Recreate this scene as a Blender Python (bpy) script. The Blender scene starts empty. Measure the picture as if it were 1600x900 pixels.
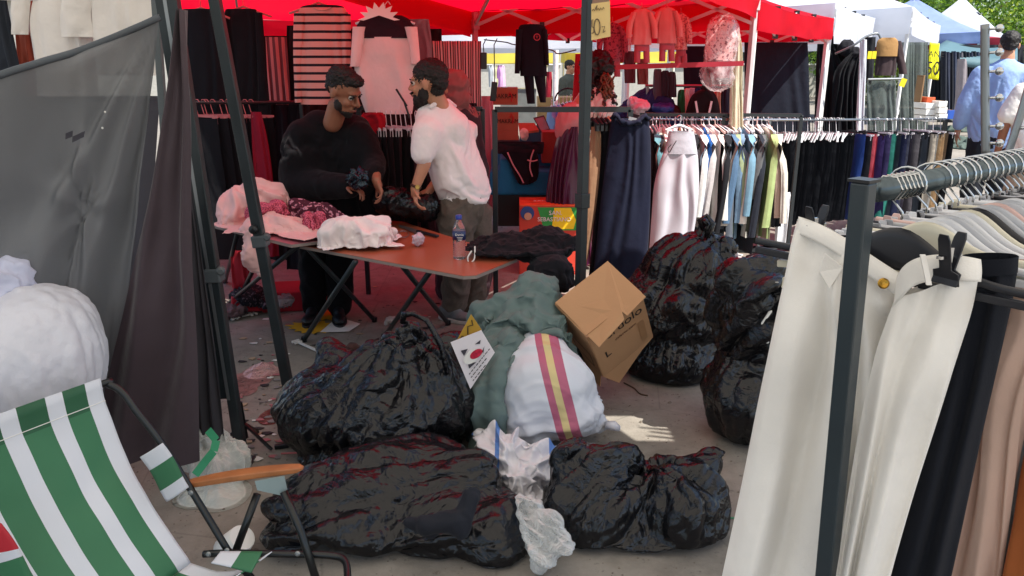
import bpy, bmesh, math, random
import numpy as np
from mathutils import Vector, Matrix, noise, Euler
R=math.radians
sc=bpy.context.scene
COL=sc.collection
# ---------------------------------------------------------------- camera, sky, sun, exposure
FPX=1180.0; PITCH=R(16.2); CH=1.6
cam=bpy.data.objects.new('camera',bpy.data.cameras.new('camera'));COL.objects.link(cam);sc.camera=cam
cam.data.sensor_width=36; cam.data.lens=36*FPX/1600; cam.data.clip_start=.05; cam.data.clip_end=600
cam.location=(0,0,CH); cam.rotation_euler=(R(90)-PITCH,0,0)
SUN=Vector((.5,-.41,1.05)).normalized()
wd=bpy.data.worlds.new('World');sc.world=wd;wd.use_nodes=True
nt=wd.node_tree;bg=nt.nodes['Background'];sky=nt.nodes.new('ShaderNodeTexSky');sky.sky_type='NISHITA'
sky.sun_disc=False;sky.sun_elevation=math.asin(SUN.z);sky.sun_rotation=math.atan2(SUN.x,SUN.y);sky.dust_density=1.5
nt.links.new(sky.outputs[0],bg.inputs[0]);bg.inputs[1].default_value=.10
sl=bpy.data.objects.new('sun',bpy.data.lights.new('sun','SUN'));COL.objects.link(sl)
sl.data.energy=4.0;sl.data.angle=R(.4);sl.data.color=(1,.95,.87);sl.rotation_euler=SUN.to_track_quat('Z','Y').to_euler()
sc.view_settings.view_transform='Standard';sc.view_settings.look='None';sc.view_settings.exposure=1.15;sc.view_settings.gamma=1
sc.cycles.max_bounces=8;sc.cycles.transparent_max_bounces=12;sc.cycles.use_denoising=True
# ---------------------------------------------------------------- picture-to-place helpers
SP,CP=math.sin(PITCH),math.cos(PITCH)
def ray(px,py):
    a=(px-800)/FPX;b=(450-py)/FPX
    return Vector((a,CP+b*SP,-SP+b*CP))
def W(px,py,Y):
    d=ray(px,py);return Vector((0,0,CH))+d*(Y/d.y)
def G(px,py,z=0.0):
    d=ray(px,py);return Vector((0,0,CH))+d*((z-CH)/d.z)
def pm(px,py,Y):      # pixels per metre there
    p=W(px,py,Y);return FPX/(p.y*CP+(CH-p.z)*SP)
# ---------------------------------------------------------------- materials
def lin(h):
    h=h.lstrip('#');o=[]
    for i in (0,2,4):
        c=int(h[i:i+2],16)/255;o.append(c/12.92 if c<=.04045 else ((c+.055)/1.055)**2.4)
    return o
MC={}
def mat(key,col,rough=.8,bump=0,bscale=200,var=.08,vscale=6,metal=0,trans=0,alpha=1,spec=.5,sheen=0,b2=0,b2s=12,coat=0,trcol=None,weave=0):
    if key in MC:return MC[key]
    m=bpy.data.materials.new(key);m.use_nodes=True;n=m.node_tree;b=n.nodes['Principled BSDF'];L=n.links.new
    c=lin(col) if isinstance(col,str) else list(col)
    tc=n.nodes.new('ShaderNodeTexCoord')
    if var>0:
        nz=n.nodes.new('ShaderNodeTexNoise');nz.inputs['Scale'].default_value=vscale;nz.inputs['Detail'].default_value=5
        L(tc.outputs['Object'],nz.inputs['Vector'])
        r=n.nodes.new('ShaderNodeMapRange');r.inputs[1].default_value=.3;r.inputs[2].default_value=.7;r.inputs[3].default_value=1-var;r.inputs[4].default_value=1+var
        L(nz.outputs[0],r.inputs[0])
        mx=n.nodes.new('ShaderNodeVectorMath');mx.operation='SCALE';mx.inputs[0].default_value=c;L(r.outputs[0],mx.inputs['Scale'])
        L(mx.outputs[0],b.inputs['Base Color']);cs=mx.outputs[0]
    else: b.inputs['Base Color'].default_value=c+[1];cs=None
    b.inputs['Roughness'].default_value=rough;b.inputs['Metallic'].default_value=metal
    b.inputs['Specular IOR Level'].default_value=spec;b.inputs['Alpha'].default_value=alpha
    if sheen:b.inputs['Sheen Weight'].default_value=sheen
    if coat:b.inputs['Coat Weight'].default_value=coat
    h=None
    def nb(sc_,st,prev,dist=.002,tex=None):
        t=n.nodes.new('ShaderNodeTexNoise');t.inputs['Scale'].default_value=sc_;t.inputs['Detail'].default_value=4
        L(tc.outputs['Object'],t.inputs['Vector'])
        bp=n.nodes.new('ShaderNodeBump');bp.inputs['Strength'].default_value=st;bp.inputs['Distance'].default_value=dist
        L(t.outputs[0],bp.inputs['Height'])
        if prev:L(prev.outputs[0],bp.inputs['Normal'])
        return bp
    if bump:h=nb(bscale,bump,h)
    if b2:h=nb(b2s,b2,h,.03)
    if h:L(h.outputs[0],b.inputs['Normal'])
    if trans>0:
        t=n.nodes.new('ShaderNodeBsdfTranslucent');ms=n.nodes.new('ShaderNodeMixShader');ms.inputs[0].default_value=trans
        t.inputs[0].default_value=(lin(trcol) if isinstance(trcol,str) else (trcol or c))+[1] if not isinstance(trcol,tuple) else list(trcol)+[1]
        L(b.outputs[0],ms.inputs[1]);L(t.outputs[0],ms.inputs[2]);L(ms.outputs[0],n.nodes['Material Output'].inputs[0])
    MC[key]=m;return m
def fab(col,rough=.85,**k):   # cloth of a colour
    key='cloth_'+col.lstrip('#')+('%d'%(rough*100))+''.join(str(v) for v in k.values())
    k.setdefault('b2',.35);k.setdefault('b2s',9)
    return mat(key,col,rough,bump=.25,bscale=420,var=.07,vscale=5,sheen=.04,spec=.2,**k)
def net_mat():
    m=bpy.data.materials.new('shade_netting');m.use_nodes=True;n=m.node_tree;L=n.links.new;b=n.nodes['Principled BSDF']
    tc=n.nodes.new('ShaderNodeTexCoord');nz=n.nodes.new('ShaderNodeTexNoise');nz.inputs['Scale'].default_value=2.2;nz.inputs['Detail'].default_value=6
    L(tc.outputs['Object'],nz.inputs['Vector'])
    r=n.nodes.new('ShaderNodeMapRange');r.inputs[1].default_value=.35;r.inputs[2].default_value=.68;r.inputs[3].default_value=.02;r.inputs[4].default_value=.12;L(nz.outputs[0],r.inputs[0])
    b.inputs['Base Color'].default_value=(.15,.155,.165,1);b.inputs['Roughness'].default_value=.6
    tr=n.nodes.new('ShaderNodeBsdfTransparent');ms=n.nodes.new('ShaderNodeMixShader');L(r.outputs[0],ms.inputs[0])
    n2=n.nodes.new('ShaderNodeTexNoise');n2.inputs['Scale'].default_value=260;L(tc.outputs['Object'],n2.inputs['Vector'])
    bp=n.nodes.new('ShaderNodeBump');bp.inputs['Strength'].default_value=.4;bp.inputs['Distance'].default_value=.002;L(n2.outputs[0],bp.inputs['Height']);L(bp.outputs[0],b.inputs['Normal'])
    L(b.outputs[0],ms.inputs[1]);L(tr.outputs[0],ms.inputs[2]);L(ms.outputs[0],n.nodes['Material Output'].inputs[0]);return m
def clear_mat(key,tint,fac,rough=.15,alpha_noise=True):   # thin crinkled clear film
    m=bpy.data.materials.new(key);m.use_nodes=True;n=m.node_tree;L=n.links.new;b=n.nodes['Principled BSDF']
    b.inputs['Base Color'].default_value=lin(tint)+[1];b.inputs['Roughness'].default_value=rough
    tc=n.nodes.new('ShaderNodeTexCoord');n2=n.nodes.new('ShaderNodeTexNoise');n2.inputs['Scale'].default_value=11;n2.inputs['Detail'].default_value=4;L(tc.outputs['Object'],n2.inputs['Vector'])
    bp=n.nodes.new('ShaderNodeBump');bp.inputs['Strength'].default_value=.6;bp.inputs['Distance'].default_value=.02;L(n2.outputs[0],bp.inputs['Height']);L(bp.outputs[0],b.inputs['Normal'])
    tr=n.nodes.new('ShaderNodeBsdfTransparent');ms=n.nodes.new('ShaderNodeMixShader')
    r=n.nodes.new('ShaderNodeMapRange');r.inputs[1].default_value=.35;r.inputs[2].default_value=.65;r.inputs[3].default_value=max(fac-.25,0);r.inputs[4].default_value=min(fac+.2,1);L(n2.outputs[0],r.inputs[0])
    L(r.outputs[0],ms.inputs[0]);L(b.outputs[0],ms.inputs[1]);L(tr.outputs[0],ms.inputs[2]);L(ms.outputs[0],n.nodes['Material Output'].inputs[0]);return m
def stripe_mat(key,cols,axis,period,rough=.8,bump=.2,duty=.5,obj_off=0,trans=0,tilt=0):  # repeating printed/woven stripes
    m=bpy.data.materials.new(key);m.use_nodes=True;n=m.node_tree;L=n.links.new;b=n.nodes['Principled BSDF']
    tc=n.nodes.new('ShaderNodeTexCoord');sp=n.nodes.new('ShaderNodeSeparateXYZ')
    if axis in('U','V'):L(tc.outputs['UV'],sp.inputs[0]);o=sp.outputs['X' if axis=='U' else 'Y']
    else:L(tc.outputs['Object'],sp.inputs[0]);o=sp.outputs[axis]
    if tilt:
        tl=n.nodes.new('ShaderNodeMath');tl.operation='MULTIPLY_ADD';L(sp.outputs['Z'],tl.inputs[0]);tl.inputs[1].default_value=tilt;L(o,tl.inputs[2]);o=tl.outputs[0]
    d=n.nodes.new('ShaderNodeMath');d.operation='DIVIDE';L(o,d.inputs[0]);d.inputs[1].default_value=period
    a=n.nodes.new('ShaderNodeMath');a.operation='ADD';L(d.outputs[0],a.inputs[0]);a.inputs[1].default_value=100+obj_off
    f=n.nodes.new('ShaderNodeMath');f.operation='FRACT';L(a.outputs[0],f.inputs[0])
    cr=n.nodes.new('ShaderNodeValToRGB');cr.color_ramp.interpolation='CONSTANT'
    if isinstance(cols[0],str):cols=[(0,cols[0]),(duty,cols[1])]
    e=cr.color_ramp.elements
    while len(e)<len(cols):e.new(.5)
    for i,(p,c) in enumerate(cols):e[i].position=p;e[i].color=lin(c)+[1]
    L(f.outputs[0],cr.inputs[0]);L(cr.outputs[0],b.inputs['Base Color'])
    b.inputs['Roughness'].default_value=rough;b.inputs['Specular IOR Level'].default_value=.3
    n2=n.nodes.new('ShaderNodeTexNoise');n2.inputs['Scale'].default_value=350;L(tc.outputs['Object'],n2.inputs['Vector'])
    bp=n.nodes.new('ShaderNodeBump');bp.inputs['Strength'].default_value=bump;bp.inputs['Distance'].default_value=.002;L(n2.outputs[0],bp.inputs['Height']);L(bp.outputs[0],b.inputs['Normal'])
    if trans:
        t=n.nodes.new('ShaderNodeBsdfTranslucent');L(cr.outputs[0],t.inputs[0]);ms=n.nodes.new('ShaderNodeMixShader');ms.inputs[0].default_value=trans
        L(b.outputs[0],ms.inputs[1]);L(t.outputs[0],ms.inputs[2]);L(ms.outputs[0],n.nodes['Material Output'].inputs[0])
    return m
def pattern_mat(key,base,spot,scale=18,thr=.56):
    m=bpy.data.materials.new(key);m.use_nodes=True;n=m.node_tree;L=n.links.new;b=n.nodes['Principled BSDF']
    tc=n.nodes.new('ShaderNodeTexCoord');nz=n.nodes.new('ShaderNodeTexNoise');nz.inputs['Scale'].default_value=scale;L(tc.outputs['Object'],nz.inputs['Vector'])
    cr=n.nodes.new('ShaderNodeValToRGB');e=cr.color_ramp.elements;e[0].position=thr-.02;e[0].color=lin(base)+[1];e[1].position=thr+.02;e[1].color=lin(spot)+[1]
    L(nz.outputs[0],cr.inputs[0]);L(cr.outputs[0],b.inputs['Base Color']);b.inputs['Roughness'].default_value=.85;return m
# ---------------------------------------------------------------- object helpers
def tag(o,label=None,cat=None,group=None,kind=None):
    if label:o['label']=label
    if cat:o['category']=cat
    if group:o['group']=group
    if kind:o['kind']=kind
    return o
def empty(name,loc,label=None,cat=None,group=None):
    o=bpy.data.objects.new(name,None);COL.objects.link(o);o.location=loc;o.empty_display_size=.1
    return tag(o,label,cat,group)
def org(p):
    v=Vector((0,0,0))
    while p:v+=p.location;p=p.parent
    return v
def link(name,me,m,parent=None,smooth=True,origin=None):
    if m is not None:
        for k in (m if isinstance(m,(list,tuple)) else [m]):me.materials.append(k)
    n=len(me.vertices)
    if n:
        co=np.empty(n*3);me.vertices.foreach_get('co',co);co=co.reshape(-1,3)
        if parent:off=np.array(org(parent));loc=(0,0,0)
        else:
            loc=origin if origin is not None else (float(co[:,0].mean()),float(co[:,1].mean()),float(co[:,2].min()))
            off=np.array(loc)
        me.vertices.foreach_set('co',(co-off).ravel());me.update()
    o=bpy.data.objects.new(name,me);COL.objects.link(o);o.location=loc if not parent else (0,0,0)
    if parent:o.parent=parent
    if smooth and len(me.polygons):me.polygons.foreach_set('use_smooth',[True]*len(me.polygons))
    return o
class MB:
    def __init__(s):s.v=[];s.f=[];s.m=[];s.uv=None
    def add(s,vs,fs,mi=0):
        b=len(s.v);s.v+=[tuple(v) for v in vs];s.f+=[tuple(b+i for i in f) for f in fs];s.m+=[mi]*len(fs);return s
    def box(s,c,sz,rot=None,mi=0,bev=0):
        c=Vector(c);h=[x/2 for x in sz];M=rot if rot is not None else Matrix.Identity(3)
        if isinstance(M,(tuple,list)):M=Euler(M).to_matrix()
        vs=[c+M@Vector((x*h[0],y*h[1],z*h[2])) for x in(-1,1) for y in(-1,1) for z in(-1,1)]
        return s.add(vs,[(0,1,3,2),(4,6,7,5),(0,4,5,1),(2,3,7,6),(0,2,6,4),(1,5,7,3)],mi)
    def beam(s,a,b,w,d,mi=0,up=(0,0,1)):    # box from a to b
        a,b=Vector(a),Vector(b);t=(b-a).normalized();u=Vector(up)
        if abs(t.dot(u))>.97:u=Vector((0,1,0))
        x=t.cross(u).normalized();y=x.cross(t)
        vs=[p+x*(w/2*i)+y*(d/2*j) for p in(a,b) for i,j in((-1,-1),(1,-1),(1,1),(-1,1))]
        return s.add(vs,[(3,2,1,0),(4,5,6,7),(0,1,5,4),(1,2,6,5),(2,3,7,6),(3,0,4,7)],mi)
    def tube(s,pts,r,seg=8,mi=0,cap=True):
        pts=[Vector(p) for p in pts];n=len(pts);rr=r if isinstance(r,(list,tuple)) else [r]*n
        prev=None;vs=[];fs=[]
        for i,p in enumerate(pts):
            t=(pts[min(i+1,n-1)]-pts[max(i-1,0)]);t=t.normalized() if t.length>1e-9 else Vector((0,0,1))
            if prev is None:
                u=Vector((0,0,1)) if abs(t.z)<.9 else Vector((1,0,0));x=t.cross(u).normalized()
            else:
                x=prev-t*prev.dot(t);x=x.normalized() if x.length>1e-6 else t.orthogonal().normalized()
            prev=x;y=t.cross(x)
            for k in range(seg):
                a=2*math.pi*k/seg;vs.append(p+x*(rr[i]*math.cos(a))+y*(rr[i]*math.sin(a)))
        for i in range(n-1):
            for k in range(seg):
                k2=(k+1)%seg;fs.append((i*seg+k,i*seg+k2,(i+1)*seg+k2,(i+1)*seg+k))
        if cap:fs.append(tuple(range(seg))[::-1]);fs.append(tuple((n-1)*seg+k for k in range(seg)))
        return s.add(vs,fs,mi)
    def lathe(s,c,prof,seg=20,mi=0,axis=None):
        c=Vector(c);M=Matrix.Identity(3) if axis is None else Vector(axis).to_track_quat('Z','Y').to_matrix()
        vs=[];fs=[]
        for r,z in prof:
            for k in range(seg):a=2*math.pi*k/seg;vs.append(c+M@Vector((r*math.cos(a),r*math.sin(a),z)))
        for i in range(len(prof)-1):
            for k in range(seg):k2=(k+1)%seg;fs.append((i*seg+k,i*seg+k2,(i+1)*seg+k2,(i+1)*seg+k))
        fs.append(tuple(range(seg))[::-1]);fs.append(tuple((len(prof)-1)*seg+k for k in range(seg)))
        return s.add(vs,fs,mi)
    def ball(s,c,r,seg=10,mi=0):
        n=seg//2+1;return s.lathe(c,[(max(r*math.sin(math.pi*i/n),1e-4),-r*math.cos(math.pi*i/n)) for i in range(n+1)],seg,mi)
    def grid(s,fn,nu,nv,mi=0,wrap=False,matfn=None):
        vs=[fn(i/(nu-(0 if wrap else 1)),j/(nv-1)) for j in range(nv) for i in range(nu)]
        b=len(s.v);s.v+=[tuple(v) for v in vs]
        for j in range(nv-1):
            for i in range(nu if wrap else nu-1):
                i2=(i+1)%nu;s.f.append((b+j*nu+i,b+j*nu+i2,b+(j+1)*nu+i2,b+(j+1)*nu+i));s.m.append(matfn(i/(nu-1),j/(nv-1)) if matfn else mi)
        return s
    def prism(s,poly,t,mi=0):       # planar polygon of 3D points extruded by vector t
        n=len(poly);t=Vector(t);a=[Vector(p) for p in poly];vs=a+[p+t for p in a]
        return s.add(vs,[tuple(range(n))[::-1],tuple(range(n,2*n))]+[(i,(i+1)%n,n+(i+1)%n,n+i) for i in range(n)],mi)
    def mesh(s,name='mesh'):
        me=bpy.data.meshes.new(name);me.from_pydata(s.v,[],s.f)
        if any(s.m):me.polygons.foreach_set('material_index',s.m)
        me.update();return me
    def build(s,name,m,parent=None,smooth=False,bev=0,solid=0,sub=0,**k):
        me=s.mesh(name);o=link(name,me,m,parent,smooth,**k)
        if solid:md=o.modifiers.new('thick','SOLIDIFY');md.thickness=solid;md.offset=0
        if bev:md=o.modifiers.new('bevel','BEVEL');md.width=bev;md.segments=2;md.limit_method='ANGLE'
        if sub:md=o.modifiers.new('sub','SUBSURF');md.levels=sub;md.render_levels=sub
        return o
def nz(x,y=0,z=0,s=1.0):return noise.noise(Vector((x*s,y*s,z*s)))
# ---- remeshed blobs: capsules/ellipsoids fused to one skin
def blob(parts,vox=.02,smooth=6,fac=.5):
    bm=bmesh.new()
    for p in parts:
        if p[0]=='e':      # ('e',centre,radii,[rot])
            _,c,r,*q=p;M=(Euler(q[0]).to_matrix() if q else Matrix.Identity(3)).to_4x4()
            bmesh.ops.create_icosphere(bm,subdivisions=3,radius=1,matrix=Matrix.Translation(Vector(c))@M@Matrix.Diagonal((r[0],r[1],r[2],1)))
        elif p[0]=='b':    # box
            _,c,r,*q=p;M=(Euler(q[0]).to_matrix() if q else Matrix.Identity(3)).to_4x4()
            bmesh.ops.create_cube(bm,size=1,matrix=Matrix.Translation(Vector(c))@M@Matrix.Diagonal((r[0],r[1],r[2],1)))
        else:              # ('c',a,ra,b,rb)
            _,a,ra,b,rb=p;a,b=Vector(a),Vector(b)
            mb=MB();n=max(2,int((b-a).length/(.4*min(ra,rb))));n=min(n,14)
            L=(b-a).length or 1e-5;t=(b-a)/L
            pts=[];rs=[]
            for k in (-.97,-.7,-.35):pts.append(a+t*ra*k);rs.append(ra*math.sqrt(1-k*k))
            for i in range(n+1):pts.append(a.lerp(b,i/n));rs.append(ra+(rb-ra)*i/n)
            for k in (.35,.7,.97):pts.append(b+t*rb*k);rs.append(rb*math.sqrt(1-k*k))
            mb.tube(pts,rs,14);me=mb.mesh();bm.from_mesh(me);bpy.data.meshes.remove(me)
    me=bpy.data.meshes.new('t');bm.to_mesh(me);bm.free()
    o=bpy.data.objects.new('t',me);COL.objects.link(o)
    md=o.modifiers.new('r','REMESH');md.mode='VOXEL';md.voxel_size=vox
    if smooth:q=o.modifiers.new('s','SMOOTH');q.iterations=smooth;q.factor=fac
    dg=bpy.context.evaluated_depsgraph_get();r=bpy.data.meshes.new_from_object(o.evaluated_get(dg))
    bpy.data.objects.remove(o);bpy.data.meshes.remove(me);return r
def getco(me):
    n=len(me.vertices);co=np.empty(n*3);me.vertices.foreach_get('co',co);no=np.empty(n*3);me.vertices.foreach_get('normal',no)
    return co.reshape(-1,3),no.reshape(-1,3)
def crumple(me,knot,axis,seed,rad=.03,amp=.012,Rr=3.0,stretch=1.0,base=.6,scale=1.0,floor=0.003,near0=.10,fine=3):
    co,no=getco(me);n=len(co)
    rs=np.random.RandomState(seed);k=np.array(knot,float);off=rs.rand(3)*50
    a=np.array(axis,float);a/=np.linalg.norm(a)
    u=np.cross(a,[0.3,1,.1]);u/=np.linalg.norm(u);v=np.cross(a,u);S=1/scale
    wp=np.array([noise.noise_vector(Vector(p*2.6*S+off)) for p in co]);wf=np.array([noise.noise_vector(Vector(p*7*S+off)) for p in co])
    q=(co-k)+wp*.07*scale+wf*.012*scale
    dist=np.linalg.norm(q,axis=1)+1e-6
    qu,qv=q@u,q@v;rr=np.sqrt(qu**2+qv**2)+.05*scale;cu,cv=qu/rr,qv/rr
    def ridge(Rx,s,o):
        P=np.stack([cu*Rx,cv*Rx,dist*s*S],1)+o
        return 1-np.minimum(np.abs(np.array([noise.noise(Vector(p)) for p in P]))*3.2,1)
    h=ridge(Rr,stretch*2.2,off)+ridge(Rr*2.1,stretch*3,off+7)*.5*(.5+wp[:,0])+ridge(Rr*4.3,stretch*4,off+3)*.22
    q2=co+wp*.12*scale;c=0
    for i,f in enumerate((3.2,6.5,12,22)[:fine]):
        x=np.array([noise.noise(Vector((p[0]*f*S,p[1]*f*S,p[2]*f*1.3*S))+Vector(off*(i+1))) for p in q2]);c=c+(1-np.minimum(np.abs(x)*3,1))/(i+1)**.9
    up=np.clip((co[:,2]-floor)/.06,0.1,1) if floor is not None else 1
    fall=base+(1-base)*np.exp(-dist/(.2*scale));near=np.clip(dist/(near0*scale),.25,1)
    co=co+no*((((h-.8)*rad*fall*near)+(c-.9)*amp)*up)[:,None]
    if floor is not None:co[:,2]=np.maximum(co[:,2],floor)
    me.vertices.foreach_set('co',co.ravel());me.update();return me
def ruffle(me,seed,amp,scale,stretch=(1,1,1),pw=3,oct=2,bias=.5):   # generic cloth wrinkles along normals
    co,no=getco(me);off=np.random.RandomState(seed).rand(3)*40;st=np.array(stretch)
    wp=np.array([noise.noise_vector(Vector(p*scale*.5+off)) for p in co])*.5/scale
    h=0
    for i in range(oct):
        f=scale*2**i;h=h+(1-np.minimum(np.abs(np.array([noise.noise(Vector(p)) for p in (co+wp)*st*f+off*(i+1)]))*pw,1))/(1.8**i)
    co=co+no*((h-bias)*amp)[:,None];me.vertices.foreach_set('co',co.ravel());me.update();return me
def text(name,s,loc,size,m,parent=None,rot=None,M=None,ext=.0008,align='CENTER',sx=1):
    cu=bpy.data.curves.new(name,'FONT');cu.body=s;cu.size=size;cu.extrude=ext;cu.align_x=align;cu.align_y='CENTER';cu.materials.append(m);cu.resolution_u=3
    t_=bpy.data.objects.new(name,cu);COL.objects.link(t_);dg=bpy.context.evaluated_depsgraph_get();me=bpy.data.meshes.new_from_object(t_.evaluated_get(dg));bpy.data.objects.remove(t_)
    if not me.materials:me.materials.append(m)
    o=bpy.data.objects.new(name,me);COL.objects.link(o)
    M4=(M.to_4x4() if M is not None else Euler(rot or (0,0,0)).to_matrix().to_4x4())@Matrix.Diagonal((sx,1,1,1))
    o.parent=parent;off=org(parent) if parent else Vector()
    o.matrix_local=Matrix.Translation(Vector(loc)-off)@M4;return o
def frame(x,y):      # matrix whose local x,y are the given directions
    x=Vector(x).normalized();z=x.cross(Vector(y)).normalized();y=z.cross(x);return Matrix((x,y,z)).transposed()
def copy_tree(o,parent=None):
    c=o.copy();COL.objects.link(c)
    if parent:c.parent=parent
    for ch in list(o.children):copy_tree(ch,c)
    return c
# ---- hanging cloth body between left/right edge rows; rows=[(L,R)] world points top to bottom
def slab_mesh(rows,t=.03,nu=28,nv=36,folds=5,famp=.012,seed=0,mb=None,tt=None,taper=.25,phase=0,jit=.3,mi=0):
    mb=mb or MB();k=len(rows)-1
    def at(v):
        x=min(v*k,k-1e-6);i=int(x);f=x-i;f2=f
        return rows[i][0].lerp(rows[i+1][0],f2),rows[i][1].lerp(rows[i+1][1],f2)
    def fn(side):
        def g(u,v):
            Lp,Rp=at(v);d=Rp-Lp;n=Vector((d.y,-d.x,0));n=n.normalized() if n.length>1e-6 else Vector((0,-1,0))
            if n.y>0:n=-n
            s=math.sqrt(max(0,1-(2*u-1)**2));tk=(tt(v) if tt else t)
            w=nz(u*2.2+seed*3.1,v*1.3,seed)*jit
            fa=famp*(taper+(1-taper)*v)*math.sin((u+w)*folds*2*math.pi+phase+nz(v*2,seed)*2.5)*min(1,s*1.8)
            return Lp+d*u+n*(side*tk*s+fa+nz(u*3,v*4,seed+9)*famp*.8*s)
        return g
    mb.grid(fn(1),nu,nv,mi=mi);mb.grid(lambda u,v:fn(-1)(1-u,v),nu,nv,mi=mi);return mb
def prow(rows,Y):    # rows of pixels (py,xl,xr[,Yl,Yr]) -> world rows
    o=[]
    for r in rows:
        Yl=r[3] if len(r)>3 else Y;Yr=r[4] if len(r)>4 else Yl
        o.append((W(r[1],r[0],Yl),W(r[2],r[5] if len(r)>5 else r[0],Yr)))
    return o
def smooth_rows(rows,n=4):
    out=[];k=len(rows)
    def cr(p0,p1,p2,p3,t):return .5*((2*p1)+(p2-p0)*t+(2*p0-5*p1+4*p2-p3)*t*t+(3*p1-p0-3*p2+p3)*t**3)
    for i in range(k-1):
        a,b,c,d=rows[max(i-1,0)],rows[i],rows[i+1],rows[min(i+2,k-1)]
        for j in range(n):
            t=j/n;out.append((cr(a[0],b[0],c[0],d[0],t),cr(a[1],b[1],c[1],d[1],t)))
    out.append(rows[-1]);return out
def cloth(name,rows,Y,m,parent=None,label=None,cat=None,group=None,sm=True,solid=0,**k):
    r=prow(rows,Y);r=smooth_rows(r) if sm else r
    o=slab_mesh(r,**k).build(name,m,parent,smooth=True)
    if label:tag(o,label,cat,group)
    return o
# ---- cloth settled by Blender's own cloth solver in a scratch scene
def drape(cols,centre,sx,sy,n=(44,44),frames=30,rotz=0,tilt=(0,0),seed=0,floorz=0,expand=.0,bend=.4,stiff=12,mass=.25,thick=.006,wave=.02,shape=None,base=None,pin=None,grav=1,quality=4,fric=12,qm=2):
    sc2=bpy.data.scenes.new('scratch');tmp=[]
    def put(me,nm):o=bpy.data.objects.new(nm,me);sc2.collection.objects.link(o);tmp.append(o);return o
    for me in cols:
        o=put(me,'c');o.modifiers.new('c','COLLISION');o.collision.thickness_outer=thick;o.collision.cloth_friction=fric
    if floorz is not None:
        g=bpy.data.meshes.new('f');g.from_pydata([(-9,-9,floorz),(9,-9,floorz),(9,9,floorz),(-9,9,floorz)],[],[(0,1,2,3)]);o=put(g,'f');o.modifiers.new('c','COLLISION');o.collision.thickness_outer=thick;o.collision.cloth_friction=fric
    if base is None:
        M=Euler((tilt[0],tilt[1],rotz)).to_matrix();c=Vector(centre);rs=random.Random(seed)
        def fn(u,v):
            x,y=(u-.5)*sx,(v-.5)*sy
            if shape:x,y=shape(x,y)
            z=wave*(math.sin(x*14+seed)+math.sin(y*11+seed*2)+2*nz(x*5+seed,y*5))
            return c+M@Vector((x,y,z))
        base=MB().grid(fn,*n).mesh('sheet')
    o=put(base,'sheet')
    md=o.modifiers.new('cl','CLOTH');s=md.settings;s.quality=quality;s.mass=mass;s.tension_stiffness=stiff;s.compression_stiffness=stiff;s.shear_stiffness=stiff*.4;s.bending_stiffness=bend
    s.air_damping=1.5;s.shrink_min=-expand;s.shrink_max=-expand;s.effector_weights.gravity=grav
    md.collision_settings.distance_min=thick;md.collision_settings.collision_quality=qm;md.collision_settings.use_self_collision=False
    if pin:
        vg=o.vertex_groups.new(name='p');vg.add([v.index for v in base.vertices if pin(v.co)],1,'REPLACE');s.vertex_group_mass='p'
    md.point_cache.frame_start=1;md.point_cache.frame_end=frames+2
    for f in range(1,frames+1):sc2.frame_set(f)
    dg=sc2.view_layers[0].depsgraph;me=bpy.data.meshes.new_from_object(o.evaluated_get(dg))
    for q in tmp:bpy.data.objects.remove(q)
    bpy.data.scenes.remove(sc2);return me
def cloth_obj(name,me,m,parent=None,label=None,cat=None,group=None,th=.003,sub=1,soft=1,off=0):
    o=link(name,me,m,parent)
    if soft:q=o.modifiers.new('soft','SMOOTH');q.iterations=soft;q.factor=.5
    if sub:q=o.modifiers.new('sub','SUBSURF');q.levels=sub;q.render_levels=sub
    if th:q=o.modifiers.new('thick','SOLIDIFY');q.thickness=th;q.offset=off
    if label:tag(o,label,cat,group)
    return o
def inset(parts,k):
    return [('e',p[1],tuple(x*k for x in p[2]))+tuple(p[3:]) if p[0]=='e' else ('c',p[1],p[2]*k,p[3],p[4]*k) for p in parts]
def shell(parts,vox,off,seed,rs=.004,knot=None,smooth=8,nzo=0,floor=.008,cfloor=.003,**k):
    me=blob(parts,vox,smooth)
    if knot is not None:crumple(me,knot,k.pop('axis',(0,0,1)),seed,floor=cfloor,**k)
    co,no=getco(me);r=np.random.RandomState(seed);o_=r.rand(3)*30
    if nzo:off=(off+off*nzo*np.array([noise.noise(Vector(p*12+o_)) for p in co]))[:,None]
    co=co+no*off+r.normal(0,rs,co.shape)
    if floor is not None:co[:,2]=np.maximum(co[:,2],floor)
    me.vertices.foreach_set('co',co.ravel());me.update();return me
def simbag(label,parts,seed,knot=None,vox=.0155,expand=.3,frames=24,grav=.6,pin=None,group=None,extra=[],rs=.004,bend=.01,off=.02,floorz=0,ck={},m=None,name='bin_bag',cat='bin bag'):
    inner=blob(parts,.022,8)
    base=shell(parts,vox,off if knot is None else .012,seed,rs if knot is None else .002,knot=knot,floor=floorz+.008,**ck)
    me=drape([inner]+extra,None,0,0,frames=frames,base=base,expand=expand,bend=bend,stiff=15,mass=.12,thick=.004,grav=grav,pin=pin,floorz=floorz)
    return cloth_obj(name,me,m or M_bag,None,label,cat,group,th=0)
def cl(parts,vox,off,seed,expand,bend,frames=22,grav=1,shr=.8,rs=.006,stiff=8,extra=[],floorz=0,fr=20,thick=.005,cr=None):
    inn=blob(inset(parts,shr),vox*1.5,5)
    base=shell(parts,vox,off,seed,rs,cr,6,1.2,None,cfloor=None,**(dict(axis=(0,-.3,1),rad=.04,amp=.02,fine=2) if cr else {}))
    return drape([inn]+extra,None,0,0,frames=frames,base=base,expand=expand,bend=bend,stiff=stiff,mass=.3,thick=thick,grav=grav,floorz=floorz,fric=fr)
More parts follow.
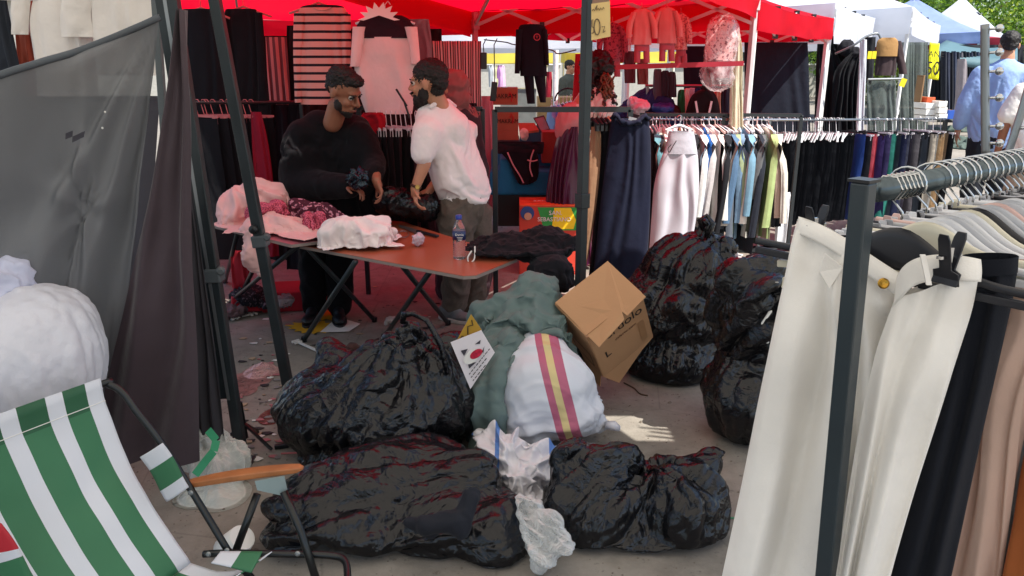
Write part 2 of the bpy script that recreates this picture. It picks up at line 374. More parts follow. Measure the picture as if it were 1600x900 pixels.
# ---- common materials
M_blk=mat('black_painted_steel','#1c2226',.38,metal=.0,bump=.1,bscale=60,var=.15,spec=.6)
M_blk2=mat('dark_tent_frame','#2a3134',.4,metal=.3,bump=.15,bscale=40,var=.2)
M_whtm=mat('white_tent_frame','#d8d8d6',.4,var=.05)
M_grym=mat('grey_steel','#8c9092',.35,metal=.8,var=.1)
M_chr=mat('chrome','#c9cbcc',.12,metal=1,var=0)
M_whp=mat('white_plastic','#dcdbd6',.4,var=.04)
M_bkp=mat('black_plastic','#15161a',.35,var=.1)
M_gry=mat('grey_plastic','#8d8f93',.4,var=.05)
M_pnk=mat('pink_plastic','#c86f70',.5)
M_ink=mat('black_ink','#15130f',.7,var=0)
M_red=mat('red_print','#c01822',.6,var=0)
M_wht=mat('white_print','#e8e6e0',.6,var=0)
M_yel=mat('yellow_card','#e6d21c',.6,var=.03)
M_card=mat('cardboard','#b58a63',.85,bump=.25,bscale=90,var=.07,vscale=4)
def film_mat(key,col,rough,s1=5,s2=15,d1=.03,d2=.010,spec=.5,clear=0):   # thin plastic film with sharp creases
    m=bpy.data.materials.new(key);m.use_nodes=True;n=m.node_tree;L=n.links.new;b=n.nodes['Principled BSDF']
    b.inputs['Base Color'].default_value=lin(col)+[1];b.inputs['Roughness'].default_value=rough;b.inputs['Specular IOR Level'].default_value=spec
    tc=n.nodes.new('ShaderNodeTexCoord');w=n.nodes.new('ShaderNodeTexNoise');w.inputs['Scale'].default_value=2.5;L(tc.outputs['Object'],w.inputs['Vector'])
    ma=n.nodes.new('ShaderNodeVectorMath');ma.operation='MULTIPLY_ADD';L(w.outputs['Color'],ma.inputs[0]);ma.inputs[1].default_value=(.35,.35,.35);L(tc.outputs['Object'],ma.inputs[2])
    prev=None
    for s,d,sq_ in((s1,d1,(1,1,.4)),(s2,d2,(1,1,.5)),(s2*2.4,d2*.35,(1,1,1))):
        mp=n.nodes.new('ShaderNodeMapping');mp.inputs['Scale'].default_value=sq_;mp.inputs['Rotation'].default_value=(.5*s,.3*s,.2*s);L(ma.outputs[0],mp.inputs[0])
        t=n.nodes.new('ShaderNodeTexNoise');t.inputs['Scale'].default_value=s;t.inputs['Detail'].default_value=1.5;L(mp.outputs[0],t.inputs['Vector'])
        a=n.nodes.new('ShaderNodeMath');a.operation='SUBTRACT';L(t.outputs[0],a.inputs[0]);a.inputs[1].default_value=.5
        c=n.nodes.new('ShaderNodeMath');c.operation='ABSOLUTE';L(a.outputs[0],c.inputs[0])
        bp=n.nodes.new('ShaderNodeBump');bp.inputs['Strength'].default_value=1;bp.inputs['Distance'].default_value=-d*2.2;L(c.outputs[0],bp.inputs['Height'])
        if prev:L(prev.outputs[0],bp.inputs['Normal'])
        prev=bp
    L(prev.outputs[0],b.inputs['Normal'])
    if clear:
        lw=n.nodes.new('ShaderNodeLayerWeight');lw.inputs[0].default_value=.55;L(prev.outputs[0],lw.inputs['Normal'])
        r=n.nodes.new('ShaderNodeMapRange');r.inputs[1].default_value=.1;r.inputs[2].default_value=.9;r.inputs[3].default_value=1-clear;r.inputs[4].default_value=1;L(lw.outputs['Facing'],r.inputs[0]);L(r.outputs[0],b.inputs['Alpha'])
    return m
M_bag=film_mat('black_bin_bag','#101013',.25,4.5,13,.028,.009,.42)
# ================================================================= GROUND
def ground():
    m=bpy.data.materials.new('worn_concrete');m.use_nodes=True;n=m.node_tree;L=n.links.new;b=n.nodes['Principled BSDF']
    tc=n.nodes.new('ShaderNodeTexCoord')
    def N(s,d=6,r=.6):
        t=n.nodes.new('ShaderNodeTexNoise');t.inputs['Scale'].default_value=s;t.inputs['Detail'].default_value=d;t.inputs['Roughness'].default_value=r;L(tc.outputs['Object'],t.inputs['Vector']);return t
    a=N(1.3);c=N(9,8,.7);e=N(90,4)
    cr=n.nodes.new('ShaderNodeValToRGB');cr.color_ramp.elements[0].position=.3;cr.color_ramp.elements[0].color=(.15,.132,.11,1);cr.color_ramp.elements[1].position=.72;cr.color_ramp.elements[1].color=(.34,.31,.27,1)
    mx=n.nodes.new('ShaderNodeMix');mx.data_type='FLOAT';mx.inputs[0].default_value=.5;L(a.outputs[0],mx.inputs[2]);L(c.outputs[0],mx.inputs[3]);L(mx.outputs[0],cr.inputs[0])
    v=n.nodes.new('ShaderNodeTexVoronoi');v.feature='DISTANCE_TO_EDGE';v.inputs['Scale'].default_value=1.1;L(tc.outputs['Object'],v.inputs['Vector'])
    r=n.nodes.new('ShaderNodeMapRange');r.inputs[1].default_value=0;r.inputs[2].default_value=.006;r.inputs[3].default_value=.8;r.inputs[4].default_value=1;L(v.outputs[0],r.inputs[0])
    s=n.nodes.new('ShaderNodeMapRange');s.inputs[1].default_value=.62;s.inputs[2].default_value=.75;s.inputs[3].default_value=1;s.inputs[4].default_value=.5;L(N(26,3).outputs[0],s.inputs[0])
    k=n.nodes.new('ShaderNodeMath');k.operation='MULTIPLY';L(r.outputs[0],k.inputs[0]);L(s.outputs[0],k.inputs[1])
    vm=n.nodes.new('ShaderNodeVectorMath');vm.operation='SCALE';L(cr.outputs[0],vm.inputs[0]);L(k.outputs[0],vm.inputs['Scale']);L(vm.outputs[0],b.inputs['Base Color'])
    b.inputs['Roughness'].default_value=.9;b.inputs['Specular IOR Level'].default_value=.25
    bp=n.nodes.new('ShaderNodeBump');bp.inputs['Strength'].default_value=.6;bp.inputs['Distance'].default_value=.012;L(c.outputs[0],bp.inputs['Height'])
    b2=n.nodes.new('ShaderNodeBump');b2.inputs['Strength'].default_value=.5;b2.inputs['Distance'].default_value=.003;L(e.outputs[0],b2.inputs['Height']);L(bp.outputs[0],b2.inputs['Normal']);L(b2.outputs[0],b.inputs['Normal'])
    mb=MB();mb.add([(-200,-60,0),(200,-60,0),(200,400,0),(-200,400,0)],[(0,1,2,3)])
    tag(mb.build('ground',m,origin=(0,0,0)),kind='structure')
ground()
rs_=np.random.RandomState(9);gv=[];gf=[]
for i in range(5200):     # loose grit and tiny stones on the concrete
    y=2.0+7*rs_.rand()**1.3;x=rs_.uniform(-1.6,2.4)*(y/4+.3);s_=rs_.uniform(.0015,.0055) if rs_.rand()<.93 else rs_.uniform(.006,.012);k=len(gv)
    a_=rs_.rand(4,2)*.6+.7
    gv+=[(x+s_*a_[0,0],y,0.0005),(x,y+s_*a_[1,0],0.0005),(x-s_*a_[2,0],y,0.0005),(x,y-s_*a_[3,0],0.0005),(x+s_*.2,y+s_*.1,s_*.8)]
    gf+=[(k,k+1,k+4),(k+1,k+2,k+4),(k+2,k+3,k+4),(k+3,k,k+4)]
me=bpy.data.meshes.new('grit');me.from_pydata(gv,[],gf);tag(link('grit',me,mat('grit_stone','#6e655a',.9,var=.4,vscale=40),smooth=False,origin=(0,0,0)),'loose grit scattered on the worn concrete','grit',kind='stuff')
# ================================================================= TENTS
RED=mat('red_tent_canvas','#c4102c',.7,var=.12,vscale=2,b2=.35,b2s=4,trans=.55,trcol='#f0082a',spec=.2)
REDD=mat('dark_red_canvas','#8c1226',.7,var=.1)
WHT=mat('white_tent_canvas','#d9dde6',.6,var=.04,b2=.3,b2s=3,trans=.4,trcol='#dfe3ec',spec=.3)
BLU=mat('faded_blue_canvas','#8296c4',.7,var=.06,b2=.3,b2s=3,trans=.2)
TEAL=mat('teal_tarpaulin','#4f6f78',.7,var=.1,b2=.4,b2s=4,trans=.1)
PALE=mat('pale_grey_canvas','#b8bec9',.7,var=.06,b2=.3,b2s=3,trans=.2)
YELC=mat('yellow_canvas','#e0cf55',.7,var=.05,trans=.3)
def canopy_tent(label,cs,ze,vh,zp,m,mf,legs=(0,1,2,3),truss=(),group=None,lw=.04,vm=None,sag=.06,seed=0,zes=None,legmats={}):
    cs=[Vector((c[0],c[1],0)) for c in cs];ctr=sum(cs,Vector())/4
    root=empty('market_tent',ctr,label,'market tent',group)
    zes=zes or [ze]*4;pk=ctr+Vector((0,0,zp))
    cm=MB()
    for i in range(4):
        a=cs[i]+Vector((0,0,zes[i]));b=cs[(i+1)%4]+Vector((0,0,zes[(i+1)%4]))
        def fn(u,v,a=a,b=b,i=i):
            p=a.lerp(b,u).lerp(pk,v);s=sag*math.sin(math.pi*min(1,v*1.0))*(1+.6*math.cos(u*2*math.pi))
            e=.035*math.sin(math.pi*u)*(1-v);return p-Vector((0,0,s*.8+e))+Vector((0,0,.012*nz(u*5,v*6,seed+i)))
        cm.grid(fn,13,9)
    me=cm.mesh('canopy');bm=bmesh.new();bm.from_mesh(me);bmesh.ops.remove_doubles(bm,verts=bm.verts,dist=.002);bmesh.ops.recalc_face_normals(bm,faces=bm.faces);bm.to_mesh(me);bm.free()
    link('canopy',me,m,root)
    for i in range(4):
        a=cs[i]+Vector((0,0,zes[i]));b=cs[(i+1)%4]+Vector((0,0,zes[(i+1)%4]));d=(b-a);nn=Vector((d.y,-d.x,0)).normalized()
        if nn.dot(a-ctr)<0:nn=-nn
        mb=MB()
        def fn(u,v,a=a,b=b,nn=nn,i=i):
            p=a.lerp(b,u)+nn*(.012+.02*v*math.sin(u*17+seed+i)+.025*v*nz(u*6,v*2,seed+i));return p-Vector((0,0,.035*math.sin(math.pi*u)*(1-v)*1+v*vh*(1+.06*nz(u*4,3,seed))+.02*v*math.sin(math.pi*u)))
        mb.grid(fn,25,5);mb.build('valance',vm or m,root,smooth=True)
    for i in legs:
        mb=MB();p=cs[i]+(ctr-cs[i]).normalized()*.05
        mb.box(p+Vector((0,0,zes[i]/2)),(lw,lw,zes[i]),(0,0,.6));mb.box(p+Vector((0,0,1.0)),(lw+.012,lw+.012,.07),(0,0,.6))
        mb.box(p+Vector((0,0,.006)),(.1,.1,.012),(0,0,.6));mb.box(p+Vector((0,0,zes[i]-.1)),(lw+.02,lw+.02,.08),(0,0,.6))
        mb.build('leg',legmats.get(i,mf),root,bev=.003)
    for i in truss:
        a=cs[i]+(ctr-cs[i]).normalized()*.06;b=cs[(i+1)%4]+(ctr-cs[(i+1)%4]).normalized()*.06;mb=MB()
        z1,z0=zes[i]-.02,zes[i]-.24
        for s,e in((0,.25),(.25,.5),(.5,.75),(.75,1)):
            for q0,q1 in((z1,z0),(z0,z1)):
                mb.beam(a.lerp(b,s)+Vector((0,0,q0)),a.lerp(b,e)+Vector((0,0,q1)),.014,.026)
        for s in(.25,.5,.75):mb.box(a.lerp(b,s)+Vector((0,0,z1)),(.04,.04,.05),mi=1);mb.box(a.lerp(b,s)+Vector((0,0,z0)),(.04,.04,.05),mi=1)
        mb.build('scissor_truss',[mf,M_bkp],root)
    if truss:
        mb=MB()
        for i in range(4):
            a=cs[i]+(ctr-cs[i]).normalized()*.06+Vector((0,0,zes[i]-.1));mb.beam(a,pk-Vector((0,0,.12)),.02,.03)
        mb.build('roof_rib',mf,root)
    return root
P1=(.34,3.5);A=(2.0,6.5);B=(3.45,8.6);C=(-.33,6.85);D=(-1.67,4.75);B2=(1.44,9.85);C2=(-2.88,8.44);D2=(-4.2,6.34)
M_pkt=mat('white_frame_red_lit','#b8a9a9',.5,var=.08)  # white metal; the canopy's red light is put into the colour
M_pkw=mat('pink_wrapped_pole','#b9707c',.6)
canopy_tent('red market tent with black front leg over the stall where two men sort clothes',[P1,A,C,D],2.13,.2,2.62,RED,M_pkt,(0,1,2),(1,),'red canopy tents in a row',zes=[2.3,2.19,2.06,2.4],legmats={0:M_blk2,2:M_pkw})
canopy_tent('red market tent behind the striped long sleeved top, its truss black',[D,C,C2,D2],2.08,.18,2.6,RED,M_blk2,(2,3),(0,),'red canopy tents in a row',zes=[2.4,2.06,2.1,2.35],seed=3)
canopy_tent('red market tent with pink baby clothes hanging from its front edge',[A,B,B2,C],2.12,.22,2.62,RED,M_whtm,(0,1,2),(0,1,2,3),'red canopy tents in a row',seed=5)
# white tents further along the row
d=Vector((.53,.85));q=Vector((-.85,.53))
def at2(p,a,b):return (p[0]+d.x*a+q.x*b,p[1]+d.y*a+q.y*b)
Wa=at2(B,.06,0)
canopy_tent('first white market tent next to the red tents, black drapes tied to its front legs',[Wa,at2(Wa,3.0,0),at2(Wa,3.0,3),at2(Wa,0,3)],2.28,.42,2.95,WHT,M_whtm,(0,1,2,3),(0,1),'white canopy tents in a row',seed=7)
Wb=at2(Wa,3.1,-.45)
canopy_tent('second white market tent in the row, a yellow price banner at its far corner',[Wb,at2(Wb,5.6,0),at2(Wb,5.6,3),at2(Wb,0,3)],2.42,.36,3.3,WHT,M_whtm,(0,1,2,3),(0,),'white canopy tents in a row',seed=8)
def sq(cx_,cy_,hd):return [(cx_-d.x*hd-q.x*hd,cy_-d.y*hd-q.y*hd),(cx_+d.x*hd-q.x*hd,cy_+d.y*hd-q.y*hd),(cx_+d.x*hd+q.x*hd,cy_+d.y*hd+q.y*hd),(cx_-d.x*hd+q.x*hd,cy_-d.y*hd+q.y*hd)]
FT='far tents before the trees'
canopy_tent('faded blue market tent beyond the white tents with a red side valance',sq(12.0,24,1.9),2.55,.3,3.62,BLU,M_whtm,(0,1,3),(),FT,seed=9)
canopy_tent('dark red market tent peeking out between the white and the blue tents',sq(11.2,25.5,2.0),2.7,.3,3.75,REDD,M_whtm,(0,1),(),FT,seed=10)
canopy_tent('pale grey market tent with a tall peak in front of the trees',sq(15.6,28,1.7),2.45,.3,3.95,PALE,M_whtm,(0,1,3),(),FT,seed=11)
canopy_tent('pale grey market tent close behind the tall grey one',sq(16.8,30,1.8),2.5,.3,4.15,PALE,M_whtm,(0,1,3),(),FT,seed=12)
canopy_tent('low dark red market tent right of the blue tent',sq(14.2,26.5,1.8),2.5,.3,3.0,REDD,M_whtm,(0,1),(),FT,seed=13)
# teal tarpaulin awning strung across the aisle end
mb=MB();p=[W(1455,78,17),W(1590,92,17),W(1590,66,22),W(1480,62,22)]
mb.grid(lambda u,v:p[0].lerp(p[1],u).lerp(p[3].lerp(p[2],u),v)-Vector((0,0,.12*math.sin(math.pi*u))),12,6)
mb.grid(lambda u,v:p[0].lerp(p[1],u)-Vector((0,0,.12*math.sin(math.pi*u)+.15*v)),12,3)
aw=mb.build('tarpaulin_awning',TEAL,smooth=True,solid=.004);tag(aw,'teal tarpaulin awning strung across the far end of the aisle','awning')
# unseen awning added to shade the foreground; slit cut for one sun patch
OFF=Vector((SUN.x/SUN.z,SUN.y/SUN.z,0));ZF=2.8
g0=G(1000,668);h=g0+OFF*ZF;hx,hy=h.x,h.y
AWN=mat('cream_shade_awning','#d8d4cb',.7,var=.05,b2=.2,b2s=3,trans=.44,trcol='#e4ddd0')  # cream tint put in to warm the light below
mb=MB();X0,X1,Y0,Y1=-3.6,3.4,-3.0,3.95;a0,a1,b0,b1=hx-.17,hx+.13,hy-.13,hy+.12
def q4(x0,x1,y0,y1):mb.grid(lambda u,v:Vector((x0+(x1-x0)*u,y0+(y1-y0)*v,ZF)),8,8)
q4(X0,a0,Y0,Y1);q4(a1,X1,Y0,Y1);q4(a0,a1,Y0,b0);q4(a0,a1,b1,Y1)
rnd=random.Random(4)
for i in range(6):   # strips that fringe the sun patch along the right edge of the slit
    y=b0+(b1-b0)*(i+.25)/6;l=rnd.uniform(.08,.22);mb.add([(a1+.001,y,ZF),(a1+.001,y+.024,ZF),(a1-l,y+.045,ZF),(a1-l,y+.030,ZF)],[(0,1,2,3)])
mb.add([(a0,b0,ZF),(a0+.13,b0,ZF),(a0,b1,ZF)],[(0,1,2)])
root=empty('awning',(0,0,0),'unseen pale awning added to shade the near side, slit cut for a sun patch','awning')
mb.build('added_shade_cloth',AWN,root)
for x,y in((X0,Y0),(X1,Y0),(X0,Y1),(X1,Y1)):
    MB().box((x,y,ZF/2),(.04,.04,ZF)).build('leg',M_whtm,root)
# ================================================================= TREES
def leafy(name,base,h,cr,n,cols,seed,label,tr=.18):
    rs=np.random.RandomState(seed);root=empty(name,base,label,'tree','trees behind the far tents')
    b=Vector(base);mb=MB();mb.tube([b,b+Vector((.1,0,h*.25)),b+Vector((0,.1,h*.55))],[tr,tr*.8,tr*.5],8)
    cl=[]
    for i in range(9):
        a=i*2.4+seed;e=b+Vector((math.cos(a)*cr*.55,math.sin(a)*cr*.5,h*(.45+.05*(i%6))))
        mb.tube([b+Vector((0,.05,h*(.25+.03*i))),b.lerp(e,.5)+Vector((0,0,h*.18)),e],[tr*.4,tr*.25,tr*.08],6)
    mb.build('trunk',M_bark,root,smooth=True)
    V=[];F=[];MI=[];nc=46
    for i in range(nc):
        d_=rs.normal(size=3);d_/=np.linalg.norm(d_);r=cr*rs.uniform(.35,1.0)
        cl.append((np.array([b.x,b.y,b.z+h*.42])+d_*np.array([r,r,r*.8*h/(2.4*cr)]),cr*rs.uniform(.2,.36),i%len(cols)))
    for i in range(n):
        c,r,k=cl[rs.randint(nc)];p=rs.normal(size=3);p*=r*rs.uniform(.6,1)/np.linalg.norm(p);p=c+p
        s=rs.uniform(.07,.15);u=rs.normal(size=3);u/=np.linalg.norm(u);v=np.cross(u,rs.normal(size=3));v/=np.linalg.norm(v)
        j=len(V);V+=[tuple(p-u*s),tuple(p+v*s*.5),tuple(p+u*s),tuple(p-v*s*.5)];F.append((j,j+1,j+2,j+3));MI.append(k if rs.rand()<.7 else rs.randint(len(cols)))
    me=bpy.data.meshes.new('crown');me.from_pydata(V,[],F);me.polygons.foreach_set('material_index',MI);me.update()
    link('crown',me,cols,root,smooth=False)
M_bark=mat('bark','#4a3d30',.95,bump=.6,bscale=14)
LV=[mat('leaf_dark','#35501f',.6,var=.2,trans=.3,trcol='#6f9a2c'),mat('leaf_mid','#4f7129',.6,var=.2,trans=.35,trcol='#8fb63a'),mat('leaf_light','#7c9438',.6,var=.2,trans=.4,trcol='#b4c84f')]
leafy('broadleaf_tree',(17.2,36,0),7,3.3,9000,LV,1,'broad green tree behind the blue tent peak')
leafy('broadleaf_tree',(21,37,0),7.5,3.8,9500,LV,2,'bushy green tree behind the tall grey tent')
leafy('broadleaf_tree',(25.5,37,0),7,3.8,9000,LV,5,'green tree above the head of the man in the blue shirt')
leafy('broadleaf_tree',(19,43,0),8,4.2,6000,LV[:2],7,'darker tree further back between the tent peaks')
leafy('broadleaf_tree',(26.5,44,0),8,4.6,6000,LV[:2],8,'darker tree at the back on the right edge')
# far hedge and pale building closing the view between the stalls
M_far=mat('pale_render_wall','#a9a79f',.9,var=.1)
root=empty('building',(-4,46,0),'long pale building with dark windows far behind the stalls','building')
MB().box((-4,47,2.7),(60,2,5.4)).build('wall',M_far,root);MB().box((-4,46.8,5.5),(61,2.6,.3)).build('roof',mat('roof_tiles','#7b4a36',.9),root)
M_gl=mat('window_glass','#1d2428',.1,spec=.8)
for i in range(14):
    x=-30+i*4;f=MB().box((x,45.97,2.6),(1.5,.08,1.4)).build('window',M_gl,root);MB().box((x,45.93,1.85),(1.7,.16,.1)).build('sill',M_whtm,f)
# ================================================================= LEFT FOREGROUND: tent legs, netting, drape
def post(name,top,bot,w,label,group=None,m=M_blk2,clamp=None,twin=0,ext=1.25):
    a=G(*bot);b=W(top[0],top[1],a.y);b=a+(b-a)*ext;root=empty(name,a,label,'tent leg',group)
    MB().beam(a,b,w,w).build('outer_tube',m,root,bev=.004)
    if twin:
        o=Vector((-twin,.005,0));MB().beam(a+o+Vector((0,0,.3)),b+o,w*.8,w*.8).build('inner_tube',m,root,bev=.003)
        g=Vector((-twin*.5,-.012,0));MB().beam(a+g+Vector((0,0,.3)),b+g,w*.3,w*.5).build('track',M_grym,root)
    if clamp:
        f=clamp;p=a+(b-a)*f;t=(b-a).normalized();Mx=t.to_track_quat('Z','Y').to_matrix()
        k=MB().box(p,(w+.02,w+.02,.055),Mx).build('clamp',M_grydk,root,bev=.006)
        MB().lathe(p+Vector((w*.7,-.01,.02)),[(.012,-.02),(.018,-.015),(.018,.015),(.01,.025)],12,axis=(.3,-1,0)).build('knob',M_grydk,k)
        MB().lathe(p+Vector((-w*.3-twin,-.035,.06)),[(.014,-.01),(.02,-.006),(.02,.012),(.008,.018)],12,axis=(0,-1,0)).build('knob',M_bkp,k)
    MB().box(a+Vector((0,0,.008)),(w*2,w*2,.012)).build('foot',M_blk,root)
    return root
M_grydk=mat('dark_grey_plastic','#4a5053',.45,var=.08,alpha=1)
post('tent_leg',(270,0),(380,724),.042,'thick dark grey double tent leg with a clamp standing at the netting edge','dark folding tent legs at the left',clamp=.36,twin=.045)
post('tent_leg',(336,0),(457,640),.046,'dark tent leg with a translucent clamp, right of the thick double leg','dark folding tent legs at the left',clamp=.36)
post('tent_leg',(243,0),(290,700),.026,'thin grey tent leg at the left half hidden behind the brown drape','dark folding tent legs at the left',m=mat('weathered_frame','#5d6466',.5))
# tripod foot
f0=G(385,700);root=empty('tripod_foot',f0,'small black folding tripod foot standing beside the tent leg','tripod')
for a in(-.3,1.5,3.4):MB().tube([f0+Vector((0,0,.12)),f0+Vector((.13*math.cos(a),.13*math.sin(a),.012))],.008,6).build('leg',M_bkp,root)
MB().tube([f0+Vector((0,0,.05)),f0+Vector((-.01,0,.22))],.014,8).build('hub',M_bkp,root)
# netting
TL,TR,BL,BR=W(-40,126,2.3),W(250,22,2.72),W(-60,760,2.25),W(190,640,2.66);TP=(.72,.42)
def netf(u,v):
    p=TL.lerp(TR,u).lerp(BL.lerp(BR,u),v)
    du,dv=u-1.0,v;a=math.atan2(dv,-du+1e-6);r=math.hypot(du,dv)
    y=.050*math.sin(a*13+nz(a*3,r*2)*2)*min(1,r*1.6)*math.exp(-r*.8)
    du,dv=u-.62,v-.40;a2=math.atan2(dv,du);r2=math.hypot(du,dv)
    y+=.035*math.exp(-r2*2.6)*(1-abs(math.sin(a2*3.5+nz(a2,r2*3)*1.2)))
    y+=.02*nz(u*3,v*4)+.008*nz(u*9,v*9)
    z=-.010*math.sin(math.pi*u)*(1-v)**2
    return p+Vector((0,-y,z))
mb=MB().grid(netf,70,70);root=empty('netting_sheet',BL,'torn translucent dark grey shade netting stretched across the left stall','netting')
nm=mb.mesh('netting')
bm=bmesh.new();bm.from_mesh(nm)   # a small torn hole
hc=W(122,212,2.55)
cands=[f for f in bm.faces if abs((f.calc_center_median()-hc).x)<.022 and abs((f.calc_center_median()-hc).z)<.010]
bmesh.ops.delete(bm,geom=cands,context='FACES');bm.to_mesh(nm);bm.free()
M_net=net_mat();link('netting',nm,M_net,root)
hm=MB();hm.tube([netf(i/30,0)+Vector((0,-.004,-.012)) for i in range(31)],.011,8);hm.build('rolled_hem',mat('netting_hem','#4a5056',.7,bump=.4,bscale=120),root,smooth=True)
tn=MB()
for q in((160,200),(164,175)):tn.ball(W(q[0],q[1],2.52),.004,6)
tn.build('staple',M_whp,root)
# brown drape
rw=[(15,281,288),(110,268,294),(190,255,298),(300,236,299),(400,212,300),(500,190,306),(600,166,310),(720,146,312)]
cloth('brown_drape',rw,2.58,mat('brown_black_cloth','#3a2c33',.7,bump=.2,bscale=300,b2=.5,b2s=5,sheen=.2),label='long brown black cloth gathered at the top and falling beside the tent leg',cat='drape',t=.02,folds=1.4,famp=.035,nu=40,nv=60,seed=4,taper=.3)
cloth('dark_drape',[(300,285,300),(420,283,318),(560,290,338),(700,300,352)],2.75,mat('charcoal_cloth','#2f2c31',.8,b2=.4,b2s=6),label='narrow charcoal cloth hanging behind the thick tent leg',cat='drape',t=.006,folds=3,famp=.012,seed=6)
# white tops and others hanging above the netting
def sleeve_top(name,rows,Y,sleeves,m,label,cat,group=None,hanger=None,parent=None,t=.03,folds=3,famp=.01,seed=0,collar=None):
    mb=slab_mesh(smooth_rows(prow(rows,Y),3),t=t,folds=folds,famp=famp,seed=seed,nu=26,nv=30)
    for k,s in enumerate(sleeves):
        slab_mesh(smooth_rows(prow(s,Y-.012),3),t=t*.8,folds=1,famp=famp*.6,seed=seed+k+1,nu=12,nv=18,mb=mb)
    if not parent:
        p=W(rows[-1][1],rows[-1][0],Y);root=empty(name,p,label,cat,group)
    else:root=parent
    mb.build('garment' if not parent else name,m,root,smooth=True)
    if collar:
        cx,cy,cw=collar;pts=[W(cx+cw*math.cos(a),cy+cw*.55*math.sin(a),Y-t-.004) for a in [math.pi*i/10 for i in range(11)]]
        MB().tube(pts,.007,6).build('neckband',m,root,smooth=True)
    if hanger:
        hx,hy,hm=hanger;pp=pm(hx,hy,Y)
        h=MB();h.tube([W(hx-.19*pp,hy+.07*pp,Y),W(hx,hy,Y),W(hx+.19*pp,hy+.07*pp,Y)],.008,6)
        h.tube([W(hx,hy,Y)+Vector((.0,0,0)),W(hx,hy,Y)+Vector((0,0,.05)),W(hx,hy,Y)+Vector((.02,0,.07)),W(hx,hy,Y)+Vector((.035,0,.05))],.003,5)
        h.build('hanger',hm,root,smooth=True)
    return root
WH=fab('#e6dfd8',b2=.5);YL=3.3
sleeve_top('hung_tshirt',[(-30,60,140),(30,46,150),(100,55,152),(150,58,154)],YL,[[(-20,20,50),(20,18,46),(54,20,44)]],WH,'cream white t-shirt hanging left above the netting, its left sleeve in view','t-shirt','white tops above the netting')
sleeve_top('hung_tshirt',[(-30,140,240),(30,143,246),(90,148,250),(118,150,252)],YL-.06,[[(-20,100,148),(20,94,142),(58,96,148)]],WH,'cream white t-shirt hanging right above the netting, next to the tent leg','t-shirt','white tops above the netting',seed=3)
cloth('rust_red_blouse',[(-20,18,50),(60,26,54),(110,30,56),(240,40,60)],YL+.15,fab('#9d4a38'),label='rust red top hanging left of the white t-shirts',cat='top',t=.02,folds=2)
cloth('dark_navy_blouse',[(-20,-20,6),(60,-15,22),(120,-10,32),(240,-10,38)],YL,fab('#2a2e36'),label='dark navy top hanging at the left edge of the picture',cat='top',t=.02,folds=2)
MB().beam(W(-60,-6,YL),W(262,-4,YL),.03,.03).build('hanging_rail',M_whtm);tag(bpy.context.scene.objects['hanging_rail'],'white rail carrying the cream t-shirts above the netting','rail')
cloth('dark_backing_sheet',[(150,-60,250),(300,-60,240),(500,-60,230),(690,-60,220)],3.35,fab('#4c4a50'),label='dull grey sheet added behind the netting to stand for the dark interior',cat='sheet',t=.01,folds=4,famp=.03)  # added as dark backing, stands for the unlit interior
# ================================================================= SACKS, BAGS
def E_(px,py,Y,rx,rz,ry,rot=None):
    k=pm(px,py,Y);r=('e',W(px,py,Y),(rx/k,ry,rz/k));return r+((rot,) if rot else ())
def C_(a,b,ra,rb):
    A_,B_=W(*a),W(*b);return('c',A_,ra,B_,rb)
def plastic(name,parts,knot,axis,seed,m,label,cat,group=None,vox=.009,smooth=12,parent=None,**k):
    me=blob(parts,vox,smooth);crumple(me,knot,axis,seed,**k)
    o=link(name,me,m,parent)
    s=o.modifiers.new('soft','SMOOTH');s.iterations=1;s.factor=.4
    if label:tag(o,label,cat,group)
    return o
GB='black rubbish bags on the ground'
kA=W(642,478,3.0)
zA=W(640,524,3.0).z
bagA=simbag('big full black bin bag gathered to a pointed opening, beside the white printed card',[E_(585,655,3.02,134,90,.28),E_(528,645,3.0,82,72,.23),E_(640,640,3.05,92,95,.24),C_((595,610,3.0),(640,512,3.0),.19,.035),C_((560,620,3.05),(520,560,3.12),.14,.06),C_((660,600,3.02),(700,560,3.02),.16,.08),E_(600,725,2.85,130,30,.2)],1,kA,.014,.12,16,.3,lambda c:c.z>zA,GB,ck=dict(rad=.05,amp=.004,Rr=3.4,base=.9,stretch=.5))
lp=MB();lp.tube([W(628,505,2.97),W(632,492,2.97),W(645,490,2.95),W(668,500,2.93),W(690,540,2.9),W(700,585,2.86)],[.012,.014,.012,.010,.009,.008],8)
o=link('twisted_handle',ruffle(lp.mesh(),2,.008,18),M_bag,bagA)
bagB=simbag('low wide black bin bag in front, torn open with dark knitwear showing',[E_(560,812,2.42,112,72,.22),E_(690,815,2.42,108,70,.22),E_(480,850,2.3,60,44,.16),E_(770,840,2.3,58,52,.15),E_(630,735,2.55,110,28,.14),C_((470,820,2.35),(740,740,2.5),.10,.07)],2,W(800,770,2.5),.0145,.12,14,.5,None,GB,ck=dict(axis=(1,.1,.2),rad=.055,amp=.004,Rr=2.2,base=.95,stretch=.35,fine=2))
op=MB()
k0=W(712,812,2.16)
knit=plastic('dark_knitwear',[('c',k0+Vector((-.10,0,-.02)),.035,k0+Vector((.0,-.01,.0)),.045),('c',k0+Vector((.02,-.02,-.03)),.035,k0+Vector((.05,.03,.07)),.035),('c',k0+Vector((-.16,.02,-.02)),.02,k0+Vector((-.08,.02,-.05)),.03)],k0,(0,0,1),3,fab('#23252c'),'dark ribbed knitwear spilling from the torn low black bag','knitwear',vox=.007,rad=.01,amp=.006,floor=None)
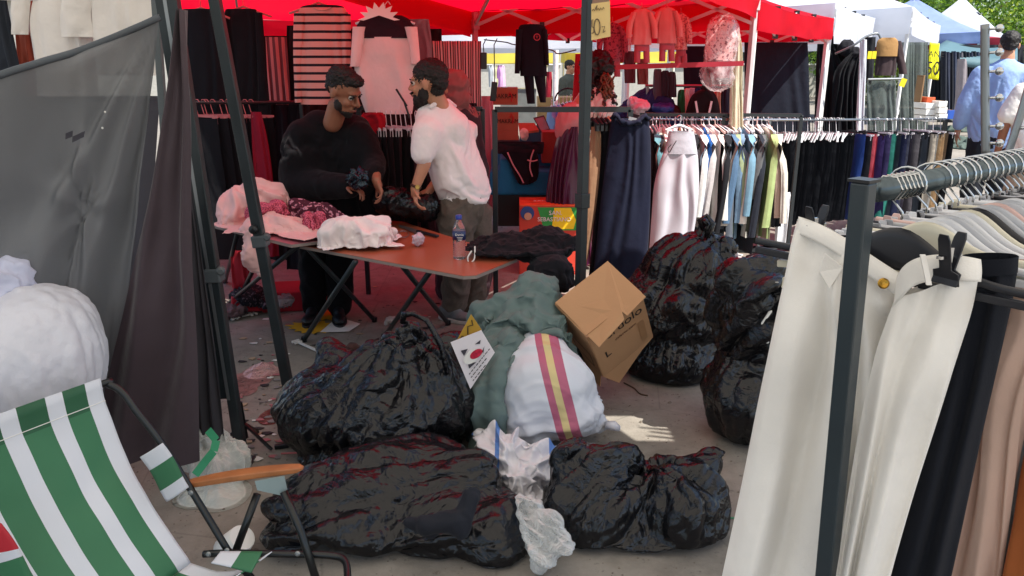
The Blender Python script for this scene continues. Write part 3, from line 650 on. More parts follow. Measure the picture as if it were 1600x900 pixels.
bagC=simbag('wide slumped black bin bag at the front, right of the blue striped sack',[E_(925,812,2.42,74,86,.19),E_(1050,815,2.42,78,90,.19),E_(985,850,2.38,120,60,.18),C_((1040,770,2.45),(1108,726,2.5),.09,.05),C_((930,750,2.45),(975,712,2.5),.10,.05),C_((900,760,2.45),(876,720,2.5),.08,.045)],3,W(985,680,2.5),.0145,.12,14,.5,None,GB,ck=dict(axis=(0,.3,1),rad=.06,amp=.003,Rr=2.4,base=.95,stretch=.35,fine=2))
zD=W(1100,368,4.0).z
bagD=simbag('tall tightly filled black bin bag tied with a handle loop, behind the carton',[E_(1055,500,3.98,72,84,.24),E_(1072,430,4.0,58,60,.20),E_(1048,560,3.9,74,44,.26),C_((1070,430,4.0),(1105,352,4.0),.14,.04),C_((1085,420,4.0),(1125,385,4.0),.12,.07)],4,W(1108,325,4.0),.0165,.12,16,.3,lambda c:c.z>zD,GB,ck=dict(rad=.06,amp=.005,Rr=3.4,base=.95,stretch=.4))
lp=MB();lp.tube([W(1098,360,3.96),W(1092,345,3.96),W(1104,336,3.96),W(1114,350,3.95),W(1106,372,3.93)],[.012,.012,.010,.012,.012],8)
link('handle_loop',ruffle(lp.mesh(),2,.008,18),M_bag,bagD)
bagE1=simbag('lower of the two stacked black bin bags beside the white trousers',[E_(1165,620,3.12,56,72,.2),E_(1190,640,3.15,62,60,.2),E_(1180,560,3.15,48,36,.16)],5,W(1190,500,3.15),.0145,.12,14,.4,None,GB,ck=dict(rad=.045,amp=.010,Rr=3,base=.95,stretch=.6))
bagE2=simbag('upper of the two stacked black bin bags, open with clothes spilling out',[E_(1180,490,3.14,55,62,.18),E_(1165,440,3.15,40,30,.16),E_(1215,450,3.2,45,34,.16),E_(1200,540,3.14,50,30,.16)],6,W(1240,430,3.15),.0145,.22,16,.4,None,GB,floorz=W(1190,585,3.15).z,ck=dict(axis=(.6,0,.6),rad=.07,amp=.02,Rr=2.4,base=.95,stretch=.6))
def clothes(name,parts,seed,m,label,cat,group=None,vox=.012,amp=.02,sc_=9,floor=None,parent=None,stretch=(1,1,1),smooth=6,sub=0,oct=2):
    me=blob(parts,vox,smooth);ruffle(me,seed,amp,sc_,stretch,oct=oct)
    o=link(name,me,m,parent)
    s=o.modifiers.new('soft','SMOOTH');s.iterations=2
    if label:tag(o,label,cat,group)
    return o
clothes('velvet_top',[C_((1175,408,3.25),(1215,402,3.3),.03,.035),C_((1205,408,3.22),(1240,398,3.28),.03,.04)],3,fab('#3a1620'),'dark maroon velvet top on the upper open bag','top',vox=.008,sc_=22,amp=.014)
MB().box(W(1184,412,3.17),(.02,.003,.028),(.3,.5,.6)).build('price_tag',M_wht);tag(sc.objects['price_tag'],'tiny white price tag on the maroon velvet top','price tag')
clothes('denim_jeans',[C_((1185,425,3.1),(1235,415,3.16),.035,.04),C_((1205,440,3.05),(1235,455,3.1),.03,.03),C_((1190,428,3.1),(1160,436,3.12),.03,.02)],5,fab('#59616c'),'grey blue jeans lying over the upper open bag','jeans',vox=.008,amp=.014,sc_=16)
mb=MB();mb.tube([W(1200,535,2.94),W(1185,528,2.93),W(1192,505,2.93),W(1203,488,2.95),W(1215,484,2.98)],.007,8)
tag(mb.build('white_drawstring',M_whp,smooth=True),'white drawstring hanging out of the upper open bag','drawstring')
clothes('grey_garment',[C_((1178,535,2.98),(1225,510,3.0),.02,.035)],7,fab('#6d6a68'),'crumpled grey garment poking out of the upper open bag','garment',vox=.007,amp=.012,sc_=20)
# white woven sack behind the chair
SW=mat('white_woven_plastic','#dcdce4',.55,bump=.4,bscale=260,var=.04,trans=.15,b2=.3,b2s=14)
o=simbag('large wrinkled white woven sack standing behind the striped chair',[E_(25,560,2.3,122,104,.26),E_(50,520,2.32,84,68,.22),('c',W(22,590,2.3),.23,G(20,700,.2),.24)],7,W(60,400,2.35),vox=.016,ck=dict(rad=.016,amp=.003,Rr=5,base=1,stretch=.4,fine=2),expand=.07,frames=20,grav=.5,off=.012,rs=.002,bend=1.5,m=SW,name='white_sack',cat='sack')
clothes('white_cloth_bundle',[E_(12,432,2.35,28,28,.12),E_(15,455,2.35,26,20,.12)],2,fab('#c3c6da'),'small bluish white cloth bundle on top of the large white sack','cloth',vox=.009,amp=.02,sc_=14)
# sack with pink and yellow stripe
pb=W(872,600,2.98)
sk=[E_(850,610,3.08,82,78,.22),E_(880,640,3.05,62,40,.2),E_(845,560,3.15,50,45,.18),C_((890,645,3.0),(942,662,3.05),.13,.035),C_((820,650,3.0),(790,668,3.0),.14,.06)]
SP_=stripe_mat('sack_with_pink_band',[(0,'#cfd2da'),(.470,'#b06078'),(.486,'#cdbb86'),(.503,'#b06078'),(.522,'#cfd2da')],'X',2.0,.6,bump=.35,obj_off=.5,tilt=.26)
me=blob(sk,.010,12);crumple(me,W(960,665,3.05),(1,0,.1),8,rad=.022,amp=.008,Rr=2.4,base=.7)
o=link('striped_sack',me,SP_,origin=tuple(pb));o.rotation_euler=(0,0,0);tag(o,'bulging white woven sack with a pink and yellow stripe beside the carton','sack')
mb=MB();p=W(948,664,3.0);mb.tube([p,p+Vector((.03,-.01,0)),p+Vector((.055,-.01,-.012))],[.016,.022,.012],6);link('tied_corner',ruffle(mb.mesh(),1,.006,30),SW,o)
# teal cloth over the sack
TC=fab('#627370',b2=.2)
me=cl([E_(835,452,3.45,46,28,.15),E_(800,484,3.4,46,40,.15),E_(848,500,3.3,40,34,.12),E_(782,540,3.25,40,42,.12),C_((775,560,3.15),(748,628,3.0),.10,.08),C_((800,540,3.15),(772,615,2.98),.08,.05),E_(865,522,3.28,22,22,.09),E_(762,500,3.4,26,46,.13)],.0145,.01,3,.35,.12,extra=[blob([E_(850,610,3.1,80,76,.22),E_(770,600,3.2,40,60,.15)],.03,4)],cr=W(800,460,3.3))
crumple(me,W(850,450,3.3),(-.5,-.6,.4),6,rad=.045,amp=.012,Rr=3.2,base=1,stretch=.6,fine=2,floor=None);ruffle(me,4,.016,9,pw=4,oct=1)
cloth_obj('teal_fabric',me,TC,None,'heap of crumpled teal green fabric draped over the striped sack','fabric heap')
# blue striped small white sack
BS=stripe_mat('sack_with_blue_band',[(0,'#d9d7dc'),(.44,'#5a83c4'),(.52,'#d9d7dc'),(.80,'#5a83c4'),(.85,'#d9d7dc')],'X',.34,.6,bump=.35)
md_=blob([E_(790,700,2.76,40,34,.12),E_(850,712,2.74,36,20,.1),E_(805,745,2.64,30,26,.1),E_(765,680,2.82,22,18,.08)],.02,3)
me=drape([md_],W(808,700,2.72)+Vector((0,0,.08)),.42,.42,(60,60),26,rotz=.7,seed=8,expand=.38,bend=.15,stiff=10,mass=.2,thick=.005,wave=.03)
crumple(me,W(815,735,2.6),(0,-1,.5),21,rad=.05,amp=.016,Rr=2.8,base=1,stretch=.7,floor=None,fine=2)
o=link('blue_striped_sack',me,BS,origin=tuple(W(800,700,2.7)));q_=o.modifiers.new('sub','SUBSURF');q_.levels=q_.render_levels=1;tag(o,'crumpled empty white sack with blue stripes between the black bags','sack')
CL=film_mat('clear_film','#dfe3e2',.12,6,14,.03,.010,.6,.70)
plastic('clear_plastic_bag',[E_(852,835,2.20,42,36,.09),E_(825,800,2.30,26,30,.09),E_(880,850,2.14,28,22,.07),E_(845,872,2.12,22,26,.06)],W(820,790,2.35),(1,-.3,-.3),31,CL,'crinkled clear plastic bag lying on the right end of the low black bag','plastic bag','clear plastic bags',vox=.007,rad=.04,amp=.012,floor=None,fine=3)
plastic('clear_plastic_bag',[E_(320,705,2.75,42,36,.12),E_(345,730,2.72,45,42,.12),E_(320,790,2.62,45,40,.12),E_(355,800,2.6,40,44,.12)],W(330,670,2.75),(0,0,1),33,film_mat('milky_film','#d9dcd6',.2,5,12,.03,.010,.5,.55),'milky plastic bag with green print beside the tent leg foot','plastic bag','clear plastic bags',vox=.008,rad=.045,amp=.008,Rr=2.8,fine=2)
GP=mat('green_print','#2f8f63',.5)
def strip(name,pts,w,m,label=None,cat=None,parent=None,up=(0,0,1)):
    mb=MB();P=[Vector(p) for p in pts]
    for i in range(len(P)-1):
        t=(P[i+1]-P[i]).normalized();n=Vector((0,-1,.3)).cross(t).normalized()*w/2
        mb.add([P[i]-n,P[i]+n,P[i+1]+n,P[i+1]-n],[(0,1,2,3)])
    o=mb.build(name,m,parent,solid=.002)
    if label:tag(o,label,cat)
    return o
gb=[o_ for o_ in sc.objects if o_.get('label','').startswith('milky')][0]
strip('printed_band',[W(325,672,2.6),W(338,688,2.58),W(334,705,2.56),W(320,722,2.55),W(305,742,2.53)],.03,GP,parent=gb)
plastic('clear_plastic_bag',[E_(395,620,3.75,35,30,.12),E_(410,590,3.85,30,22,.1),E_(385,640,3.6,20,14,.08)],W(400,570,3.8),(0,0,1),35,film_mat('pink_film','#d8a9a6',.2,9,26,.03,.01,.5,.6),'flat crinkled pinkish plastic bag on the ground behind the leaning tent leg','plastic bag','clear plastic bags',vox=.009,rad=.03,amp=.025,fine=4)
plastic('plastic_wrapper',[E_(428,672,3.3,22,10,.1)],W(400,670,3.3),(1,0,0),36,clear_mat('rose_film','#b86a66',.35),'thin rose plastic wrapper lying flat on the concrete','wrapper',vox=.008,rad=.01,amp=.012)
root=MB().lathe(G(358,862),[(.055,0),(.058,.004),(.045,.10),(.043,.10)],20,axis=(.5,-.2,.6)).build('white_cup',M_whp,smooth=True);tag(root,'white plastic cup lying on its side behind the chair arm','cup')
# ================================================================= CARTON
cx,cup,cf=Vector((1,0,0)),Vector((0,SP,CP)),Vector((0,CP,-SP))
def cv(a,b,c):return(cx*a+cup*b+cf*c)
K=W(943,588,3.42);kk=pm(943,588,3.42)*1.04
e1=cv(82,64,13.2);e2=cv(-38,72,-113);e3=cv(-42,45,42.8)
u1,u2,u3=e1.normalized(),e2.normalized(),e3.normalized();l1,l2,l3=e1.length/kk,e2.length/kk,e3.length/kk*1.05
K=K-u2*0
root=empty('cardboard_box',K,'open brown carton marked with large letters, tipped against the black bag','cardboard box')
mb=MB();th=.004
def plate(mb,o,a,b,n,t=th):
    mb.add([o,o+a,o+a+b,o+b,o+n*t,o+a+n*t,o+a+b+n*t,o+b+n*t],[(0,1,2,3),(7,6,5,4),(0,4,5,1),(1,5,6,2),(2,6,7,3),(3,7,4,0)])
plate(mb,K,u1*l1,u2*l2,-u3);plate(mb,K+u3*l3,u1*l1,u2*l2,u3);plate(mb,K,u3*l3,u2*l2,-u1);plate(mb,K+u1*l1,u3*l3,u2*l2,u1)
mb.build('box_wall',M_card,root)
T=K+u2*l2
f=MB();plate(f,T+u3*l3*.02,u1*l1*1.0,(u3*.985-u2*.05)*l3,u2,.005);f.build('top_panel',M_card,root)
f=MB();o1=T+u2*.012-u3*.004;ov=(-u3*.8-u2*.25).normalized()
pts=[o1+u3*l3,o1+u3*l3+u1*l1,o1+u1*l1+ov*.03,o1+u1*l1*.62+ov*.045,o1+u1*l1*.60+ov*.015,o1+u1*l1*.55+ov*.05,o1+u1*l1*.02+ov*.075]
f.prism(pts,u2*.005);f.build('flap',M_card,root)
f=MB();d2=(-u2*.95-u1*.25).normalized();f.prism([K-u3*.004+u3*.02,K+u3*l3,K+u3*l3+d2*.10,K+u3*.02+d2*.11],-u1*.005);f.build('flap',M_card,root)
f=MB();d3=(-u2*.9-u3*.3).normalized();f.prism([K,K+u1*l1,K+u1*l1*.75+d3*.02,K+u1*.05+d3*.10],-u3*.005);f.build('flap',M_card,root)
Mf=frame(u1,u2)
def onf(a,b):return K+u1*(l1*a)+u2*(l2*b)-u3*.0055
text('printed_word','Berdolo',onf(.52,.74),.085,M_ink,root,M=Mf,ext=.0004,sx=.95)
text('printed_line','defacto.com',onf(.58,.555),.026,mat('faded_ink','#6d4a33',.8),root,M=Mf,ext=.0004)
text('printed_letter','L',onf(.20,.40),.075,M_ink,root,M=Mf,ext=.0004)
f=MB();plate(f,onf(.80,.1),u1*.035,u2*l2*.42,-u3,.0006);f.build('tape',mat('brown_tape','#a57a52',.35),root)
# small carton markings on the side panel
f=MB()
for a,b,c,d in((.2,.12,.6,.004),(.2,.42,.6,.004)):
    plate(f,K-u1*.0045+u3*l3*a+u2*l2*b,u3*l3*c,u2*.004,-u1,.0006)
for a in(.2,.8):plate(f,K-u1*.0045+u3*l3*a+u2*l2*.12,u3*.004,u2*l2*.3,-u1,.0006)
f.build('printed_frame',M_ink,root)
# cards
def card(name,pts,Y,m,label,cat,thick=.002):
    P=[W(x,y,Y if len(r)==0 else r[0]) for x,y,*r in pts];n=(P[1]-P[0]).cross(P[2]-P[0]).normalized()
    if n.y>0:n=-n
    root=empty(name,P[-1],label,cat);MB().prism(P,-n*thick).build('card_sheet',m,root);return root,P,n
yc,P,n=card('yellow_card',[(736,491),(753,516),(738,545),(712,535)],2.86,mat('mustard_card','#b08a2c',.7),'mustard yellow card with black handwriting stuck behind the white card','card')
mb=MB();mb.tube([W(737,500,2.855),W(739,508,2.855),W(731,510,2.855),W(731,523,2.855)],.0022,5);mb.tube([W(718,531,2.855),W(722,525,2.855),W(727,528,2.855),W(724,534,2.855)],.0022,5);mb.build('handwriting',M_ink,yc)
wc,P,n=card('white_card',[(704,535),(752,516),(773,551),(735,608)],2.83,mat('glossy_white_card','#e6dfe2',.35,var=.02),'white printed card with a red oval emblem leaning on the big black bag','card')
Y=2.826
mb=MB()
for t_ in ([(720,548),(731,545),(725,556)],[(733,576),(744,566),(731,568)],[(742,538),(751,531),(750,537)],[(753,549),(757,541),(755,552)]):MB().prism([W(x,y,Y) for x,y in t_],n*.0008).build('emblem_corner',mat('charcoal_print','#3c3a44',.5),wc)
el=lambda cx_,cy_,a,b,th_,yy:[W(cx_+a*math.cos(t)*math.cos(th_)-b*math.sin(t)*math.sin(th_),cy_+a*math.cos(t)*math.sin(th_)+b*math.sin(t)*math.cos(th_),yy) for t in [i*math.pi/12 for i in range(24)]]
MB().prism(el(737,557,15,9,-.75,Y-.002)[::-1],n*.0008).build('emblem_disc',M_wht,wc)
MB().prism(el(744,553,11,6,-.6,Y-.004)[::-1],n*.0008).build('emblem_oval',mat('crimson_print','#b9203c',.4,var=.35,vscale=90),wc)
mb=MB();rr_=random.Random(3)
for r_ in range(3):   # three small printed lines
    x,y=733+r_*3,585+r_*5
    while x<764-r_*4:
        w_=rr_.uniform(1.5,4);mb.tube([W(x,y,Y-.001),W(x+w_,y-w_*1.25,Y-.001)],.0016,4);x+=w_+1.2;y-=(w_+1.2)*1.25
mb.build('printed_line',M_ink,wc)
# ================================================================= STRIPED CAMP CHAIR
M_gs=mat('green_chair_fabric','#3a7652',.6,bump=.2,bscale=500,var=.05,trans=.12);M_ws=mat('white_chair_fabric','#dfe2ea',.6,bump=.2,bscale=500,var=.03,trans=.15)
M_gs2=mat('green_double_hem','#22573a',.6,bump=.2,bscale=500,var=.05)
M_rs=mat('red_chair_fabric','#b3202e',.6,var=.04)
TF=G(155,600,.75);BF=G(298,880,.26);lat=Vector((-.27,-.46,0));TN=TF+lat;BN=BF+Vector((-.22,-.46,0))
root=empty('camp_chair',G(330,980,0),'folding camp chair with green and white striped fabric, black frame and wooden armrest','chair')
NU=60
def backf(u,v):
    p=TF.lerp(TN,u).lerp(BF.lerp(BN,u),v);ax=(BF-TF).cross(TN-TF).normalized()
    if ax.x>0:ax=-ax
    s=math.sin(math.pi*min(1,v*1.02))*.055*(1-.4*abs(2*u-1));e=.010*math.sin(u*9+v*3)*math.sin(math.pi*v)+.006*nz(u*5,v*6,3)
    edge=.035*math.sin(math.pi*v)*(1-2*u)   # sides pull in
    return p+ax*(s+e)+Vector((0,0,.014*max(0,1-v*12)))+ax*(-.012*max(0,1-v*12))+(TN-TF)*(edge*.25)
def stripe(u,v):
    x=(u*.54+.012)/.118;return 0 if (x%1)<.42 else 1      # 0 white,1 green
mb=MB();mb.grid(backf,NU,30,matfn=lambda u,v:(2 if stripe(u,v) and v<.085 else stripe(u,v)))
o=mb.build('backrest',[M_ws,M_gs,M_gs2],root,smooth=True,solid=.003)
st=MB();ax=Vector((.9,-.3,.3)).normalized()
st.tube([backf(i/40,.085)+ax*.003 for i in range(41)],.0013,4);st.build('stitching',M_whp,o)
SF=G(425,862,.31);SN=SF+lat
def seatf(u,v):
    p=BF.lerp(BN,u).lerp(SF.lerp(SN,u),v);return p-Vector((0,0,.045*math.sin(math.pi*v)+.004*nz(u*5,v*5)))
MB().grid(seatf,NU,14,matfn=stripe).build('seat',[M_ws,M_gs],root,smooth=True,solid=.003)
def flap(name,P,bands,mats,par):
    mb=MB();a,b,c,d_=P
    def fn(u,v):return a.lerp(b,u).lerp(d_.lerp(c,u),v)+Vector((.004*math.sin(v*5),-.006*math.sin(math.pi*u),0))
    mb.grid(fn,8,25,matfn=lambda u,v:sum(1 for q in bands if v>=q));return mb.build(name,mats,par,smooth=True,solid=.004)
Yf=1.92
flap('side_wrap',[W(219,714,Yf),W(254,692,Yf),W(297,761,Yf),W(263,784,Yf)],(.27,.72),[M_ws,M_gs,M_ws],root)
Yn=1.5
flap('side_wrap',[W(-40,800,Yn),W(2,818,Yn),W(60,910,Yn),W(-10,950,Yn)],(.40,.52),[M_rs,M_ws,M_gs],root)
flap('seat_wrap',[W(345,862,1.80),W(330,880,1.76),W(395,895,1.72),W(412,862,1.78)],(.45,),[M_ws,M_gs],root)
M_ct=mat('black_chair_tube','#14181a',.3,metal=.2,var=.1,spec=.6)
def smp(pts,n=6):
    out=[];k=len(pts)
    for i in range(k-1):
        a,b,c,e=pts[max(i-1,0)],pts[i],pts[i+1],pts[min(i+2,k-1)]
        for j in range(n):
            t=j/n;out.append(.5*((2*b)+(c-a)*t+(2*a-5*b+4*c-e)*t*t+(3*b-a-3*c+e)*t**3))
    return out+[pts[-1]]
Yb=1.98
MB().tube(smp([TN+Vector((-.014,.0,-.010)),TF+Vector((-.014,.0,-.008)),W(170,601,Yb+.01),W(192,614,Yb+.01),W(215,645,Yb),W(250,690,Yb-.01),W(300,768,Yb-.04),W(357,862,Yb-.10)]),.0105,10).build('back_frame',M_ct,root,smooth=True)
ow=TN-TF
MB().tube([TN,TN+Vector((.03,-.02,-.03)),BN+Vector((.05,-.04,.0))],.0105,10).build('back_frame',M_ct,root,smooth=True)
MB().tube(smp([W(318,866,1.86),W(360,864,1.86),W(450,866,1.86),W(515,868,1.86),W(538,876,1.84),W(543,900,1.78),W(540,930,1.70)]),.0105,10).build('seat_rail',M_ct,root,smooth=True)
MB().tube([W(402,772,1.96),W(368,862,1.90)],.0115,10).build('leg',M_ct,root,smooth=True)
MB().tube([W(443,768,1.92),W(470,830,1.88),W(497,915,1.80)],.0115,10).build('leg',M_ct,root,smooth=True)
MB().tube([W(357,862,1.88),W(420,935,1.95)],.0115,10).build('leg',M_ct,root,smooth=True)
for x,y,yy in((355,860,1.86),(326,866,1.84),(465,865,1.84),(298,770,1.93)):MB().lathe(W(x,y,yy),[(.007,0),(.008,.002),(.004,.005)],10,axis=(0,-1,.3)).build('rivet',M_grym,root)
AR=mat('oiled_beech','#a5673c',.45,var=.18,vscale=18,bump=.15,bscale=80)
mb=MB();a0=W(287,757,1.97);a1=W(474,731,1.95);dr=(a1-a0)
def armf(u,v):
    w=.021;t=.0095;a=2*math.pi*u;sx=max(-1,min(1,1.5*math.cos(a)));sy=max(-1,min(1,1.5*math.sin(a)))
    e=math.sin(math.pi*min(max(v,.0),1))**.15 if 0<v<1 else .3
    return a0+dr*v+Vector((0,sx*w*e,sy*t*e+.006*math.sin(math.pi*v)))
mb.grid(armf,20,24,wrap=True);mb.f.append(tuple(range(20)));mb.m.append(0);n_=len(mb.v);mb.f.append(tuple(n_-20+i for i in range(20)));mb.m.append(0)
ao=mb.build('armrest',AR,root,smooth=True)
pl=[W(398,752,1.925),W(444,744,1.925),W(449,768,1.925),W(438,774,1.925),W(402,766,1.925)]
MB().prism(pl,(0,.003,0)).build('bracket',mat('zinc_bracket','#9fb0b2',.4,metal=.4,var=.05),ao)
# ================================================================= FOREGROUND GARMENT RACK
RT=W(1372,279,1.02);rd=Vector((.79,.613,0)).normalized()
RL=2.55;rend=RT+rd*RL
root=empty('garment_rack',Vector((RT.x,RT.y,0)),'dark steel garment rack in the right foreground loaded with trousers on hangers','garment rack')
pt=W(1350,284,.985);pb_=W(1291,900,1.0);pb2=pt+(pb_-pt)*(pt.z/(pt.z-pb_.z))
M_rk=mat('dark_blue_grey_steel','#27343b',.32,metal=.15,var=.12,bump=.12,bscale=25,spec=.7)
MB().beam(pt,pb2,.025,.025,up=tuple(rd)).build('post',M_rk,root,bev=.003)
MB().box(pt+Vector((0,0,.002)),(.030,.030,.004),(0,0,math.atan2(rd.y,rd.x))).build('end_cap',M_bkp,root)
rail=MB();ra=RT+Vector((0,0,-.016));rb=rend+Vector((0,0,-.016));rail.tube([ra,rb],.0165,16)
rail.build('hanging_rail',mat('scuffed_rail','#5d686d',.25,metal=.7,var=.3,vscale=30),root,smooth=True)
MB().beam(Vector((rend.x,rend.y,rend.z)),Vector((rend.x,rend.y,0)),.036,.036,up=tuple(rd)).build('post',M_rk,root,bev=.003)
MB().beam(Vector((pb2.x,pb2.y,.12)),Vector((rend.x,rend.y,.12)),.03,.03).build('lower_bar',M_rk,root)
wr=MB();w0=ra+rd*.03
wr.tube([w0+rd*(.012*i/6)+Vector((0,0,0))+Vector((-rd.y,rd.x,0))*(.018*math.cos(i*1.05))+Vector((0,0,.018*math.sin(i*1.05))) for i in range(42)],.0016,5)
wr.build('wire_wrap',M_chr,root)
hp=Vector((rd.y,-rd.x,0))   # hanger direction, towards the camera side
def hanger(k,col,side=.21,hookdir=1,tilt=0,name='clothes_hanger',label=None,group=None,wave=1,clipm=None,drop=.0,curve=True,clips=True,thick=.005,twist=0):
    p=ra+rd*k;root=empty(name,p,label,'hanger',group)
    hd=(hp+rd*twist).normalized();n=Vector((-hd.y,hd.x,0))
    h=MB();pts=[]
    for i in range(13):
        a=-.5+i/12*(math.pi+.9);pts.append(p+hd*(-.027*math.cos(a))*hookdir+Vector((0,0,.025*math.sin(a))))
    pts=pts[::-1];end=p+Vector((0,0,-.05-drop));pts=pts+[p+hd*(-.018*hookdir)+Vector((0,0,-.022)),end+Vector((0,0,.01)),end]
    h.tube(pts,.0017,6);h.build('hook',M_chr,root,smooth=True)
    b=MB();zc=end.z
    def body(u,v):
        s=(u-.5)*2;x=s*side;top=zc-.012-(.055*(1-math.exp(-(abs(s)*3.2)**2)) if curve else .012)+tilt*s
        bot=zc-.075+tilt*s+(0 if curve else .02);hgt=max(top-bot,.012);bot=top-hgt
        a=v*2*math.pi;cz=(top+bot)/2;c=math.cos(a);s2=math.sin(a)
        return Vector((p.x,p.y,0))+hd*x+n*(thick*max(-1,min(1,1.4*s2)))+Vector((0,0,cz+hgt/2*c))
    mb=MB();nu,nv=33,12
    vs=[body(i/(nu-1),j/nv) for i in range(nu) for j in range(nv)];fs=[]
    for i in range(nu-1):
        for j in range(nv):j2=(j+1)%nv;fs.append((i*nv+j,i*nv+j2,(i+1)*nv+j2,(i+1)*nv+j))
    fs.append(tuple(range(nv)));fs.append(tuple((nu-1)*nv+j for j in range(nv)));mb.add(vs,fs)
    mb.build('shoulder_bar',col,root,smooth=True)
    lo=MB();zb=zc-.088
    lo.beam(Vector((p.x,p.y,zb-tilt))-hd*side,Vector((p.x,p.y,zb+tilt))+hd*side,.008,.012);lo.build('lower_bar',col,root,bev=.002)
    if clips:
        for s in(-1,1):
            c=Vector((p.x,p.y,zb+tilt*s))+hd*(s*side*.86);clip(c,hd,n,clipm or col,root)
    return root
def clip(c,hd,n,m,par,sc_=1.0):
    mb=MB()
    for s in(-1,1):
        M=frame(hd,Vector((0,0,1))+n*(.30*s))
        q=c+n*(s*.008)
        pts=[(-.006,.030),(.006,.030),(.0085,.022),(.0085,-.020),(.018,-.024),(.018,-.042),(-.018,-.042),(-.018,-.024),(-.0085,-.020),(-.0085,.022)]
        P=[q+M@Vector((x*sc_,y*sc_,0)) for x,y in pts];mb.prism(P,n*(s*.003))
    o=mb.build('clip',m,par,bev=.0008)
    sp=MB();sp.box(c+n*.0,(.006,.006,.02));sp.box(c+n*.012-Vector((0,0,.002)),(.007,.004,.018),frame(hd,Vector((0,0,1))).to_euler()[:]);sp.box(c-n*.012-Vector((0,0,.002)),(.007,.004,.018),frame(hd,Vector((0,0,1))).to_euler()[:]);sp.build('spring',M_chr,o)
M_blh=mat('matt_black_hanger','#1d1e25',.4,var=.05);M_ivh=mat('ivory_hanger','#d9d3be',.35,var=.03);M_lgh=mat('light_grey_hanger','#b9bbc0',.35,var=.03);M_whh=mat('white_hanger','#d9dadd',.3,var=.03);M_pkh=mat('pale_pink_hanger','#d8b5ad',.4)
H0=hanger(.085,M_blh,.235,label='black clip hanger carrying the front white trousers next to the rack post',group='hangers on the foreground rack',clips=False)
H1=hanger(.16,M_ivh,.21,tilt=.02,twist=.30,label='ivory plastic hanger with big clips set askew behind the black one',group='hangers on the foreground rack')
ks=[];rk_=random.Random(3);kk_=.19
while kk_<1.9:
    r_=rk_.random();ks.append((kk_,M_whh if r_<.52 else M_lgh if r_<.82 else M_blh if r_<.94 else M_ivh));kk_+=rk_.uniform(.020,.034)*(1 if kk_<1 else 1.5)
ks[9]=(ks[9][0],M_pkh)
nm_={id(M_lgh):('light grey','grey'),id(M_whh):('white','white'),id(M_blh):('black','black'),id(M_pkh):('pale pink','pink'),id(M_ivh):('ivory','ivory')}
protoH={}
for i,(k,m_) in enumerate(ks):
    a=nm_[id(m_)][0]
    lab='pale pink plastic clip hanger among the white ones on the foreground rail' if m_ is M_pkh else '%s plastic clip hanger in the packed row on the foreground rail'%a
    if id(m_) not in protoH:
        h=hanger(k,m_,.205,tilt=random.Random(i).uniform(-.006,.006),label=lab,group='hangers on the foreground rack',twist=0);protoH[id(m_)]=h
    else:
        h=copy_tree(protoH[id(m_)]);h.location=ra+rd*k;h.rotation_euler=(0,random.Random(i).uniform(-.03,.03),random.Random(i*7).uniform(-.10,.12))
        if i%5==0:h.rotation_euler.z+=.12
# chrome ball arm posts standing along the rack
def ballpost(name,pts,nb,label,r=.011):
    root=empty(name,pts[-1],label,'display pole','chrome ball display poles');P=smp([Vector(p) for p in pts],8);MB().tube(P,r,10).build('arm',M_grym,root,smooth=True)
    for i in range(nb):
        p=P[int((i+.5)/nb*(len(P)-1))];e=p+Vector((.028,-.018,.002));b=MB();b.tube([p,e],.004,6);b.ball(e,.011,10);b.build('ball_stud',M_chr,root,smooth=True)
ballpost('ball_display_pole',[W(1539,38,2.15),W(1539,140,2.14),W(1540,242,2.12)],6,'straight chrome display arm with ball studs rising from the foreground rail')
ballpost('ball_display_pole',[W(1618,90,1.62),W(1606,140,1.62),W(1588,200,1.62),W(1570,248,1.62),W(1545,272,1.62)],5,'curved chrome display arm with ball studs at the right edge',r=.008)
# ---- trousers on the rack (white pair first)
def panelmesh(rows,t,folds,famp,seed,nu=40,nv=60,taper=.25,jit=.25,mb=None,phase=0):
    return slab_mesh(smooth_rows(prow(rows,0),5),t=t,folds=folds,famp=famp,seed=seed,nu=nu,nv=nv,taper=taper,jit=jit,mb=mb,phase=phase)
M_wt=fab('#ebe7e0',.7,b2=.3,b2s=7);Yw=1.02
root=empty('white_trousers',W(1330,900,1.0),'white wide leg trousers with a gold button clipped to the black hanger','trousers')
# back half of the waistband dips between the two clips; legs fall to the lower left
r1=[(342,1246,1404,1.19,1.07,432),(372,1240,1403,1.19,1.07,456),(420,1230,1404,1.18,1.065,485),(500,1212,1420,1.18,1.06,530),(620,1186,1408,1.17,1.06,630),(760,1158,1394,1.16,1.05,760),(930,1122,1369,1.15,1.04,930),(1080,1095,1340,1.14,1.03,1080)]
mb=panelmesh(r1,.026,2.2,.030,3,nu=60,jit=.5);mb.build('trouser_leg',M_wt,root,smooth=True)
r2=[(462,1400,1531,1.035,.975,420),(510,1382,1520,1.03,.975,480),(560,1366,1500,1.02,.975,545),(660,1344,1466,1.01,.97,650),(790,1322,1423,1.0,.965,785),(930,1300,1384,.995,.96,930),(1080,1275,1350,.99,.96,1080)]
mb=panelmesh(r2,.030,1.6,.022,5,nu=60,jit=.5);mb.build('trouser_leg',M_wt,root,smooth=True)
def bez(P,u):
    n=len(P)-1;r=Vector((0,0,0))
    for i,p in enumerate(P):r+=p*(math.comb(n,i)*(1-u)**(n-i)*u**i)
    return r
Yr_=1.0
tp=[W(1401,448,1.03),W(1404,398,1.01),W(1455,388,.985),W(1532,406,.965)];bt_=[W(1396,482,1.025),W(1410,440,1.0),W(1462,434,.975),W(1531,440,.955)]
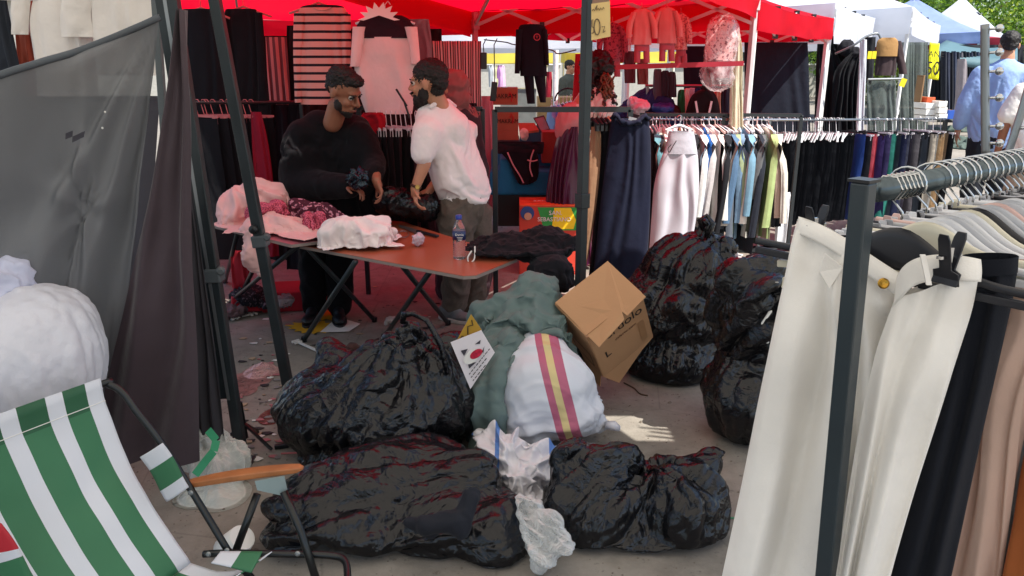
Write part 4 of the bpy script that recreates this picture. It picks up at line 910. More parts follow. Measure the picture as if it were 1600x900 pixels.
for nm,ofs in(('waistband',0),):
    fb=MB();fb.grid(lambda u,v:bez(tp,u).lerp(bez(bt_,u),v)+Vector((0,-.002*math.sin(math.pi*v)-.004*math.sin(u*9)*v,0)),24,8);fb.build(nm,M_wt,root,smooth=True,solid=.004)
0 and fb.grid(lambda u,v:bez(bt_,u).lerp(bez([W(1388,520,1.02),W(1405,500,.985),W(1460,500,.965),W(1520,490,.965)],u),v)+Vector((0,-.010*math.sin(math.pi*v)-.004,0)),24,8)
tp2=[W(1246,338,1.185),W(1300,352,1.14),W(1350,395,1.09),W(1406,428,1.05)];bt2=[W(1240,362,1.18),W(1292,378,1.13),W(1345,425,1.08),W(1402,462,1.04)]
fb=MB();fb.grid(lambda u,v:bez(tp2,u).lerp(bez(bt2,u),v)+Vector((0,-.005*math.sin(math.pi*v)-.006,0)),24,8);fb.build('waistband',M_wt,root,smooth=True,solid=.004)
pk=MB();pk.prism([W(1290,396,1.10),W(1318,418,1.09),W(1296,452,1.085),W(1280,425,1.10)],(0,.004,0));pk.build('pocket_flap',M_wt,root,bev=.001)
bt=MB();bt.lathe(W(1380,443,1.045),[(.0075,0),(.008,.002),(.006,.004),(.002,.003)],16,axis=(-.25,-1,.35));bt.build('gold_button',mat('gold_button','#b58b3a',.25,metal=1,var=.1),root)
lo=MB()
for pts in([W(1438,398,.968),W(1447,398,.968),W(1457,446,.962),W(1448,446,.962)],):
    lo=MB();lo.prism(pts,(0,.003,0));lo.build('belt_loop',M_wt,root,bev=.0008)
c0=W(1274,350,1.17);c1=W(1484,398,.965);hd_=(c1-c0).normalized();hn=Vector((-hd_.y,hd_.x,0)).normalized()
for c_ in(c0,c1):clip(c_,Vector((hd_.x,hd_.y,0)).normalized(),hn,M_blh,H0,1.0)
def trousers(label,rows,m,seed,folds=1.5,famp=.014,t=.022,group='trousers on the foreground rack',name='hung_trousers'):
    root=empty(name,W((rows[-1][1]+rows[-1][2])/2,rows[-1][0],rows[-1][3]),label,'trousers',group)
    panelmesh(rows,t,folds,famp,seed).build('trouser_legs',m,root,smooth=True)
    r0=rows[0];r=[(r0[0]-2,r0[1],r0[2],r0[3]-.004,r0[4]-.004),(r0[0]+24,r0[1]+(rows[1][1]-r0[1])*.2,r0[2]+(rows[1][2]-r0[2])*.2,r0[3]-.004,r0[4]-.004)]
    slab_mesh(prow(r,0),t=t+.003,nu=16,nv=4,famp=0).build('waistband',m,root,smooth=True);return root
trousers('black trousers hanging right behind the white pair on the foreground rack',[(402,1500,1592,1.04,1.0),(460,1500,1584,1.04,1.0),(560,1480,1562,1.03,.99),(700,1440,1530,1.03,.99),(930,1375,1480,1.02,.98),(1080,1340,1440,1.02,.98)],fab('#171a22',b2=.2),7)
trousers('pale peach trousers hanging behind the black pair',[(405,1560,1640,1.12,1.05),(500,1556,1640,1.12,1.05),(620,1545,1600,1.12,1.05),(760,1515,1585,1.12,1.06),(930,1470,1560,1.12,1.06),(1080,1440,1530,1.12,1.06)],fab('#d3b3a2',b2=.2),9,folds=2)
trousers('light grey trousers hanging between the peach and the rust pair',[(440,1600,1680,1.12,1.04),(600,1585,1660,1.12,1.04),(760,1560,1640,1.12,1.05),(930,1530,1600,1.12,1.06),(1080,1500,1570,1.12,1.06)],fab('#a7a4a6',b2=.2),11)
trousers('rust orange trousers at the lower right corner on the foreground rack',[(560,1640,1700,1.1,1.0),(700,1612,1690,1.08,1.0),(800,1590,1680,1.07,1.0),(930,1560,1660,1.06,1.0),(1080,1535,1640,1.06,1.0)],fab('#a05a30',b2=.2),13)
trousers('navy trousers folded over a hanger behind the rack post',[(372,1290,1400,1.30,1.22),(400,1300,1410,1.30,1.22),(450,1310,1425,1.3,1.22),(600,1300,1400,1.3,1.22),(900,1280,1380,1.3,1.22)],fab('#20222c',b2=.2),15)
# ================================================================= STALL INTERIOR
# dark sheets added to stand for the unlit depth of the stall
cloth('stall_shade_sheet',[(56,262,480),(150,268,482),(300,274,486),(470,282,490)],6.4,mat('stall_shade_black','#0c090c',.9,var=.2,b2=.4,b2s=3),label='black sheet added to darken the stall depth, left part behind the hanging trousers',cat='cloth wall',group='added dark sheets',t=.01,folds=7,famp=.03,nu=50,taper=.8)
cloth('stall_shade_sheet',[(45,478,690),(150,480,692),(300,484,694),(440,488,696)],6.9,mat('stall_shade_maroon','#170a10',.9,var=.2,b2=.4,b2s=3),label='dark maroon sheet added to darken the stall depth behind the two men',cat='cloth wall',group='added dark sheets',t=.01,folds=7,famp=.03,nu=50,taper=.8)
SC=stripe_mat('pinstriped_curtain',['#d9c3c0','#3a3338'],'U',.05,.85,duty=.62)
def curtain(name,rows,Y,m,per,label,cat,nu=60,nv=20,folds=6,amp=.02):
    r=smooth_rows(prow(rows,Y),3);k=len(r)-1
    mb=MB();us=[]
    def fn(u,v):
        x=min(v*k,k-1e-6);i=int(x);f=x-i;a=r[i][0].lerp(r[i+1][0],f);b=r[i][1].lerp(r[i+1][1],f)
        return a.lerp(b,u)+Vector((0,-amp*math.sin(u*folds*6.283+nz(v*2,u)*1.5),0))
    mb.grid(fn,nu,nv);me=mb.mesh(name);uv=me.uv_layers.new(name='UVMap')
    for p in me.polygons:
        for li in p.loop_indices:
            vi=me.loops[li].vertex_index;uv.data[li].uv=((vi%nu)/(nu-1),(vi//nu)/(nv-1))
    o=link(name,me,m);tag(o,label,cat);md=o.modifiers.new('thick','SOLIDIFY');md.thickness=.003;return o
curtain('striped_curtain',[(64,672,752),(160,678,752),(330,690,756),(430,694,758)],6.75,SC,1,'pale curtain with thin dark vertical stripes hanging behind the man in white','curtain')
# ---- front-facing garments
BK=fab('#121218');NV=fab('#15182a');
sleeve_top('hung_black_jersey',[(14,290,340),(24,280,348),(100,284,350),(175,288,352)],5.3,[[(20,280,294),(100,276,290),(165,276,288)]],BK,'black top on a red hanger, leftmost inside the stall','top','dark tops hanging at the left of the stall',hanger=(314,12,M_pnk))
sleeve_top('hung_black_jersey',[(14,356,396),(24,350,404),(100,352,408),(190,354,412)],5.4,[[(20,398,410),(100,402,416),(180,404,420)]],BK,'black long sleeved top just right of the leaning tent leg','top','dark tops hanging at the left of the stall',hanger=(380,10,M_pnk),seed=4)
cloth('pink_striped_cloth',[(58,415,448),(120,418,452),(190,424,456)],5.9,stripe_mat('pink_grey_stripe',['#c78a8a','#6d4a50'],'X',.045),label='pinkish vertically striped cloth hanging left of the striped top',cat='cloth',t=.01,folds=3,famp=.01)
cloth('crimson_cloth',[(50,394,408),(120,398,416),(180,402,420)],5.6,fab('#7a1c34'),label='narrow crimson cloth hanging beside the black top',cat='cloth',t=.01,folds=1)
cloth('dark_hung_dress',[(40,448,470),(120,446,474),(210,444,478)],6.0,BK,label='dark dress hanging left of the striped top',cat='dress',t=.02,folds=2)
ST=stripe_mat('horizontal_stripe_jersey',['#d8978f','#1e1620'],2,.052,.85,duty=.68)
root=sleeve_top('hung_striped_top',[(8,480,527),(16,466,541),(60,464,544),(120,466,544),(163,470,540)],5.2,[[(20,459,478),(80,458,474),(160,461,473)],[(22,532,548),(80,534,549),(140,536,549)]],ST,'long sleeved top with black horizontal stripes on a hanger','top',hanger=(498,4,M_pnk),t=.035,collar=(503,8,14))
# white and dark t-shirt
root=sleeve_top('hung_tshirt',[(58,556,648),(90,554,650),(130,556,650),(178,572,644)],5.15,[],fab('#e4c9c6',b2=.3),'pale t-shirt with a dark yoke hanging beside the man in white','t-shirt',hanger=(602,20,M_whh),t=.04,folds=2,famp=.014)
mb=slab_mesh(smooth_rows(prow([(24,578,628),(32,562,642),(46,556,648),(60,556,649)],5.15),3),t=.044,folds=2,famp=.006,nu=22,nv=14);mb.build('yoke',fab('#2c1620'),root,smooth=True)
for s in([(42,551,572),(75,549,566),(104,547,562)],[(42,632,652),(75,640,655),(100,642,657)]):
    slab_mesh(smooth_rows(prow(s,5.12),3),t=.03,folds=1,famp=.004,nu=12,nv=12).build('sleeve',fab('#e4c9c6',b2=.3),root,smooth=True)
# jagged white card crown behind the hanger
pts=[];
for i in range(15):
    a=math.pi*(1.0-i/14.0)*1.0;r_=33 if i%2==0 else 22;pts.append((592+r_*math.cos(a)*1.0,31-r_*.85*math.sin(a)))
pts=[(x,y) for x,y in pts]+[(616,32),(592,24),(568,32)]
o=MB().prism([W(x,y,5.05) for x,y in pts],(0,.004,0)).build('starburst_card',M_wht);tag(o,'jagged white starburst card fixed above the pale t-shirt','card')
cloth('grey_blouse',[(30,640,670),(60,640,674),(96,644,676)],5.5,fab('#7c6a70'),label='grey top hanging half hidden behind the pale t-shirt',cat='top',t=.02,folds=2)
# black tracksuit with a round red emblem
TS=fab('#0f101a',b2=.2)
root=empty('tracksuit',W(830,162,5.6),'black tracksuit with a round red emblem hanging under the canopy','tracksuit')
mb=slab_mesh(smooth_rows(prow([(38,818,844),(44,810,853),(80,811,853),(119,813,855)],5.6),3),t=.04,folds=1.5,famp=.006,nu=24,nv=20)
for s in([(46,806,817),(80,805,815),(115,804,812)],[(46,846,855),(75,850,857),(102,852,858)]):slab_mesh(smooth_rows(prow(s,5.58),3),t=.025,folds=1,famp=.003,nu=10,nv=12,mb=mb)
mb.build('jacket',TS,root,smooth=True)
for s in([(117,818,834),(140,821,835),(162,824,836)],[(117,834,852),(140,839,853),(160,844,853)]):slab_mesh(smooth_rows(prow(s,5.6),3),t=.03,folds=1,famp=.003,nu=12,nv=12).build('trouser_leg',TS,root,smooth=True)
RP=mat('crest_red','#a83848',.5)
em=MB();c=W(839,58,5.54)
em.tube([c+Vector((.021*math.cos(a),0,.021*math.sin(a))) for a in [i*math.pi/8 for i in range(17)]],.0035,5,cap=False)
em.build('emblem_ring',RP,root)
em=MB();em.tube([c+Vector((-.007,0,.007)),c+Vector((.007,0,.007)),c+Vector((0,0,-.009)),c+Vector((-.007,0,.007))],.0025,4);em.build('emblem_mark',RP,root)
h=MB();h.tube([W(822,42,5.6),W(828,36,5.6),W(836,42,5.6)],.012,6);h.tube([W(829,38,5.6),W(829,30,5.6)],.003,5);h.build('hanger',M_pnk,root)
# hats/cables : black speaker-like boxes hung by cords
for (x0,y0,x1,y1,lab) in((756,82,756,108,'black power adapter box hanging by its cord beside the pink pole'),(773,128,770,158,'black plug strip hanging by its cord in front of the cartons')):
    Yc=5.9;root=empty('power_adapter',W(x1,y1,Yc),lab,'adapter')
    MB().beam(W(x0,y0,Yc),W(x1,y1,Yc),.045,.03).build('case',M_bkp,root,bev=.005)
    MB().tube([W(x0+4,60,Yc),W(x0-1,70,Yc),W(x0,y0,Yc)],.004,5).build('cord',M_bkp,root)
mb=MB();mb.tube(smp([W(756,62,5.9),W(790,66,5.9),W(805,70,5.9),W(860,78,5.6),W(872,84,5.4),W(900,78,5.2)]),.0045,5);tag(mb.build('cable',M_bkp,smooth=True),'black cable sagging under the canopy behind the tracksuit','cable')
# ---------------- rails inside the stall
def rail(name,a,b,r,label,m=M_blk,posts=(),cat='rail',group=None,sq=False):
    root=empty(name,(a+b)/2*1.0-Vector((0,0,0)),label,cat,group);root.location.z=0
    mb=MB();(mb.beam(a,b,r*2,r*2) if sq else mb.tube([a,b],r,8));mb.build('top_rail',m,root)
    for p in posts:
        q=Vector(p);MB().beam(Vector((q.x,q.y,0)),q,r*2,r*2).build('post',m,root,bev=.002)
    return root
def at_hang(a,b,n,jit=.3,seed=0):
    rr=random.Random(seed);return [a.lerp(b,(i+.5+rr.uniform(-jit,jit))/n) for i in range(n)]
def edge_garment(p,bdir,col,kind,L,w,t,label,cat,group,hang=M_whh,seed=0,drop=.06,clips=False,fam=.006,tex=None,sway=0):
    """garment hanging from a rail, its plane across the rail"""
    rr=random.Random(seed*13+7);bd=Vector(bdir).normalized();hd=Vector((bd.y,-bd.x,0));
    if hd.y>0:hd=-hd
    ang=rr.uniform(-.26,.26)+sway;hd=(hd+bd*ang).normalized()
    root=empty({'top':'hung_blouse','coat':'hung_coat'}.get(kind,'hung_'+kind),p-Vector((0,0,drop+L)),label,cat,group)
    top=p-Vector((0,0,drop));z=Vector((0,0,1));M=tex or fab(col)
    def row(dz,wf,wn,dx=0):return(top-hd*wf-z*dz+bd*dx,top+hd*wn-z*dz+bd*dx)
    if kind in('top','hoodie','coat','shirt'):
        rows=[row(0,w*.18,w*.18),row(.035,w*.40,w*.40),row(.10,w*.5,w*.5),row(L*.5,w*.47,w*.47,rr.uniform(-.01,.01)),row(L,w*.48,w*.5,rr.uniform(-.015,.015))]
        mb=slab_mesh(rows,t=t,nu=14,nv=12,folds=2,famp=fam,seed=seed)
        sl=L*rr.uniform(.80,.92);sd=rr.uniform(-.01,.01)
        sb=rr.uniform(.02,.07)*rr.choice((-1,1));rows=[row(.045,-w*.38,w*.42,sd),row(.10,-w*.58,w*.56,sd),row(sl*.5,-w*.50,w*.64,sd*2+sb*.5),row(sl,-w*.46,w*.60,sd*2+sb)]
        slab_mesh([(q1.lerp(q0,.22),q1) for q0,q1 in rows],t=t*1.15,nu=10,nv=9,folds=1,famp=fam*.5,seed=seed+1,mb=mb)
    elif kind=='trousers':
        rows=[row(0,w*.42,w*.42),row(L*.3,w*.44,w*.44,rr.uniform(-.01,.01)),row(L*.6,w*.43,w*.43,rr.uniform(-.02,.02)),row(L,w*.40,w*.42,rr.uniform(-.035,.035))]
        mb=slab_mesh(rows,t=t,nu=14,nv=10,folds=1.5,famp=fam,seed=seed)
    else:
        rows=[row(0,w*.3,w*.3),row(.08,w*.4,w*.4),row(L*.5,w*.42,w*.45),row(L,w*.5,w*.5)]
        mb=slab_mesh(rows,t=t,nu=14,nv=12,folds=2.5,famp=fam*1.5,seed=seed)
    mb.build('garment',M,root,smooth=True)
    h=MB();q=[p+hd*(-.02*math.cos(a))+z*(.02*math.sin(a)) for a in (-.4,.4,1.2,2.0,2.9)][::-1]
    h.tube(q+[top+z*.012],.0028,5)
    if kind=='trousers' or clips:
        h.beam(top-hd*(w*.44)+z*.012,top+hd*(w*.44)+z*.012,.008,.014)
        for s in(-.36,.36):h.box(top+hd*(w*s)-z*.012,(.02,.02,.05),Matrix((bd,hd,z)).transposed())
    else:
        for s in(-1,1):h.beam(top+z*.012,top+hd*(w*.40*s)-z*.032,.010,.016)
    h.build('hanger',hang,root)
    return root
# left inner rail with pink hangers and black trousers
a=W(292,160,5.1);b=W(470,160,5.5)
rail('clothes_rail',a,b,.012,'low black clothes rail at the left of the stall with pink hangers',posts=(a,b))
for i,p in enumerate(at_hang(W(300,160,5.12),W(396,160,5.32),10,seed=2)):
    edge_garment(p,b-a,'#101016','trousers',.72,.36,.018,'black trousers on a pink clip hanger on the low rail left of the men','trousers','black trousers on pink hangers',hang=M_pnk,seed=i,drop=.10,sway=.9)
cloth('hung_red_trousers',[(175,392,408),(230,394,420),(330,400,432),(400,404,436)],5.2,fab('#8c1a30'),label='crimson trousers hanging at the right end of the pink hanger row',cat='trousers',t=.02,folds=2)
for i,(x0,x1,y0,y1,c,l) in enumerate(((410,432,160,300,'#131219','long black garment hanging right of the crimson trousers'),(430,452,165,300,'#1b1520','dark plum garment on the rail left of the man in black'),(450,476,168,420,'#101018','black long dress behind the shoulder of the man in black'))):
    cloth('hung_dark_garment',[(y0,x0+3,x1-3),(y0+12,x0,x1),(y1,x0-2,x1+4)],5.6,fab(c),label=l,cat='garment',group='dark garments on the inner rail',t=.03,folds=2,seed=i)
# middle rail behind the table between the men
a=W(560,168,5.35);b=W(754,170,5.35)
rail('clothes_rail',a,b,.016,'black square clothes rail behind the man in the white polo',posts=(b,a),sq=True)
cloth('bright_red_blouse',[(176,568,598),(186,563,603),(212,566,600)],5.0,fab('#a01222'),label='bright red top hanging between the two men',cat='top',t=.04,folds=2)
for i in range(9):
    t=i/8;edge_garment(W(588+62*t,178,5.05),(1,0,0),['#0f0f15','#17121a','#2a1a22','#121016','#3a2026','#100f14','#1b1419','#552830','#0f0f13'][i],'trousers',.85,.34,.018,'dark trousers on a pale hanger on the rail between the two men','trousers','dark trousers between the men',hang=M_whh,seed=i+30,drop=.10,sway=.5)
cloth('striped_sleeve',[(208,576,586),(260,578,588),(330,577,588)],4.95,stripe_mat('white_black_sleeve',['#e9dcd8','#151318'],2,.05,.85,duty=.5),label='narrow black and white striped sleeve hanging beside the man in black',cat='garment',t=.02,folds=1)
mb=MB();mb.beam(W(619,139,5.0),W(636,166,5.0),.024,.012);mb.beam(W(632,160,5.0),W(640,184,5.0),.02,.012);tag(mb.build('black_hanger_clip',M_bkp,bev=.003),'black plastic hanger end sticking up in front of the pale t-shirt','hanger')
for i,(x0,x1,c) in enumerate(((690,704,'#2a2024'),(704,716,'#17141a'),(716,732,'#3b2a30'),(732,746,'#211a20'))):
    cloth('hung_dark_garment',[(172,x0+2,x1-2),(182,x0,x1),(420,x0-1,x1+2)],5.4,fab(c),label=('dark garment on the square rail behind the polo man, the %s one'%['leftmost brown','narrow black','mauve brown','rightmost near the post'][i]),cat='garment',group='dark garments behind the polo man',t=.03,folds=2,seed=i+5)
# ================================================================= TABLES
TT=mat('terracotta_laminate','#a4563c',.35,var=.05,vscale=3,spec=.45);TE=mat('table_edge','#8f8078',.6)
def table(label,cs,z,m,legs,th=.018):
    P=[G(x,y,z) for x,y in cs];c=sum(P,Vector())/len(P);c.z=0
    root=empty('folding_table',c,label,'table','folding tables in the stall')
    MB().prism([p-Vector((0,0,th)) for p in P],(0,0,th-.002)).build('table_edge',TE,root)
    MB().prism([p-Vector((0,0,.002)) for p in P],(0,0,.002)).build('tabletop',m,root)
    for (f,t) in legs:
        a=G(f[0],f[1],.012);b=G(t[0],t[1],z-.02);MB().tube([a,b],.0145,8).build('leg',M_blk2,root,smooth=True);
        MB().lathe(a,[(.018,-.012),(.018,.02)],8).build('foot_cap',M_bkp,root)
    return root
table('orange brown folding table with crossed black legs, the water bottle standing on it',[(450,380),(724,431),(744,430),(808,404),(800,400),(628,346),(590,343)],.66,TT,[((475,531),(556,408)),((585,500),(478,385)),((600,527),(675,420)),((700,505),(620,405))])
for a_,b_ in(((520,455),(640,470)),):
    pass
table('pinkish folding table at the left of the stall, covered by a heap of pale clothes',[(334,352),(455,382),(560,368),(590,356),(470,336),(400,332)],.70,mat('rose_laminate','#a8606a',.4,var=.05),[((372,470),(420,372)),((352,440),(372,360)),((350,480),(470,380))])
# pile of pale pink and white clothes
PK=fab('#e9bdb8',b2=.3);Z1=.70
def pile(name,parts,seed,m,label,cat,group=None,amp=.02,sc_=7,vox=.012,knot=None,expand=.40,frames=24,fz=None,n=56,grow=1.0,fl=0,**k):
    es=[p for p in parts if p[0]=='e']
    if not es or fz is None:
        me=cl(parts,vox,.006,seed,expand*.6,.08,frames=14,shr=.8,cr=knot,stiff=10,floorz=fl);crumple(me,parts[0][1],(0,-.5,1),seed,rad=.022,amp=.006,Rr=2.0,base=1,stretch=.5,fine=2,floor=None);return cloth_obj(name,me,m,None,label,cat,group)
    x0=min(p[1].x-p[2][0] for p in es);x1=max(p[1].x+p[2][0] for p in es);y0=min(p[1].y-p[2][1] for p in es);y1=max(p[1].y+p[2][1] for p in es);zt=max(p[1].z+p[2][2] for p in es)
    me=drape([blob(inset(parts,.8),.018,3)],Vector(((x0+x1)/2,(y0+y1)/2,zt+.03)),(x1-x0)*grow,(y1-y0)*grow*1.1,(n,n),frames,rotz=.35*math.sin(seed*2.1),seed=seed,floorz=fz,expand=expand,bend=.06,stiff=9,mass=.3,thick=.005,wave=.03)
    c_=Vector(((x0+x1)/2+(x1-x0)*.3*math.sin(seed*5),(y0+y1)/2,zt));crumple(me,c_,(0,-.5,1),seed,rad=.040,amp=.007,Rr=2.2,base=1,stretch=.5,fine=2,floor=fz+.002,scale=.8)
    return cloth_obj(name,me,m,None,label,cat,group)
PG='clothes heaped on the tables'
pile('folded_clothes',[E_(372,318,4.5,40,24,.14),E_(400,300,4.6,36,22,.14),E_(430,305,4.6,30,20,.12),E_(360,335,4.4,24,14,.1)],1,PK,'pink tinged white garment heaped at the back left of the rose table','clothes',PG,amp=.03,fz=.71)
pile('folded_clothes',[E_(430,350,4.25,50,18,.14),E_(480,355,4.25,36,12,.12),E_(400,360,4.2,26,16,.1)],2,PK,'pale pink garment spread on the front of the rose table','clothes',PG,amp=.025,fz=.71)
pile('folded_clothes',[C_((398,360,4.08),(392,380,4.06),.05,.05),C_((392,380,4.06),(408,402,4.06),.05,.02)],3,PK,'pale pink garment hanging over the front edge of the rose table','clothes',PG,amp=.015)
HM=pattern_mat('pink_open_mesh','#d8677e','#8a2740',150,.52)
pile('mesh_top',[E_(425,325,4.35,26,16,.09),E_(402,335,4.3,18,10,.08)],4,HM,'hot pink open mesh top in the middle of the clothes heap','top',PG,amp=.012,fz=.71)
pile('patterned_top',[E_(490,326,4.4,40,10,.10),E_(520,338,4.35,26,8,.08),E_(465,322,4.4,18,9,.08)],5,pattern_mat('maroon_white_print','#4a1428','#c98a9a',45,.56),'maroon garment with a white print on the rose table','top',PG,amp=.012,fz=.71)
pile('mesh_top',[E_(490,338,4.22,20,9,.06)],6,HM,'small pink mesh piece lying on the maroon printed garment','top',PG,amp=.006,fz=.71)
pile('folded_clothes',[E_(540,352,4.05,42,17,.13),E_(590,352,4.1,34,15,.12),E_(515,362,4.0,22,12,.09),E_(575,362,4.0,40,10,.1)],7,fab('#ece0dd',b2=.3),'folded white garment lying alone on the orange brown table','clothes',PG,amp=.022,fz=.67)
MB().beam(G(472,380,.69),G(500,374,.69),.02,.008).build('white_strap',M_whp);tag(sc.objects['white_strap'],'short white plastic strip on the near corner of the table','strip')
MB().beam(G(455,322,.76),G(495,318,.76),.02,.01).build('white_hanger_arm',M_whp);tag(sc.objects['white_hanger_arm'],'white hanger arm poking out of the clothes heap','hanger')
# knife, scissors, wrapped ball
root=empty('knife',G(655,358,.665),'dark kitchen knife lying on the orange table beside a clear ball','knife')
MB().prism([G(655,360,.667),G(622,351,.667),G(624,354,.667),G(652,366,.667)],(0,0,.002)).build('blade',M_grym,root)
MB().beam(G(652,361,.672),G(684,369,.672),.022,.014).build('handle',M_bkp,root,bev=.004)
MB().tube([G(630+9*math.cos(a),366+5*math.sin(a),.67) for a in [i*math.pi/6 for i in range(13)]],.003,5).build('scissor_loop',M_grym);tag(sc.objects['scissor_loop'],'small wire ring lying beside the knife','ring')
me=blob([('e',G(653,374,.70),(.032,.032,.034))],.005,3);ruffle(me,3,.010,30);tag(link('plastic_ball',me,clear_mat('clear_ball_film','#cdbcc8',.25,.08)),'crumpled clear plastic ball on the orange table','plastic wrap')
# water bottle
BB=G(718,404,.66);root=empty('water_bottle',BB,'clear water bottle with dark blue label and blue cap on the table','bottle')
GLS=bpy.data.materials.new('clear_bottle');GLS.use_nodes=True;b_=GLS.node_tree.nodes['Principled BSDF'];b_.inputs['Base Color'].default_value=(.9,.95,1,1);b_.inputs['Roughness'].default_value=.06;b_.inputs['Transmission Weight'].default_value=.93;b_.inputs['IOR'].default_value=1.25
pr=[(.028,0),(.032,.006)]
for i in range(8):z=.012+i*.0105;pr+=[(.033,z),(.0305,z+.005)]
pr+=[(.033,.098),(.033,.150),(.030,.165),(.020,.188),(.0135,.200),(.0135,.208)]
MB().lathe(BB,pr,24).build('bottle_body',GLS,root,smooth=True)
MB().lathe(BB,[(.0342,.102),(.0342,.148)],24).build('label',mat('navy_label','#1b2c5a',.35,var=.1),root,smooth=True)
MB().lathe(BB,[(.016,.206),(.0165,.208),(.0165,.224),(.014,.228)],18).build('cap',mat('blue_cap','#2a3f9a',.35),root,smooth=True)
text('label_print','Damla',BB+Vector((.004,-.0352,.132)),.017,M_wht,root,rot=(R(90),0,0),ext=.0003)
tx=MB();[tx.box(BB+Vector((.006,-.0350,.118-k*.007)),(.03-.006*k,.0006,.002)) for k in range(3)];tx.build('label_line',M_wht,root)
# black folded clothes at the table's right end
pile('black_clothes',[E_(800,380,3.95,50,16,.16),E_(850,372,4.0,38,18,.15),E_(770,390,3.85,32,11,.12),E_(830,393,3.85,56,12,.12),E_(880,385,3.95,14,22,.12)],8,fab('#131318',.9,b2=.2),'soft heap of folded black clothes at the right end of the orange table','clothes','black clothes',fl=.67)
pile('black_clothes',[E_(860,412,3.7,40,16,.13)],18,fab('#17171c',.9,b2=.2),'black garment with a small white print slipping behind the teal fabric','clothes','black clothes',fl=.5)
MB().tube(smp([W(737,392,3.74),W(731,402,3.72),W(733,410,3.72),W(741,405,3.72),W(742,385,3.75)]),.004,6).build('cord_loop',M_whp,smooth=True);tag(sc.objects['cord_loop'],'white cord loop at the left edge of the black clothes','cord')
# black bag held by the men
me=blob([E_(612,315,4.62,32,24,.13),E_(665,325,4.65,22,24,.1),E_(640,320,4.63,24,18,.1)],.012,8);crumple(me,W(660,300,4.6),(0,0,1),3,rad=.03,amp=.010,floor=None);tag(link('plastic_bag',me,M_bag),'black plastic bag being held open by the man in the white polo','plastic bag')
# under the table
M_rb=mat('red_fabric_box','#a31024',.8,var=.1)
o=MB().box(G(462,462,.07),(.42,.3,.14),(0,0,.15)).build('red_box',M_rb,bev=.01);tag(o,'flat red box lying under the tables','box')
o=MB().box(G(385,470,.08),(.20,.2,.10),(0,.1,.4)).build('red_box',M_rb,bev=.01);o.name='red_box';tag(o,'small red box under the rose table near the tent leg','box')
cloth('red_table_cloth',[(392,360,385),(440,362,392),(452,364,396)],4.9,M_rb,label='red cloth hanging at the back below the rose table',cat='cloth',t=.01,folds=2)
def star(cx_,cy_,a,b,n,seed,z=.006):
    rr=random.Random(seed);return [G(cx_+(a if i%2 else a*.72)*math.cos(t)*rr.uniform(.88,1.1),cy_+(b if i%2 else b*.7)*math.sin(t),z) for i,t in enumerate([k*2*math.pi/n for k in range(n)])]
MY=mat('orange_yellow_paper','#c99a1c',.7,var=.05)
tag(MB().prism(star(507,492,32,9,26,1,.012),(0,0,.002)).build('starburst_sign',MY),'upper yellow starburst sign on the ground behind the table leg','sign','yellow starburst signs')
o=MB().prism(star(490,511,42,11,28,2,.006),(0,0,.002)).build('starburst_sign',MY);tag(o,'lower yellow starburst sign on the ground, partly under a white paper','sign','yellow starburst signs')
tag(MB().prism([G(500,519,.010),G(545,518,.010),G(563,506,.010),G(540,499,.010),G(520,502,.010)],(0,0,.0015)).build('paper_sheet',M_wht),'white paper sheet lying on the yellow sign','paper')
# hangers and scraps on the ground
def floor_hanger(a,b,label,m=M_whp):
    a,b=G(*a,.012),G(*b,.012);d_=(b-a).normalized();n_=Vector((-d_.y,d_.x,0));root=empty('dropped_hanger',(a+b)/2,label,'hanger','hangers dropped on the ground')
    MB().beam(a,b,.018,.009).build('bar',m,root,bev=.002)
    for p in(a,b):
        c=MB();c.box(p+d_*.0,(.05,.016,.014),(0,0,math.atan2(n_.y,n_.x)));c.box(p+d_*.03,(.05,.012,.012),(0,0,math.atan2(n_.y,n_.x)));c.build('clip',m,root,bev=.002)
floor_hanger((462,533),(505,552),'pale clip hanger on the ground in front of the table leg')
floor_hanger((362,498),(392,491),'pale hanger on the ground behind the leaning tent leg')
rr=random.Random(12);SCR=[M_whp,mat('scrap_grey','#7a7472',.8),mat('scrap_pink','#a86468',.7),mat('scrap_dark','#2b2224',.8),mat('scrap_tan','#a08a70',.8)]
SL=['white','grey','pink','dark','tan']
for i in range(120):
    x=rr.uniform(365,720);y=rr.uniform(445,720)
    if 450<x and y>560:x=rr.uniform(370,448)
    p=G(x,y,.004);s=rr.uniform(.008,.03);k=rr.randrange(5);a=rr.uniform(0,3)
    P=[p+Vector((s*math.cos(a+t)*rr.uniform(.5,1.3),s*.7*math.sin(a+t)*rr.uniform(.5,1.3),0)) for t in(0,1.3,2.5,3.8,5.1)]
    o=MB().prism(P,(0,0,.003)).build('litter_scrap',SCR[k]);tag(o,'small %s scrap of litter on the stall floor'%SL[k],'litter','litter scraps on the floor')
def litter(px,py,label,parts,m,seed,amp=.02):
    me=blob(parts,.010,3);ruffle(me,seed,amp,22,oct=2);tag(link('rubbish_heap',me,m),label,'rubbish','rubbish under the tables')
litter(395,460,'dark tangled rubbish with small glitter behind the leaning tent leg',[E_(390,462,4.9,28,14,.12),E_(420,470,4.9,18,10,.1)],pattern_mat('dark_glitter','#1c1620','#6d5a66',70,.6),4)
litter(440,470,'grey crumpled plastic rubbish at the clamp of the leaning tent leg',[E_(444,470,4.7,14,8,.07)],clear_mat('grey_film','#9a8f94',.3),5)
litter(400,640,'crumpled clear wrapper on the concrete left of the big bag',[E_(420,640,3.5,16,7,.08),E_(405,655,3.45,12,6,.06)],film_mat('clear_wrap','#c9b8b6',.2,9,26,.03,.01,.5,.6),8)
litter(500,575,'grey plastic rag behind the big black bag',[E_(520,570,3.7,22,9,.08)],fab('#5d5456'),9)
